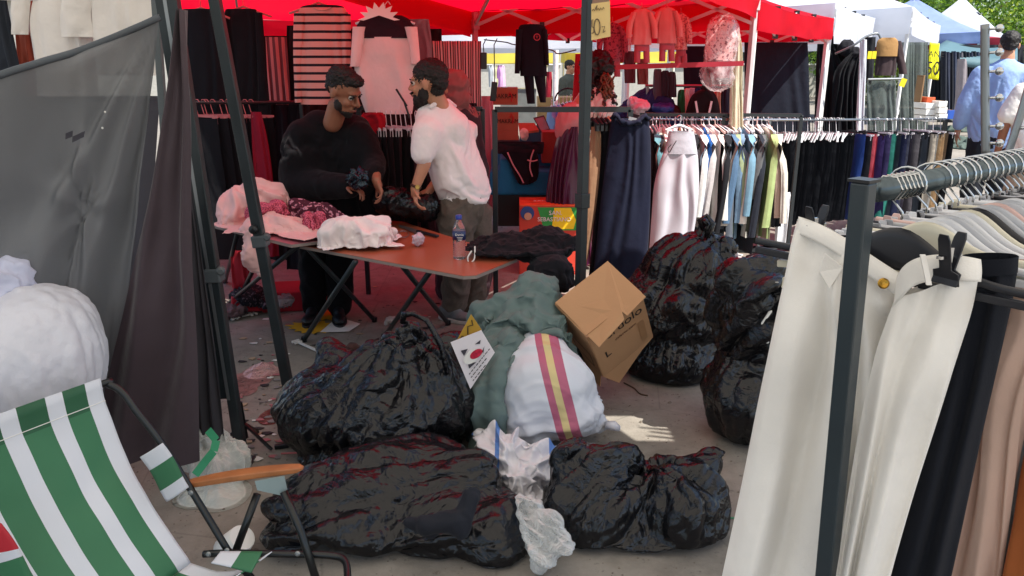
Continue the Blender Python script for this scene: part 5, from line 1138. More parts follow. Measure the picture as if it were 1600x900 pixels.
litter(600,470,'small crumpled paper under the orange table',[E_(610,500,4.5,9,6,.04)],fab('#b8aaa4'),10)
litter(370,490,'pale rubbish and rags under the rose table',[E_(365,485,4.8,20,9,.1)],fab('#6a565a'),6)
mb=MB();p0=G(1010,600);mb.tube(smp([G(975,598,.004),G(990,606,.004),G(1000,615,.004),G(1012,618,.004)]),.004,5);tag(mb.build('twig',M_bark),'thin dark twig on the concrete right of the carton','twig')
MB().tube([G(1120,808,.004),G(1160,810,.004)],.0025,5).build('green_string',GP);tag(sc.objects['green_string'],'green string on the concrete beside the front black bag','string')
o=MB().box(G(440,697,.012),(.06,.018,.02),(0,0,.3)).build('dark_plastic_piece',M_bkp,bev=.003);tag(o,'small black plastic piece on the concrete beside the big bag','plastic piece')
o=MB().box(G(452,708,.006),(.07,.006,.006),(0,0,.1)).build('pink_pen',M_pnk,bev=.001);tag(o,'thin pink stick on the concrete beside the big bag','stick')
cl=pile('brown_shoe_box',[E_(552,545,3.75,14,12,.05)],3,fab('#4a3230'),'brown cloth lump behind the big black bag','cloth',None,amp=.004);cl.name='brown_cloth_lump'
# ================================================================= PEOPLE
def headparts(c,s,yaw,pitch=0,roll=0):
    M=(Matrix.Rotation(yaw,3,'Z')@Matrix.Rotation(pitch,3,'X')@Matrix.Rotation(roll,3,'Y'));e=tuple(M.to_euler());c=Vector(c)
    P=lambda x,y,z:c+M@(Vector((x,y,z))*s)
    def el(x,y,z,a,b,d):return('e',P(x,y,z),(a*s,b*s,d*s),e)
    skin=[el(0,.012,.030,.073,.092,.082),el(0,-.022,-.035,.058,.062,.066),el(0,-.040,-.070,.046,.044,.040),el(0,-.062,-.098,.026,.022,.020),
      ('c',P(0,-.084,.010),.009*s,P(0,-.108,-.026),.012*s),el(.013,-.094,-.032,.008,.01,.008),el(-.013,-.094,-.032,.008,.01,.008),
      el(0,-.070,.026,.050,.018,.012),el(.036,-.062,-.028,.022,.02,.022),el(-.036,-.062,-.028,.022,.02,.022),
      el(0,-.088,-.058,.024,.012,.007),el(0,-.086,-.070,.020,.012,.007),
      el(.077,.010,-.006,.009,.020,.030),el(-.077,.010,-.006,.009,.020,.030)]
    return skin,P,el,M
def face_details(P,M,s,root,hair,eye=True):
    for sx in(-1,1):
        MB().ball(P(.031*sx,-.0705,.003),.0125*s,10).build('eyeball',M_eye,root,smooth=True)
        MB().ball(P(.031*sx,-.0800,.002),.0055*s,8).build('iris',M_iris,root,smooth=True)
        MB().tube([P(.014*sx,-.090,.022),P(.030*sx,-.090,.026),P(.048*sx,-.076,.020)],[.0028*s,.0036*s,.002*s],6).build('eyebrow',hair,root,smooth=True)
        MB().tube([P(.015*sx,-.080,.007),P(.031*sx,-.0845,.0105),P(.047*sx,-.073,.005)],.0055*s,6).build('eyelid',hair,root,smooth=True)
    MB().tube([P(-.020,-.088,-.064),P(0,-.1015,-.062),P(.020,-.088,-.064)],[.003*s,.005*s,.003*s],6).build('mouth',M_lip,root,smooth=True)
M_eye=mat('eye_white','#cfc6bf',.3);M_iris=mat('dark_iris','#1d130d',.2);M_lip=mat('lips','#8a4a43',.5)
SK1=mat('warm_skin','#8f5f48',.5,var=.08,vscale=14,spec=.4,bump=.08,bscale=160);SK2=mat('light_tan_skin','#b98568',.5,var=.08,vscale=14,spec=.4,bump=.08,bscale=160)
HR=mat('dark_hair','#15100e',.6,bump=1,bscale=190,var=.3,b2=.5,b2s=35);BD=mat('dark_beard','#1e1613',.7,bump=.9,bscale=220,var=.3)
def hand(w,d,n,side,sc_=1,curl=.5):
    w,d,n=Vector(w),Vector(d).normalized(),Vector(n).normalized();n=(n-d*n.dot(d)).normalized();s=d.cross(n)*side
    P=[('c',w,.024*sc_,w+d*.03*sc_,.026*sc_)]
    for k in(-1,0,1):P.append(('c',w+d*.03*sc_+s*(.020*k*sc_),.015*sc_,w+d*.078*sc_+s*(.025*k*sc_),.013*sc_))
    for i,(o,L,r) in enumerate(((.034,.070,.0082),(.012,.078,.0085),(-.011,.072,.0082),(-.033,.056,.0075))):
        b=w+d*.080*sc_+s*(o*sc_);dd=(d+s*(.12*(1.2-i*.8))).normalized();q=b
        for j,f in enumerate((.45,.32,.23)):
            a=curl*(j+1)*.9;dj=(dd*math.cos(a)+n*math.sin(a)).normalized();e=q+dj*(L*f*sc_);P.append(('c',q,r*sc_*(1-.08*j),e,r*sc_*(.92-.08*j)));q=e
    b=w+d*.022*sc_+s*(.026*sc_);e=b+(d*.55+s*.8+n*.25).normalized()*.045*sc_;P.append(('c',b,.012*sc_,e,.0095*sc_));P.append(('c',e,.0095*sc_,e+(d*.85+s*.3+n*.45).normalized()*.032*sc_,.008*sc_));return P
def garment(parts,name,m,root,seed,amp=.012,scl=8,vox=.011,smooth=5,stretch=(1,1,.6),cut=None):
    me=blob(parts,vox,smooth);ruffle(me,seed,amp,scl,stretch,oct=2,bias=-.05)
    o=link(name,me,m,root);md=o.modifiers.new('soft','SMOOTH');md.iterations=1;return o
def garsim(parts,name,m,root,seed,coll,pin,expand=.10,vox=.016,frames=16,bend=.6,off=.006,extra=[],grav=.8):
    base=shell(parts,vox,off,seed,.002,smooth=16,floor=None)
    me=drape([blob(coll,.02,4)]+extra,None,0,0,frames=frames,base=base,expand=expand,bend=bend,stiff=12,mass=.3,thick=.005,grav=grav,pin=pin,floorz=None)
    return cloth_obj(name,me,m,root,th=0)
def shoe(a,yaw,m,sole,root,s=1):
    M=Matrix.Rotation(yaw,3,'Z');a=Vector(a);P=lambda x,y,z:a+M@Vector((x*s,y*s,z*s));e=(0,0,yaw)
    me=blob([('e',P(0,.02,.055),(.042*s,.07*s,.05*s),e),('e',P(0,-.10,.042),(.045*s,.085*s,.032*s),e),('e',P(0,-.03,.06),(.038*s,.08*s,.042*s),e)],.007,3)
    o=link('shoe',me,m,root)
    mb=MB();n=20;pts=[P(.049*math.cos(t)*(1 if math.sin(t)>0 else 1),-.055+.14*math.sin(t),0.002) for t in [i*2*math.pi/n for i in range(n)]];mb.prism(pts,(0,0,.022*s));mb.build('sole',sole,o,bev=.003);return o
# ---------------- man in the white polo
Yp=4.70
root=empty('person',G(706,500,0),'bearded man in a white polo shirt and grey brown trousers leaning over the table','person','people in the stall')
hc=W(669,129,4.62);S=1.10;sk,P,el,M=headparts(hc,S,R(-104),R(4),R(4))
wr=W(648,296,4.50);elb=W(663,256,4.52)
body=sk+[('c',W(679,150,4.64),.058,W(692,180,4.68),.068),
 ('c',W(666,212,4.55),.052,elb,.040),('c',elb,.041,wr,.027)]+hand(wr,W(650,318,4.47)-wr,(1,.1,0),1,1.0,.55)
body+=[('c',W(725,200,4.90),.05,W(700,262,4.92),.04),('c',W(700,262,4.92),.04,W(672,296,4.80),.028)]+hand(W(672,296,4.80),(-.5,-.4,-.8),(-.3,0,-1),-1,1.0,.6)
body+=[('c',W(697,198,4.72),.08,W(728,300,4.74),.10),('c',W(712,330,4.68),.085,W(712,420,4.72),.055),('c',W(712,420,4.72),.052,W(704,485,4.76),.036),('c',W(744,330,4.80),.085,W(742,420,4.88),.055),('c',W(742,420,4.88),.052,W(735,478,4.95),.036)]
bo=link('body',blob(body,.0065,3,.5),SK2,root)
zs=W(690,196,4.68).z;garsim([('c',W(676,186,4.66),.105,W(722,300,4.72),.135),('c',W(710,196,4.78),.09,W(735,296,4.78),.125),('c',W(692,176,4.69),.078,W(700,196,4.70),.13),('c',W(668,206,4.57),.092,W(661,238,4.53),.074),('c',W(730,205,4.86),.07,W(716,240,4.90),.06),('c',W(702,240,4.68),.11,W(724,300,4.71),.13),('e',W(727,303,4.74),(.165,.14,.06))],'polo_shirt',fab('#e9e4e2',b2=.3),root,5,[('c',W(680,195,4.68),.09,W(725,300,4.73),.12),('c',W(712,205,4.78),.07,W(735,296,4.76),.11),('c',W(712,330,4.68),.10,W(712,380,4.72),.09),('c',W(746,325,4.80),.10,W(744,380,4.88),.09)],lambda c:c.z>zs or (c-W(666,215,4.58)).length<.15 or (c-W(722,220,4.88)).length<.13,expand=.10)
MB().tube([W(672,168,4.56),W(683,160,4.62),W(700,158,4.72),W(712,166,4.78)],[.012,.016,.016,.010],8).build('collar',fab('#e9e4e2',b2=.3),root,smooth=True)
garment([('c',W(726,318,4.72),.122,W(714,345,4.70),.12),('c',W(712,330,4.68),.100,W(714,420,4.72),.085),('c',W(714,420,4.72),.085,W(708,478,4.77),.072),('c',W(744,332,4.80),.095,W(744,420,4.88),.085),('c',W(744,420,4.88),.085,W(736,474,4.95),.07)],'trousers',mat('grey_brown_check','#5f554c',.9,var=.12,vscale=60,bump=.2,bscale=200),root,6,amp=.016,scl=7)
SHW=mat('grey_sneaker','#6f7072',.7,var=.2);SOL=mat('white_sole','#c6c4c0',.6)
shoe(G(702,500,0)+Vector((0,0,.0)),R(60),SHW,SOL,root,1.0);shoe(G(736,484,0),R(60),SHW,SOL,root,1.0)
hairp=[el(0,.020,.044,.079,.096,.082),el(0,.062,-.002,.066,.046,.052),el(0,.048,-.035,.055,.040,.040)]
me=blob(hairp,.006,2);ruffle(me,2,.007,65);link('hair',me,HR,root)
bd=[el(0,-.046,-.080,.049,.048,.044),el(0,-.068,-.100,.031,.028,.032),el(.045,-.018,-.055,.018,.030,.040),el(-.045,-.018,-.055,.018,.030,.040),el(0,-.098,-.050,.026,.010,.006)]
me=blob(bd,.006,2);ruffle(me,4,.005,70);link('beard',me,BD,root);face_details(P,M,S,root,HR)
MB().lathe(elb.lerp(wr,.88),[(.033,-.008),(.034,0),(.033,.008)],14,axis=(wr-elb)).build('watch_strap',mat('brown_strap','#4a2c20',.6),root,smooth=True)
MB().lathe(elb.lerp(wr,.88)+Vector((.012,-.031,.0)),[(.014,0),(.015,.004),(.013,.007)],14,axis=(.3,-1,.1)).build('watch_face',mat('gold_watch','#b09050',.3,metal=.8),root)
# ---------------- man in black
root=empty('person',G(515,505,0),'smiling bearded man with short dark hair in loose black clothes behind the rose table','person','people in the stall')
hc=W(537,143,4.62);S=1.12;sk,P,el,M=headparts(hc,S,R(68),R(27),R(-6))
wl=W(588,282,4.42)
body=sk+[('c',W(528,165,4.68),.060,W(520,192,4.72),.060),('c',W(470,215,4.72),.055,W(470,285,4.70),.043),('c',W(470,285,4.70),.043,W(540,292,4.45),.030),
 ('c',W(562,210,4.72),.055,W(585,255,4.66),.043),('c',W(585,255,4.66),.043,wl,.028)]+hand(wl,(.35,-.3,-.8),(-.8,-.3,-.2),1,1.0,.6)+hand(W(540,292,4.45),(.9,-.2,-.15),(.1,-.2,-1),-1,1.0,.6)
body+=[('c',W(518,225,4.82),.10,W(510,320,4.84),.12),('c',W(490,335,4.80),.085,W(490,420,4.80),.055),('c',W(490,420,4.8),.052,W(490,480,4.8),.036),('c',W(530,335,4.80),.085,W(530,420,4.80),.055),('c',W(530,420,4.8),.052,W(530,480,4.8),.036)]
link('body',blob(body,.0065,3,.5),SK1,root)
BKS=fab('#0c0a0e',.9,b2=.3)
zs=W(500,208,4.8).z;garsim([('c',W(500,214,4.80),.125,W(500,325,4.84),.175),('c',W(545,222,4.80),.115,W(535,325,4.82),.17),('c',W(496,196,4.80),.095,W(556,203,4.82),.095),('c',W(472,212,4.74),.10,W(466,290,4.72),.10),('c',W(468,288,4.70),.105,W(548,292,4.47),.070),('c',W(562,212,4.74),.09,W(584,255,4.68),.078),('c',W(584,255,4.68),.078,W(586,276,4.46),.05),('c',W(470,240,4.75),.14,W(480,330,4.80),.16),('c',W(560,240,4.74),.10,W(572,310,4.74),.10)],'loose_shirt',BKS,root,9,[('c',W(500,222,4.80),.11,W(500,325,4.84),.15),('c',W(540,228,4.80),.10,W(530,325,4.82),.15),('c',W(490,335,4.80),.10,W(490,400,4.80),.09),('c',W(530,335,4.80),.10,W(530,400,4.80),.09)],lambda c:c.z>zs or (c-W(572,250,4.62)).length<.16 or (c-W(540,292,4.5)).length<.16 or (c-W(478,285,4.68)).length<.20,expand=.18,vox=.018)
garment([('c',W(505,335,4.82),.16,W(505,352,4.82),.15),('c',W(490,345,4.82),.10,W(490,420,4.82),.085),('c',W(490,420,4.82),.085,W(490,478,4.8),.07),('c',W(532,345,4.82),.10,W(532,420,4.82),.085),('c',W(532,420,4.82),.085,W(530,478,4.8),.07)],'trousers',BKS,root,3,amp=.014)
SHB=mat('black_shoe','#17171a',.5)
shoe(G(490,500,0),R(0),SHB,SHB,root);shoe(G(530,500,0),R(15),SHB,SHB,root)
hairp=[el(0,.022,.052,.0755,.088,.076),el(0,-.048,.086,.052,.040,.026),el(0,.062,.018,.060,.042,.056)]
me=blob(hairp,.006,2);ruffle(me,2,.011,55);link('hair',me,HR,root)
bd=[el(0,-.045,-.084,.043,.040,.030),el(.045,-.020,-.058,.0165,.028,.036),el(-.045,-.020,-.058,.0165,.028,.036),el(0,-.064,-.102,.026,.022,.020),el(0,-.098,-.049,.025,.008,.005)]
me=blob(bd,.0055,2);ruffle(me,4,.003,80);link('beard',me,BD,root);face_details(P,M,S,root,HR)
mb=MB();me=blob([E_(560,278,4.36,14,13,.05)],.006,3);ruffle(me,5,.03,35);o=link('foil_packet',me,mat('shiny_blue_black_foil','#1b2b35',.15,metal=.6,spec=.8));tag(o,'small shiny crumpled black packet in front of the man in black','packet')
# ---------------- woman with rose headscarf
root=empty('person',G(722,470,0),'woman in a rose brown headscarf half hidden behind the man in the polo','person','people in the stall')
hc=W(706,140,5.25);sk,P,el,M=headparts(hc,1.0,R(-120),R(10))
link('body',blob(sk+[('c',W(708,160,5.26),.05,W(715,180,5.3),.07),('c',W(718,200,5.3),.12,W(722,310,5.3),.12),('c',W(715,320,5.3),.08,W(715,450,5.3),.04),('c',W(732,320,5.3),.08,W(732,450,5.3),.04)],.011,3),SK2,root)
garment([el(0,.02,.03,.086,.105,.092),el(0,.03,-.06,.080,.085,.085),('c',W(709,162,5.27),.085,W(718,186,5.3),.125)],'headscarf',fab('#8d5654'),root,4,amp=.014,scl=14,vox=.009)
garment([('c',W(714,196,5.3),.15,W(722,320,5.3),.17),('c',W(722,320,5.3),.17,W(724,440,5.3),.20),('c',W(735,200,5.3),.08,W(748,290,5.25),.06)],'long_coat',fab('#3a2a30'),root,6,amp=.018,scl=6);face_details(P,M,1,root,HR)
# ---------------- woman with long curly hair and purple skirt
Yq=6.1
root=empty('person',G(876,425,0),'woman with long dark curly hair and purple satin skirt beside the black pole','person')
hc=W(936,112,Yq);sk,P,el,M=headparts(hc,1.02,R(70),R(20))
link('body',blob(sk+[('c',W(934,130,Yq),.05,W(926,146,Yq),.07),('c',W(924,155,Yq),.11,W(893,200,Yq),.11),('c',W(945,158,Yq-.1),.045,W(952,192,Yq-.2),.035),('c',W(952,192,Yq-.2),.035,W(935,215,Yq-.35),.026),('c',W(888,220,Yq),.09,W(886,260,Yq),.09),('c',W(882,270,Yq),.06,W(882,400,Yq),.04),('c',W(894,270,Yq),.06,W(894,400,Yq),.04)]+hand(W(935,215,Yq-.35),(-.5,-.5,-.7),(0,-1,0),1,1,.3),.010,3),SK2,root)
garment([('c',W(936,152,Yq),.11,W(912,182,Yq),.125),('c',W(944,152,Yq-.06),.08,W(950,176,Yq-.15),.065),('c',W(928,146,Yq+.1),.09,W(918,166,Yq+.15),.09)],'knit_top',mat('white_knit','#dcd6d0',.9,bump=.8,bscale=60,var=.08),root,3,amp=.012,scl=14)
garment([('c',W(898,186,Yq),.135,W(893,200,Yq),.13)],'pink_undershirt',fab('#c98a8c'),root,5,amp=.012)
rows=[(196,880,907),(206,873,910),(240,864,912),(290,855,916),(350,850,922),(410,846,926)]
slab_mesh(smooth_rows(prow(rows,Yq),3),t=.15,folds=6,famp=.028,seed=5,nu=60,nv=40,taper=.1).build('satin_skirt',mat('purple_satin','#4a1236',.30,var=.1,spec=.5),root,smooth=True)
hp_=[el(0,.02,.045,.092,.108,.094)];rr=random.Random(2)
cur=MB()
base=blob([el(0,.02,.040,.094,.110,.098),('c',P(0,.07,.0),.085,W(930,150,Yq-.02),.085),('c',P(.03,.06,-.02),.06,W(952,160,Yq-.14),.05)],.010,3);ruffle(base,6,.030,18);link('hair',base,mat('dark_brown_curls','#1d100d',.55,bump=.6,bscale=70,var=.4),root)
AUB=mat('auburn_curl_tips','#6b3a1e',.6,var=.3)
for i in range(26):
    a=W(rr.uniform(938,958),rr.uniform(110,135),Yq-rr.uniform(.05,.18));pts=[a+Vector((.012*math.cos(t*1.9+i),.012*math.sin(t*1.9+i),-t*.022)) for t in range(rr.randint(8,13))];cur.tube(pts,[.009]*(len(pts)-1)+[.003],5)
cur.build('curl_tips',AUB,root,smooth=True);face_details(P,M,1,root,HR)
# ---------------- generic passer-by
def walker(label,px,head_y,Y,yaw,shirt,pants,skin,lean=0,arm=None,z_top=None,group='passers-by',hairm=HR,sc_=1.0,sleeve=1):
    hd=W(px,head_y,Y);base=Vector((hd.x-lean,Y,0));H=hd.z+.13;k=H/1.78*1.0;M=Matrix.Rotation(yaw,3,'Z')
    root=empty('person',base,label,'person',group)
    Q=lambda x,y,z:base+M@Vector((x*k,y*k,z*k))+Vector((lean*min(1,z/1.5),0,0))
    sk,P,el,_=headparts(Q(0,0,1.66),k*.98,yaw,R(6))
    b=sk+[('c',Q(0,.02,1.58),.054*k,Q(0,.03,1.46),.065*k),('c',Q(0,.02,1.38),.13*k,Q(0,.02,1.0),.12*k)]
    for s in(-1,1):
        b+=[('c',Q(.19*s,.03,1.42),.05*k,Q(.27*s,.05,1.14),.040*k),('c',Q(.27*s,.05,1.14),.040*k,Q(.29*s,-.02,.90),.027*k)]+hand(Q(.29*s,-.02,.90),(0,0,-1),M@Vector((-s,0,0)),1,k,.25)
        b+=[('c',Q(.09*s,.02,.92),.085*k,Q(.10*s,0,.50),.055*k),('c',Q(.10*s,0,.5),.053*k,Q(.10*s,.03,.09),.036*k)]
        shoe(Q(.10*s,.02,0),yaw,SHB,SHB,root,k)
    link('body',blob(b,.010,3),skin,root)
    t=[('c',Q(0,.02,1.40),.15*k,Q(0,.02,.92),.155*k),('c',Q(-.13,.02,1.40),.10*k,Q(.13,.02,1.40),.10*k),('c',Q(-.09,.02,1.2),.14*k,Q(-.08,.02,.92),.13*k),('c',Q(.09,.02,1.2),.14*k,Q(.08,.02,.92),.13*k),('c',Q(0,.03,1.50),.07*k,Q(0,.03,1.42),.12*k)]
    for s in(-1,1):
        t.append(('c',Q(.18*s,.03,1.41),.085*k,Q(.27*s,.05,1.15 if sleeve else 1.22),.075*k))
        if sleeve:t.append(('c',Q(.27*s,.05,1.15),.075*k,Q(.29*s,0,.96),.055*k))
    zs=Q(0,0,1.36).z;garsim(t,'shirt',shirt,root,int(px),[('c',Q(0,.02,1.36),.12*k,Q(0,.02,.95),.13*k)],lambda c:c.z>zs or abs((M.inverted()@(c-base)).x)>.22*k,expand=.10,vox=.018,frames=14) if Y<9 else garment(t,'shirt',shirt,root,int(px),amp=.012,scl=7,vox=.02)
    garment([('c',Q(0,.02,.95),.135*k,Q(0,.02,.85),.14*k)]+[c for s in(-1,1) for c in(('c',Q(.09*s,.02,.88),.105*k,Q(.10*s,0,.50),.085*k),('c',Q(.10*s,0,.50),.085*k,Q(.10*s,.03,.10),.075*k))],'trousers',pants,root,int(px)+1,amp=.014,vox=.014)
    me=blob([el(0,.020,.046,.080,.097,.082),el(0,.062,.0,.066,.046,.050)],.008,3);ruffle(me,2,.006,50);link('hair',me,hairm,root);face_details(P,M,k,root,hairm);return root
walker('man in a loose light blue shirt seen from behind at the right edge',1577,71,7.7,R(155),fab('#8fa9d6',.8,b2=.4),fab('#20232a'),SK2)
walker('person in a white short sleeved shirt and beige trousers cut by the right edge',1650,96,6.4,R(150),fab('#e4e1dc'),fab('#9a8a78'),SK1,sleeve=0)
walker('dark haired man in a grey green shirt far behind the tracksuit',891,106,13.5,R(60),fab('#4c5049'),fab('#33353a'),SK2)
walker('person in a dark shirt walking far down the aisle',1500,92,24,R(20),fab('#2b2e38'),fab('#3a3c44'),SK2)
# bent person in navy behind the long rail
root=empty('person',W(1000,330,8.6),'person in a navy top bending over goods behind the long clothes rail','person','passers-by');root.location.z=0
b0=Vector((root.location.x,8.6,0));Q=lambda x,y,z:b0+Vector((x,y,z))
sk,P,el,M=headparts(Q(.25,-.25,1.10),1,R(40),R(50))
link('body',blob(sk+[('c',Q(.22,-.2,1.2),.055,Q(.12,-.1,1.25),.07),('c',Q(.1,-.1,1.22),.12,Q(-.15,.1,1.0),.13),('c',Q(.2,-.25,1.2),.045,Q(.3,-.35,1.0),.036),('c',Q(.3,-.35,1.0),.036,Q(.34,-.4,.82),.027),('c',Q(-.15,0,.95),.085,Q(-.12,0,.5),.055),('c',Q(-.12,0,.5),.053,Q(-.14,0,.08),.036),('c',Q(-.15,.2,.95),.085,Q(-.12,.2,.5),.055),('c',Q(-.12,.2,.5),.053,Q(-.14,.2,.08),.036)]+hand(Q(.34,-.4,.82),(0,-.2,-1),(1,0,0),1,1,.3),.011,3),SK2,root)
garment([('c',Q(.12,-.1,1.25),.14,Q(-.15,.1,1.05),.17),('c',Q(.18,-.22,1.22),.08,Q(.27,-.32,1.06),.07),('c',Q(0,.05,1.25),.13,Q(-.1,.1,1.1),.17)],'shirt',fab('#20305c'),root,4,amp=.02)
garment([('c',Q(-.15,.1,1.0),.16,Q(-.14,.1,.85),.15),('c',Q(-.15,0,.88),.1,Q(-.13,0,.1),.075),('c',Q(-.15,.2,.88),.1,Q(-.13,.2,.1),.075)],'trousers',fab('#2a2c33'),root,4,amp=.014)
shoe(Q(-.13,0,0),R(60),SHB,SHB,root);shoe(Q(-.13,.2,0),R(60),SHB,SHB,root)
me=blob([el(0,.020,.046,.080,.097,.082),el(0,.062,.0,.066,.046,.050)],.009,3);link('hair',me,HR,root)
# ================================================================= RACKS IN THE MIDDLE AND RIGHT
# square rack with the navy skirt
Yk=4.95
a=W(773,171,Yk);b=W(985,171,Yk)
rr_=rail('clothes_rack',a,b,.017,'black square tube rack carrying the navy skirt, its left part empty',posts=(a,),sq=True)
rb=MB();q=W(985,171,Yk);rb.beam(Vector((q.x,q.y,0)),q,.034,.034);rb.build('post',M_blk,rr_,bev=.002)
hk=MB()
def plain_hanger(px,py,Y,w,m,label,group,dz=.05,rot=0,name='clothes_hanger'):
    p=W(px,py,Y);root=empty(name,p,label,'hanger',group);h=MB();d_=Vector((math.cos(rot),math.sin(rot),0))
    h.tube([p+d_*(.018*math.cos(a_))+Vector((0,0,.018*math.sin(a_))) for a_ in(-.3,.6,1.4,2.2,3.0)][::-1]+[p-Vector((0,0,dz))],.003,5);h.build('hook',M_chr,root)
    h=MB();h.tube([p-d_*w-Vector((0,0,dz+.03)),p-d_*(w*.3)-Vector((0,0,dz+.004)),p-Vector((0,0,dz-.004)),p+d_*(w*.3)-Vector((0,0,dz+.004)),p+d_*w-Vector((0,0,dz+.03))],[.008,.011,.012,.011,.008],8)
    for s in(-1,1):h.box(p+d_*(w*.8*s)-Vector((0,0,dz+.045)),(.022,.02,.05),(0,0,rot))
    h.build('bar',m,root,smooth=False);return root
cloth('brown_trousers',[(198,924,938),(240,920,939),(320,914,932),(418,904,916)],Yk+.02,fab('#8d6b52'),label='narrow brown trousers hanging left of the navy skirt',cat='trousers',t=.025,folds=1,famp=.008)
cloth('black_skirt',[(190,934,956),(240,934,958),(340,928,950),(430,920,946)],Yk+.06,fab('#15151b'),label='black skirt hanging between the brown trousers and the navy skirt',cat='skirt',t=.03,folds=2,famp=.01)
for i in range(4):plain_hanger(926+7*i,174,Yk+.01*i,.07,M_bkp,'black hanger bunched at the left of the navy skirt','black hangers beside the navy skirt',rot=-1.1)
# navy skirt (gathered, wide)
root=empty('navy_skirt',W(970,425,Yk-.03),'long navy wide leg skirt trousers with a gathered waist on the square rack','skirt')
rows=[(184,957,1012),(196,953,1015),(240,948,1017),(320,938,1016),(400,930,1012),(440,926,1008)]
slab_mesh(smooth_rows(prow(rows,Yk-.03),4),t=.05,folds=1.7,famp=.012,seed=12,nu=70,nv=50,taper=.25,jit=.8).build('skirt_body',fab('#12162a',.85,b2=.3),root,smooth=True)
wv=MB();wv.tube(smp([W(955,186,Yk-.06),W(962,180,Yk-.08),W(972,190,Yk-.09),W(984,194,Yk-.09),W(998,190,Yk-.09),W(1006,182,Yk-.08),W(1016,186,Yk-.06)]),[.014]*37,8)
me=wv.mesh();ruffle(me,3,.014,24);link('gathered_waist',me,fab('#12162a',.85,b2=.3),root)
MB().box(W(988,186,Yk-.07),(.05,.02,.02),(0,.2,0)).build('waist_tag',M_gry,root)
# second rack: long row of coloured tops
Y2=6.25
a=W(1000,179,Y2);b=W(1252,180,Y2)
r2=rail('clothes_rack',a,b,.014,'long black rack holding the dense row of coloured tops',posts=(b,W(1131,180,Y2)),sq=True)
MB().tube([a-Vector((0,0,.035)),b-Vector((0,0,.035))],.010,8).build('hanging_bar',M_chr,r2)
MB().beam(Vector((a.x,Y2,.12)),Vector((b.x,Y2,.12)),.03,.03).build('lower_bar',M_blk,r2)
rowA=[('#17171c','top','black top'),('#5a8690','top','light teal top'),('#c9c0b2','top','oatmeal top'),('#d9cfd0','shirt','pale pink shirt'),('#c7b0cf','top','lilac top'),('#d6a9b2','top','rose top'),('#b38a58','top','tan top'),('#1a1a20','coat','black coat'),('#cfcdcb','shirt','white shirt with thin collar'),('#bdbdc2','shirt','off white shirt'),('#b9b4b4','shirt','pale grey shirt'),('#2860a8','hoodie','bright blue hoodie'),('#3a3d45','coat','charcoal coat'),('#17181d','coat','long black coat'),('#4f6a86','hoodie','slate blue hoodie'),('#8d9a78','hoodie','sage green hoodie'),('#8b8fa0','top','blue grey top'),('#6f93a8','shirt','light blue shirt'),('#20242e','coat','navy coat'),('#5c5e60','top','mid grey top'),('#c8c3b8','hoodie','stone hoodie'),('#9fb077','hoodie','pale lime green hoodie'),('#a98f80','coat','beige brown coat')]
A0=W(1012,186,Y2);A1=W(1206,186,Y2)
extra=[('#2a2c33','blue charcoal'),('#c9c6c4','chalk white'),('#3c4658','storm blue'),('#1d1d22','soot black'),('#6f7a88','ice grey'),('#e0ddd8','ivory'),('#59606a','lead grey'),('#14161d','ink black'),('#b0a79c','putty'),('#6d8aa3','denim blue'),('#23252b','coal grey'),('#d6d2c9','bone white'),('#434a42','moss grey')]
full=[]
for i,x in enumerate(rowA):
    full.append(x)
    if i%2==1 or i>12:
        if extra:c,l=extra.pop(0);full.append((c,('hoodie','coat','shirt')[i%3],l+' '+('hoodie','coat','shirt')[i%3]))
n=len(full)
for i,(c,k,l) in enumerate(full):
    rj=random.Random(i*3+1);p=A0.lerp(A1,(i+.5+rj.uniform(-.25,.25))/n)+Vector((0,rj.uniform(-.04,.04),0));L={'top':.70,'shirt':.78,'hoodie':.86,'coat':.96}[k]*rj.uniform(.9,1.06)
    edge_garment(p,(1,0,0),c,k,L,.50*rj.uniform(.9,1.1),.021,l+' in the row of coloured tops on the long black rack',k,'coloured tops on the long rack',seed=i+50,hang=(M_whh,M_whh,M_lgh,M_pkh)[i%4] if i>8 else M_whh,fam=.016)
# bits between: red bag, white trousers further back
cloth('hung_white_trousers',[(300,1214,1236),(330,1212,1236),(392,1210,1228)],6.6,fab('#d5d6da'),label='white trousers hanging low below the black trousers row',cat='trousers',t=.02,folds=2)
clothes('red_bag',[E_(1148,372,6.5,10,11,.06)],3,fab('#c01422'),'small red bag standing on the sunlit ground under the coloured tops','bag',amp=.02)
clothes('dark_red_bag',[E_(1188,362,6.6,9,7,.05)],4,fab('#6b1522'),'small dark red bag under the rail beside the red one','bag',amp=.015)
for i in range(5):
    o=MB().box(G(1160+14*i,388,.03),(.42,.06,.03),(0,0,.08*i)).build('folded_bag',fab('#4a4a4c'));tag(o,'flat dark grey folded bag lying in the strip on the ground under the rack','bag','folded bags under the rack')
# third rail: black trousers then coloured trousers
Y3=6.9
a=W(1196,188,Y3-.3);b=W(1478,186,Y3+1.0)
r3=rail('clothes_rail',a,b,.011,'thin steel rail with the black trousers row and the coloured trousers',m=M_grym,posts=(b,a+(b-a)*.02))
MB().beam(b,Vector((b.x,b.y,0)),.034,.034).build('end_post',M_blk,r3)
for i in range(30):
    p=a.lerp(b,.02+.37*(i+.5)/30)
    edge_garment(p,(b-a),'#0f1219','trousers',.78,.36,.016,'black trousers on a black clip hanger in the packed row of black trousers','trousers','packed row of black trousers',seed=i+100,hang=(M_bkp if i%3 else M_whh),drop=.13,fam=.006)
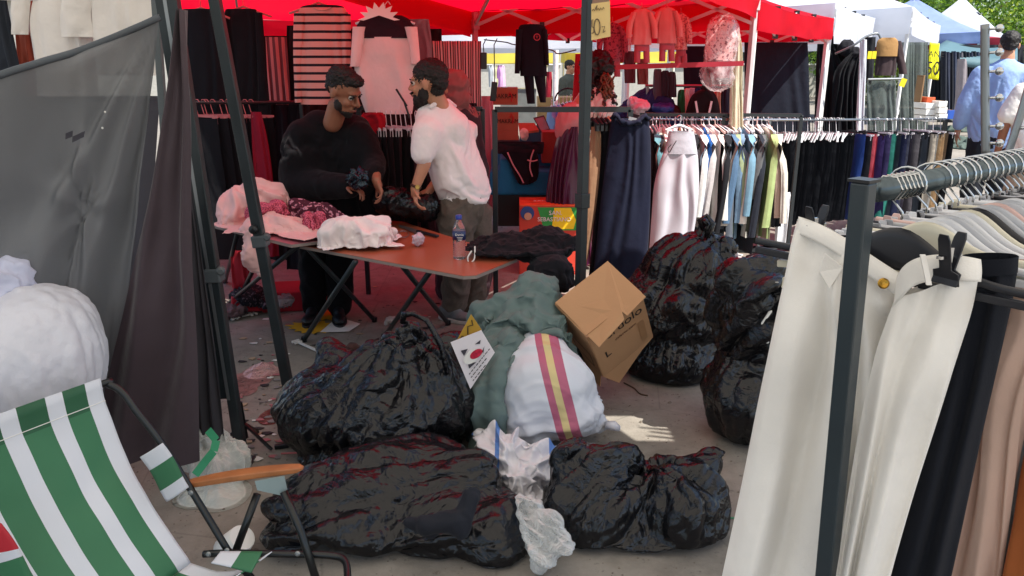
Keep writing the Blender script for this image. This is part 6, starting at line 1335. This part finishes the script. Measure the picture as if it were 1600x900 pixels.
# white size markers on those hangers
mk=[]
for i in range(26):
    p=a.lerp(b,.02+.37*(i+.6)/27);rr=random.Random(i)
    o=MB().beam(p-Vector((rr.uniform(.0,.02),.20,.085+rr.uniform(0,.02))),p-Vector((rr.uniform(.02,.05),.21,.15+rr.uniform(0,.03))),.020,.010).build('hanger_clip',M_whh,bev=.002)
    o.name='white_clip';tag(o,'white plastic clip on the packed row of black trousers','clip','white clips on the black trousers row')
rowB=[('#223c7c','royal blue'),('#17181e','black'),('#a8434f','coral pink'),('#8e2f3c','dark red'),('#2f2656','violet'),('#2a2448','deep purple'),('#266a60','sea green'),('#1c5248','bottle green'),('#28303a','blue black'),('#1f2440','midnight blue'),('#454858','steel blue'),('#2e2a35','aubergine'),('#4a474c','graphite'),('#1d1f26','near black'),('#3d434c','slate'),('#14161b','jet black'),('#bfb5a4','cream'),('#8f8f8c','light grey'),('#a98a66','camel'),('#c4a781','sand'),('#5e5348','taupe'),('#121317','coal black')]
for i,(c,l) in enumerate(rowB):
    p=a.lerp(b,.44+.55*(i+.5)/len(rowB))
    edge_garment(p+Vector((0,0,random.Random(i).uniform(-.02,.01))),(b-a),c,'trousers',.80,.36,.017+.012*random.Random(i).random(),l+' trousers on the right half of the thin steel rail','trousers','coloured trousers on the steel rail',seed=i+200,hang=(M_whh if i%2 else M_bkp),drop=.13,fam=.018)
# white drawstring trousers facing the camera
Yt=5.75
root=empty('drawstring_trousers',W(1050,390,Yt),'pale grey white high waisted wide trousers with a dark drawstring facing the camera','trousers')
WG=mat('matte_pale_cotton','#b9b6be',.95,bump=.2,bscale=420,var=.05,spec=.1)
rows=[(236,1038,1089),(250,1032,1091),(290,1022,1092),(340,1018,1088),(395,1014,1078)]
slab_mesh(smooth_rows(prow(rows,Yt),4),t=.05,folds=2.2,famp=.018,seed=3,nu=50,nv=40,taper=.3).build('trouser_legs',WG,root,smooth=True)
slab_mesh(smooth_rows(prow([(205,1045,1084),(215,1043,1086),(240,1037,1090)],Yt-.006),3),t=.05,folds=1,famp=.002,nu=60,nv=10,taper=1).build('waistband',fab('#b3b2bb',.85),root,smooth=True)
MB().tube(smp([W(1049,226,Yt-.07),W(1044,232,Yt-.075),W(1046,238,Yt-.075),W(1053,226,Yt-.07),W(1057,220,Yt-.06)]),.0035,5).build('drawstring',M_ink,root,smooth=True)
plain_hanger(1062,184,Yt,.10,M_whh,'white hanger holding the pale drawstring trousers','hangers',dz=.06)
# ---------------- baby clothes under the red tent
PKB=fab('#d4817e',b2=.3);PKD=fab('#b05560')
def set_(label,x,y,Y,m,m2,w=30,seed=0):
    root=empty('baby_clothes_set',W(x,y+90,Y),label,'clothes set','pink baby clothes under the red tent')
    mb=slab_mesh(smooth_rows(prow([(y,x-w*.22,x+w*.22),(y+6,x-w*.42,x+w*.42),(y+30,x-w*.42,x+w*.42),(y+56,x-w*.46,x+w*.44)],Y),3),t=.03,folds=2,famp=.006,seed=seed,nu=20,nv=16)
    for s in(-1,1):slab_mesh(smooth_rows(prow([(y+5,x+s*w*.36-4,x+s*w*.36+4),(y+25,x+s*w*.56-5,x+s*w*.56+5),(y+46,x+s*w*.60-4,x+s*w*.60+4)],Y-.02),3),t=.025,folds=1,famp=.004,nu=10,nv=10,mb=mb)
    mb.build('jacket',m,root,smooth=True)
    slab_mesh(smooth_rows(prow([(y+50,x-w*.34,x+w*.34),(y+66,x-w*.36,x+w*.36)],Y+.01),3),t=.025,folds=1,famp=.004,nu=14,nv=6).build('trousers',m2,root,smooth=True)
    for s in(-1,1):slab_mesh(smooth_rows(prow([(y+62,x+s*w*.2-5,x+s*w*.2+5),(y+84,x+s*w*.22-5,x+s*w*.22+5)],Y+.01),3),t=.022,folds=1,famp=.002,nu=8,nv=6).build('trouser_leg',m2,root,smooth=True)
    pp=pm(x,y,Y);h=MB();h.tube([W(x-9,y+4,Y),W(x,y-2,Y),W(x+9,y+4,Y)],.007,5);h.tube([W(x,y-2,Y),W(x,y-10,Y)],.003,5);h.build('hanger',M_pnk,root);return root
Yb_=6.0
set_('pink baby jacket with round buttons and matching trousers, left of the front pair',1003,14,Yb_,PKB,PKD,34,1)
set_('plain pink baby jumper and trousers hanging at the right of the front pair',1042,12,Yb_+.05,fab('#cf7a78'),PKD,34,2)
set_('dark rose patterned baby set hanging behind the price sign',957,36,Yb_+.3,pattern_mat('rose_pattern','#a5475a','#6d2236',60,.55),PKD,34,3)
set_('pink floral baby set behind the jumper near the middle of the tent',1064,22,Yb_+.5,pattern_mat('pink_floral','#d99a92','#a55560',70,.56),PKD,22,4)
root=empty('bagged_pyjamas',W(1125,135,Yb_),'pink patterned pyjamas hanging inside a clear plastic cover beside the white pole','pyjamas')
slab_mesh(smooth_rows(prow([(32,1118,1140),(40,1106,1150),(70,1102,1148),(95,1103,1144)],Yb_+.1),3),t=.03,folds=2,famp=.008,nu=20,nv=14).build('top',pattern_mat('pink_print','#d9a7a4','#7d3b45',55,.58),root,smooth=True)
slab_mesh(smooth_rows(prow([(94,1106,1142),(122,1108,1140)],Yb_+.1),3),t=.028,folds=2,famp=.004,nu=16,nv=6).build('trousers',fab('#6e2a34'),root,smooth=True)
me=blob([('c',W(1128,45,Yb_+.08),.12,W(1120,118,Yb_+.08),.13),E_(1140,60,Yb_+.06,14,18,.1),E_(1128,130,Yb_+.06,16,8,.08)],.012,4);crumple(me,W(1128,30,Yb_+.1),(0,0,1),4,rad=.03,amp=.014,floor=None);link('plastic_cover',me,clear_mat('clear_cover','#e6d6d6',.78,.1),root)
for i,(x,y,y1,c,l) in enumerate(((984,80,130,'#5d3038','brown trousers hanging below the pink jacket'),(1004,92,132,'#7a4440','rust brown trousers beside the brown ones'),(968,66,98,'#96404e','dark pink trousers behind the price sign'))):
    cloth('hung_baby_trousers',[(y,x-8,x+8),(y+20,x-9,x+9),(y1,x-8,x+9)],Yb_+.5,fab(c),label=l,cat='trousers',group='baby trousers',t=.025,folds=2)
# red tape rail across
MB().beam(W(962,105,5.9),W(1162,99,5.75),.02,.035).build('red_rail',mat('red_tape','#9e2133',.6));tag(sc.objects['red_rail'],'dark red horizontal bar in front of the stall under the baby clothes','rail')
# cream curtain
cloth('cream_curtain',[(48,1148,1154),(80,1144,1160),(130,1141,1160),(176,1140,1161),(330,1140,1164)],6.2,mat('cream_satin','#c9bfa4',.45,b2=.3,b2s=8),label='bundled cream satin curtain tied to the white tent leg',cat='curtain',t=.03,folds=3,famp=.02)
# navy sheet behind, black drapes
cloth('navy_sheet',[(66,1163,1262),(120,1163,1264),(200,1163,1266),(300,1163,1268)],8.2,fab('#171c28',.9),label='large navy black sheet hanging flat between two white tent legs',cat='sheet',group='dark sheets behind the racks',t=.01,folds=3,famp=.012,nu=40)
cloth('navy_sheet',[(72,1068,1146),(120,1068,1146),(180,1070,1146)],9.2,fab('#1a2433',.9),label='dark blue sheet hanging far behind the bagged pyjamas',cat='sheet',group='dark sheets behind the racks',t=.01,folds=3,famp=.012,nu=30)
cloth('black_drape',[(56,1278,1302),(100,1275,1330),(140,1274,1344),(200,1272,1346),(300,1270,1350)],8.9,fab('#12141a',.8),label='black drape gathered and slung between the white tent legs',cat='drape',group='black drapes on the white tent',t=.02,folds=5,famp=.035,nu=60,seed=5)
cloth('black_drape',[(82,1330,1347),(110,1305,1347),(150,1300,1346),(220,1300,1346)],8.75,fab('#0e1015',.8),label='second black drape pulled tight up to the right tent leg',cat='drape',group='black drapes on the white tent',t=.02,folds=5,famp=.03,nu=50,seed=8)
clothes('black_hat_bundle',[E_(1322,75,8.8,12,12,.08),E_(1334,84,8.8,10,10,.08)],4,fab('#14141a'),'round black bundle hanging at the top of the black drape','bundle',amp=.02)
cloth('wrapped_white_pole',[(62,1344,1354),(110,1342,1353),(190,1338,1350),(300,1337,1350)],8.55,fab('#c9ccd2'),label='white cloth wrapped around the tent leg right of the black drape',cat='cloth',t=.03,folds=2,famp=.01)
mb=MB();mb.tube(smp([W(1305,84,8.5),W(1335,70,8.4),W(1352,58,8.4),W(1370,52,8.4),W(1376,60,8.4)]),.012,6);tag(mb.build('clamp_arm',M_grym,smooth=True),'grey metal clamp arm tied at the corner of the white tent','clamp')
# coats under the white tent
root=sleeve_top('hung_sweatshirt',[(60,1376,1398),(66,1370,1404),(90,1368,1402),(118,1366,1399)],10.2,[[(64,1396,1408),(90,1400,1413),(116,1405,1418)]],fab('#3f3234'),'sweatshirt with a tan upper half and dark brown lower half under the white tent','sweatshirt',t=.05)
slab_mesh(smooth_rows(prow([(59,1378,1398),(66,1370,1404),(88,1369,1402)],10.17),3),t=.055,folds=1,famp=.004,nu=18,nv=8).build('tan_yoke',fab('#a07a4d'),root,smooth=True)
cloth('hung_black_coat',[(58,1352,1368),(90,1350,1366),(130,1350,1364)],10.0,fab('#15171c'),label='black coat with yellow tags left of the tan and brown sweatshirt',cat='coat',t=.05,folds=1)
for i,(x,y) in enumerate(((1359,86),(1366,86))):
    o=MB().box(W(x,y,9.85),(.05,.004,.09)).build('yellow_tag',M_yel);tag(o,'%s yellow tag on the black coat'%['left','right'][i],'tag','yellow tags')
o=MB().box(W(1411,129,9.8),(.07,.004,.10),(0,.3,0)).build('yellow_tag',M_yel);tag(o,'yellow tag tilted on the clear plastic sheet below the sweatshirt','tag','yellow tags')
rail('clothes_rail',W(1356,124,9.9),W(1408,123,9.9),.015,'pale rail below the tan and brown sweatshirt',m=M_grym)
PSH=mat('dusty_clear_sheet','#59625f',.25,var=.15,vscale=2,alpha=.72,b2=.4,b2s=3)
for i,(x0,x1,Y_) in enumerate(((1354,1400,9.95),(1404,1428,11.3),(1426,1450,12.3))):
    y0=(126,66,66)[i];cloth('clear_plastic_sheet',[(y0,x0,x1),(150,x0,x1),(200,x0,x1),(260,x0,x1)],Y_,PSH,label=['clear greenish plastic sheet hanging under the sweatshirt rail','grey plastic side sheet between the middle white legs','grey plastic side sheet beside the yellow banner'][i],cat='plastic sheet',group='plastic side sheets',t=.01,folds=3,famp=.02)
# yellow price banner
Yy=12.6
root=empty('price_banner',W(1458,126,Yy),'tall bright yellow banner with a handwritten black price hanging at the white tent corner','sign')
curt=MB();Pn=[W(1453,66,Yy),W(1468,68,Yy),W(1466,125,Yy),W(1450,123,Yy)]
curt.grid(lambda u,v:Pn[0].lerp(Pn[1],u).lerp(Pn[3].lerp(Pn[2],u),v)+Vector((0,.012*math.sin(v*6),0)),6,16);curt.build('banner_sheet',mat('neon_yellow','#f0ec10',.6,var=.04),root,smooth=True,solid=.004)
text('price_word','TANE',W(1459,85,Yy-.03),.13,M_ink,root,rot=(R(90),R(0),0))
text('price_number','50',W(1457.5,108,Yy-.03),.30,M_ink,root,rot=(R(90),R(0),0),sx=.75)
text('price_currency','TL',W(1464.5,115,Yy-.03),.07,M_ink,root,rot=(R(90),R(0),0))
# beige price sign on the pole
Ys=3.42
root=empty('price_sign',W(938,60,Ys),'cream paper price sign with faint pencil writing hanging beside the black pole','sign')
MB().prism([W(924,6,Ys),W(953,2,Ys),W(954,57,Ys),W(924,63,Ys)],(0,.003,0)).build('sign_sheet',mat('cream_card','#e0c183',.8,var=.04),root)
MB().prism([W(926,0,Ys+.004),W(952,-3,Ys+.004),W(953,3,Ys+.004),W(925,7,Ys+.004)],(0,.003,0)).build('tape',mat('brown_tape2','#8a6a58',.5),root)
PEN=mat('pencil','#6b5a48',.8)
zc=MB();zc.tube([W(933+4.6*math.cos(t),42+12.5*math.sin(t),Ys-.004) for t in [i*math.pi/10 for i in range(21)]],.0022,5);zc.build('digit_zero',PEN,root)
zc=MB();zc.tube([W(927,31,Ys-.004),W(925,31,Ys-.004),W(925,42,Ys-.004),W(928,43,Ys-.004),W(928,50,Ys-.004),W(925,52,Ys-.004)],.002,5);zc.build('digit_five',PEN,root)
zc=MB();P_=[(925,17),(927,14),(929,17),(931,12),(933,8),(932,16),(935,13),(937,16),(938,12),(941,15),(943,11),(944,14)];zc.tube([W(x,y,Ys-.004) for x,y in P_],.0016,4);zc.build('pencil_word',PEN,root)
zc=MB();P_=[(940,42),(945,41),(943,48),(942,51),(946,48)];zc.tube([W(x,y,Ys-.004) for x,y in P_],.0014,4);zc.build('pencil_currency',PEN,root)
# ================================================================= BEHIND: goods between the stalls
def boxobj(name,c,sz,m,label,cat,rot=0,group=None,tape=True,parent=None):
    root=empty(name,Vector(c)-Vector((0,0,sz[2]/2)),label,cat,group);MB().box(c,sz,(0,0,rot)).build('carton',m,root,bev=.004)
    if tape:
        MB().box(Vector(c)+Vector((0,0,sz[2]/2+.0015)),(.05,sz[1]*1.001,.002),(0,0,rot)).build('tape',mat('brown_tape','#a57a52',.35),root)
    return root
def px_box(x0,y0,x1,y1,Y,depth,m,label,name='carton',cat='carton',group=None,rot=0,txt=None,ts=.07,tm=None):
    a=W(x0,y1,Y);b=W(x1,y0,Y);c=(a+b)/2+Vector((0,depth/2,0));r=boxobj(name,c,(abs(b.x-a.x),depth,abs(b.z-a.z)),m,label,cat,rot,group)
    if txt:text('printed_word',txt,Vector((c.x,Y-.004,c.z)),ts,tm or M_ink,r,rot=(R(90),0,0),sx=.9)
    return r
CB=mat('brown_carton','#a8704f',.85,bump=.2,bscale=80)
Yc_=7.4
g_='stacked cartons'
r_=px_box(768,137,809,164,Yc_,.4,CB,'upper open brown carton with a dark and red print behind the rack',group=g_,txt='MAKRAM',ts=.06)
r_=px_box(777,174,810,205,Yc_,.4,CB,'middle brown carton of the stack with a dark and red print',group=g_,txt='MAKRAM',ts=.055)
px_box(777,205,810,219,Yc_,.4,CB,'low brown carton under the middle one',group=g_)
px_box(770,219,812,330,Yc_-.0,.5,mat('grey_case','#4a4446',.8),'dark grey trunk under the stack of cartons',name='trunk',cat='trunk')
for z_,(x,y) in enumerate(((795,150),(797,184))):
    MB().tube([W(x,y,Yc_-.008),W(x+2,y-6,Yc_-.008),W(x+5,y,Yc_-.008),W(x+4,y+9,Yc_-.008)],.006,5).build('red_brand_stroke',M_red);o=sc.objects['red_brand_stroke'];o.name='red_print_stroke';tag(o,'red brush stroke printed on the %s brown carton'%['upper','middle'][z_],'print')
# big fruit box
Ysn=5.9
a=W(812,324,Ysn);b=W(903,324,Ysn);wd_=b.x-a.x;top=W(812,322,Ysn).z;bot=.0
root=empty('fruit_box',Vector(((a.x+b.x)/2,Ysn,0)),'colourful printed fruit carton with a farmer portrait and yellow green panels','carton')
RB=mat('fruit_box_red','#c8402e',.6,var=.05);GB_=mat('fruit_box_green','#2f9a44',.6);YB=mat('fruit_box_yellow','#f2d21c',.6);OB=mat('fruit_box_orange','#df6a35',.6,var=.3,vscale=12)
MB().box(((a.x+b.x)/2,Ysn+.2,top/2),(wd_,.4,top)).build('box_wall',RB,root)
MB().box(((a.x+b.x)/2,Ysn+.2,top+.003),(wd_,.4,.006)).build('top_panel',OB,root)
f=MB();yy=Ysn-.003
f.prism([W(840,324,yy),W(903,324,yy),W(903,360,yy),W(850,360,yy)],(0,.002,0));f.build('green_panel',GB_,root)
f=MB();f.prism([W(866,325,yy-.004),W(892,325,yy-.004),W(900,344,yy-.004),W(896,358,yy-.004),W(862,358,yy-.004)],(0,.002,0));f.build('yellow_panel',YB,root)
text('printed_word','SAN.',W(868,333,yy-.008),.050,M_wht,root,rot=(R(90),0,0),ext=.0015);text('printed_word','SEBASTIANO',W(866,343,yy-.008),.046,M_wht,root,rot=(R(90),0,0),ext=.0015)
f=MB();f.lathe(W(824,333,yy-.003),[(.055,0),(.055,.003)],20,axis=(0,-1,0));f.build('portrait_hat',mat('print_blue','#2c4a86',.6),root)
f=MB();f.lathe(W(825,338,yy-.008),[(.030,0),(.030,.003)],16,axis=(0,-1,0));f.build('portrait_face',mat('print_face','#c9977a',.6),root)
text('printed_word','SAN SEB.',Vector(((a.x+b.x)/2,Ysn+.2,top+.008)),.06,M_wht,root,rot=(0,0,0))
# blue armchair with black bras
BL_=fab('#1f6f96')
root=empty('blue_armchair',W(822,300,6.4),'bright blue padded seat behind the rack with black lingerie thrown over it','chair');root.location.z=0
me=blob([('b',W(822,282,6.5),(.62,.35,.20)),('b',W(822,262,6.75),(.62,.10,.34)),('b',W(790,272,6.5),(.10,.4,.30))],.016,5);link('padded_seat',me,BL_,root)
MB().box(W(822,300,6.5)-Vector((0,0,.12)),(.5,.3,.3)).build('base',M_bkp,root)
root=empty('black_lingerie',W(815,285,6.25),'black garment with pink ribbon straps thrown over the blue seat','garment')
slab_mesh(smooth_rows(prow([(238,782,840),(255,796,842),(280,806,840),(288,812,826)],6.28),3),t=.03,folds=3,famp=.012,nu=24,nv=14).build('garment',fab('#141018'),root,smooth=True)
for P_ in([(793,238),(802,258),(812,274),(818,286)],[(834,234),(830,246),(828,262),(832,276)],[(824,250),(832,252),(840,250)]):
    t_=MB();t_.tube(smp([W(x,y,6.23) for x,y in P_]),.006,5);t_.build('ribbon',mat('pink_ribbon','#c98890',.6),root,smooth=True)
cloth('dark_jacket_pile',[(222,775,850),(228,776,850),(240,778,848)],6.35,fab('#241a22'),label='dark jackets lying flat on the trunk above the blue seat',cat='jackets',t=.06,folds=2)
# tablet, red cloth box, table of blue shirts
o=boxobj('red_draped_crate',W(866,228,6.6),(.22,.3,.26),mat('red_draped','#8a2418',.8),'red brown draped crate left of the purple skirt','crate',tape=False)
root=empty('tablet_stand',W(845,205,6.7),'grey flat screen tablet propped up beside the cartons','tablet')
tb=[W(833,184,6.7),W(850,180,6.75),W(860,203,6.7),W(845,207,6.65)];MB().prism(tb,(0,.012,0)).build('case',mat('tablet_case','#2e3032',.4),root)
tc_=sum(tb,Vector())/4;MB().prism([tc_+(p-tc_)*.82-Vector((0,.003,0)) for p in tb],(0,.002,0)).build('screen',mat('tablet_screen','#7d8288',.15,spec=.7),root)
MB().prism([W(810,192,6.9),W(835,192,6.9),W(842,203,6.8),W(812,206,6.8)],(0,0,-.02)).build('open_flap_box',CB);tag(sc.objects['open_flap_box'],'open carton flaps next to the tablet','carton')
clothes('white_tissue',[E_(820,208,6.75,8,9,.05)],3,fab('#ded8c8'),'crumpled white tissue beside the stack of cartons','tissue',amp=.02,vox=.008)
mk_=[('#7f9fc9','light blue'),('#5d8fd0','sky blue'),('#8fb4e0','pale blue'),('#6a2636','wine red'),('#7d2a38','maroon'),('#5a1c2c','dark wine')]
for i,(c,l) in enumerate(mk_):
    p=W(862+6*i,158-1.5*i,8.2);edge_garment(p,(1,0,0),c,'shirt',.62,.45,.03,l+' shirt on the round rail behind the purple skirt','shirt','shirts on the round rail',seed=i+300,fam=.01)
mb=MB();mb.tube([W(887+20*math.cos(t),158-20*math.sin(t)*1.0,8.2) for t in [i*math.pi/10 for i in range(11)]],.010,6);tag(mb.build('round_rail',M_bkp,smooth=True),'curved black rail over the blue and wine shirts','rail')
# white table, posts, far counters
o=MB().box(W(858,250,9.0),(1.2,.6,.04)).build('tabletop',M_whp);o.name='far_counter';tag(o,'dark blue grey counter behind the tracksuit','counter')
cloth('far_counter_cloth',[(196,812,890),(240,812,890),(330,812,890)],8.9,fab('#2e3f4a'),label='blue grey cloth hanging on the counter behind the tracksuit',cat='cloth',t=.02,folds=5,famp=.02)
cloth('white_wrapped_post',[(78,864,873),(150,864,872),(250,864,872)],9.4,fab('#dfe2e2'),label='bright white wrapped post right of the tracksuit',cat='post cloth',t=.03,folds=1,famp=.004)
canopy_tent('white market tent seen far behind the tracksuit',[(-1.4,10.6),(1.6,10.9),(1.5,14),(-1.6,13.8)],2.1,.22,2.7,WHT,M_whtm,(0,1,2,3),(),'white canopy tents behind the stall',seed=21)
canopy_tent('yellow market tent far behind the hanging tracksuit',[(-2.2,16.5),(1.0,16.8),(.9,19.8),(-2.3,19.6)],2.05,.32,2.9,YELC,M_whtm,(0,1,2,3),(),'far back tents',seed=22)
canopy_tent('second yellow market tent further right in the gap',[(1.4,17.5),(4.4,17.8),(4.3,20.8),(1.3,20.6)],2.05,.3,2.9,YELC,M_whtm,(0,1,2,3),(),'far back tents',seed=23)
M_gg=mat('glass_counter','#6f7370',.2,var=.2)
px_box(782,139,838,196,11.0,.7,M_gg,'grey display counter behind the cartons',name='display_counter',cat='counter')
px_box(840,152,905,215,12.4,.7,mat('tan_counter','#9a7a4c',.6,var=.1),'tan wooden counter below the far dark haired man',name='wooden_counter',cat='counter')
for i,(x,c,l) in enumerate(((768,'#aeb7bb','pale grey'),(773,'#e2e2dc','white'),(776,'#c8c89a','pale yellow'),(779,'#8a5f96','violet'),(784,'#d9b0d6','pink'),(858,'#8c1c2c','red'))):
    cloth('far_hung_shirt',[(102,x-3,x+3),(108,x-5,x+5),(136,x-4,x+6)] if x<800 else [(112,x-4,x+4),(130,x-5,x+5),(152,x-5,x+4)],10.6,fab(c),label=l+' shirt hanging far behind between the pink pole and tracksuit',cat='shirt',group='shirts hanging far behind',t=.04,folds=1)
cloth('pink_sheet',[(150,752,770),(200,752,772),(330,752,774)],6.9,fab('#c795a0'),label='pink cloth hanging right of the pink wrapped pole',cat='cloth',t=.02,folds=2)
cloth('red_hanging_cloth',[(84,899,908),(130,896,908),(172,893,908)],6.6,fab('#a82432'),label='red cloth hanging left of the black pole above the woman',cat='cloth',t=.03,folds=2)
# row behind the long rack
for i,(x,y0,y1,c,l,k) in enumerate(((1028,108,168,'#4b4f55','dark grey','coat'),(1040,110,150,'#2d3138','black grey','top'),(1050,112,152,'#33363c','charcoal','top'),(1066,140,176,'#1f7a4a','emerald green','top'),(1075,138,178,'#d8d5cc','cream','shirt'),(1082,137,178,'#b6b9c4','grey white','shirt'),(1090,137,178,'#223056','indigo','shirt'),(1104,128,180,'#1b1517','black','coat'),(1122,142,182,'#c8a58c','peach','top'),(1133,140,182,'#272a38','dark navy','top'))):
    cloth({'top':'hung_blouse'}.get(k,'hung_'+k),[(y0,x-3,x+3),(y0+6,x-7,x+6),(y1,x-8,x+7)],8.4-.02*i,fab(c),label=l+' '+k+' hanging on the back rail behind the long rack',cat=k,group='garments on the back rail',t=.05,folds=2,seed=i)
rail('clothes_rail',W(1008,134,8.5),W(1140,134,8.5),.014,'pale steel rail at the back behind the long rack',m=M_grym,posts=(W(1012,134,8.5),W(1100,134,8.5)))
root=empty('black_strappy_garment',W(1100,178,8.1),'black top with two white straps on a stand behind the coloured tops','top')
slab_mesh(smooth_rows(prow([(140,1096,1106),(150,1080,1120),(180,1070,1126)],8.1),3),t=.08,folds=2,famp=.01,nu=20,nv=10).build('garment',fab('#1a1214'),root,smooth=True)
for s in((1087,158,1090,176),(1112,158,1108,176)):MB().beam(W(s[0],s[1],8.0),W(s[2],s[3],8.0),.02,.01).build('strap',M_wht,root)
clothes('pink_plastic_bundle',[E_(1000,166,8.0,14,10,.1),E_(990,160,8.0,8,8,.08)],6,mat('pinkish_film','#d9c3cc',.35,b2=.4,b2s=20),'pale pink plastic bundle on the goods behind the rack','bundle',amp=.03)
clothes('blue_crate_bag',[E_(1036,168,8.3,17,8,.12)],7,mat('blue_tub','#2b3f8c',.5),'blue bag behind the rack right of the pink bundle','bag',amp=.02)
px_box(985,176,1140,235,8.3,.6,mat('dark_counter','#34383c',.8),'long dark goods table behind the coloured tops rack',name='goods_table',cat='table')
# right side goods by the yellow banner
px_box(1448,152,1462,160,11.8,.3,mat('orange_box','#d0562c',.6),'small orange box on top of the white boxes below the yellow banner',name='orange_box',cat='box')
for i in range(3):
    px_box(1446,161+i*10,1466,170+i*10,11.7,.4,M_wht,['top','middle','bottom'][i]+' white box in the left stack under the orange box',name='white_box',cat='box',group='white boxes')
    px_box(1466,158+i*10,1481,167+i*10,11.6,.4,M_wht,['top','middle','bottom'][i]+' white box in the right stack below the yellow banner',name='white_box',cat='box',group='white boxes')
o=px_box(1480,172,1492,186,14,.4,mat('blue_crate','#2450a8',.5),'blue plastic crate beside the white boxes',name='blue_crate',cat='crate')
px_box(1436,118,1446,170,11.9,.2,mat('wood_board','#8a6a48',.7),'upright wooden board beside the plastic side sheet',name='wooden_board',cat='board')
for i in range(14):
    x=1474+5.2*i;c=['#20242e','#2b3040','#1b1d24','#31384a','#262a33','#5b5a60','#1f2228'][i%7]
    cloth('far_hung_coat',[(80+i%3,x-1,x+2),(90,x-3,x+4),(150,x-3,x+4),(176 if i%4 else 168,x-3,x+4)],16.2+.2*i,fab(c),label=['navy','dark blue','black','steel blue','graphite','mushroom grey','off black'][i%7]+' long coat in the far dark row at the aisle end, '+['nearer half','further half'][i//7],cat='coat',group='far dark coats',t=.08,folds=1,seed=i)
cloth('far_grey_dress',[(92,1498,1508),(110,1496,1510),(172,1492,1510)],15.6,fab('#8b8488'),label='long grey dress on a stand in front of the far dark coats',cat='dress',t=.1,folds=3)
cloth('far_dark_wall',[(70,1452,1600),(120,1452,1600),(178,1452,1600)],21,fab('#23262c'),label='dark hanging cloths closing the view at the end of the aisle',cat='cloth wall',t=.02,folds=12,famp=.08,nu=80)
for i,(x,y,a_,b_) in enumerate(((1490,190,30,7),(1500,205,40,6),(1480,222,38,10),(1512,232,28,8),(1440,228,30,8))):
    k=G(x,y,.0);pk=pm(x,y,k.y);me=blob([('e',k+Vector((0,0,.03)),(a_/pk,.45,.10)),('e',k+Vector((.2,.2,.05)),(a_/pk*.5,.3,.12))],.03,5);crumple(me,k+Vector((0,0,.3)),(0,0,1),i,rad=.06,amp=.05,scale=2)
    tag(link('dropped_tarpaulin',me,mat('grey_green_cloth','#48564f',.85,b2=.4)),['grey green cloth heap furthest up the aisle','long flat grey green cloth strip on the sunlit ground','large grey green cloth heap beside the rail end','small grey green cloth heap near the chrome arm','low grey green cloth partly behind the coloured trousers'][i],'cloth heap','grey green cloths on the ground')
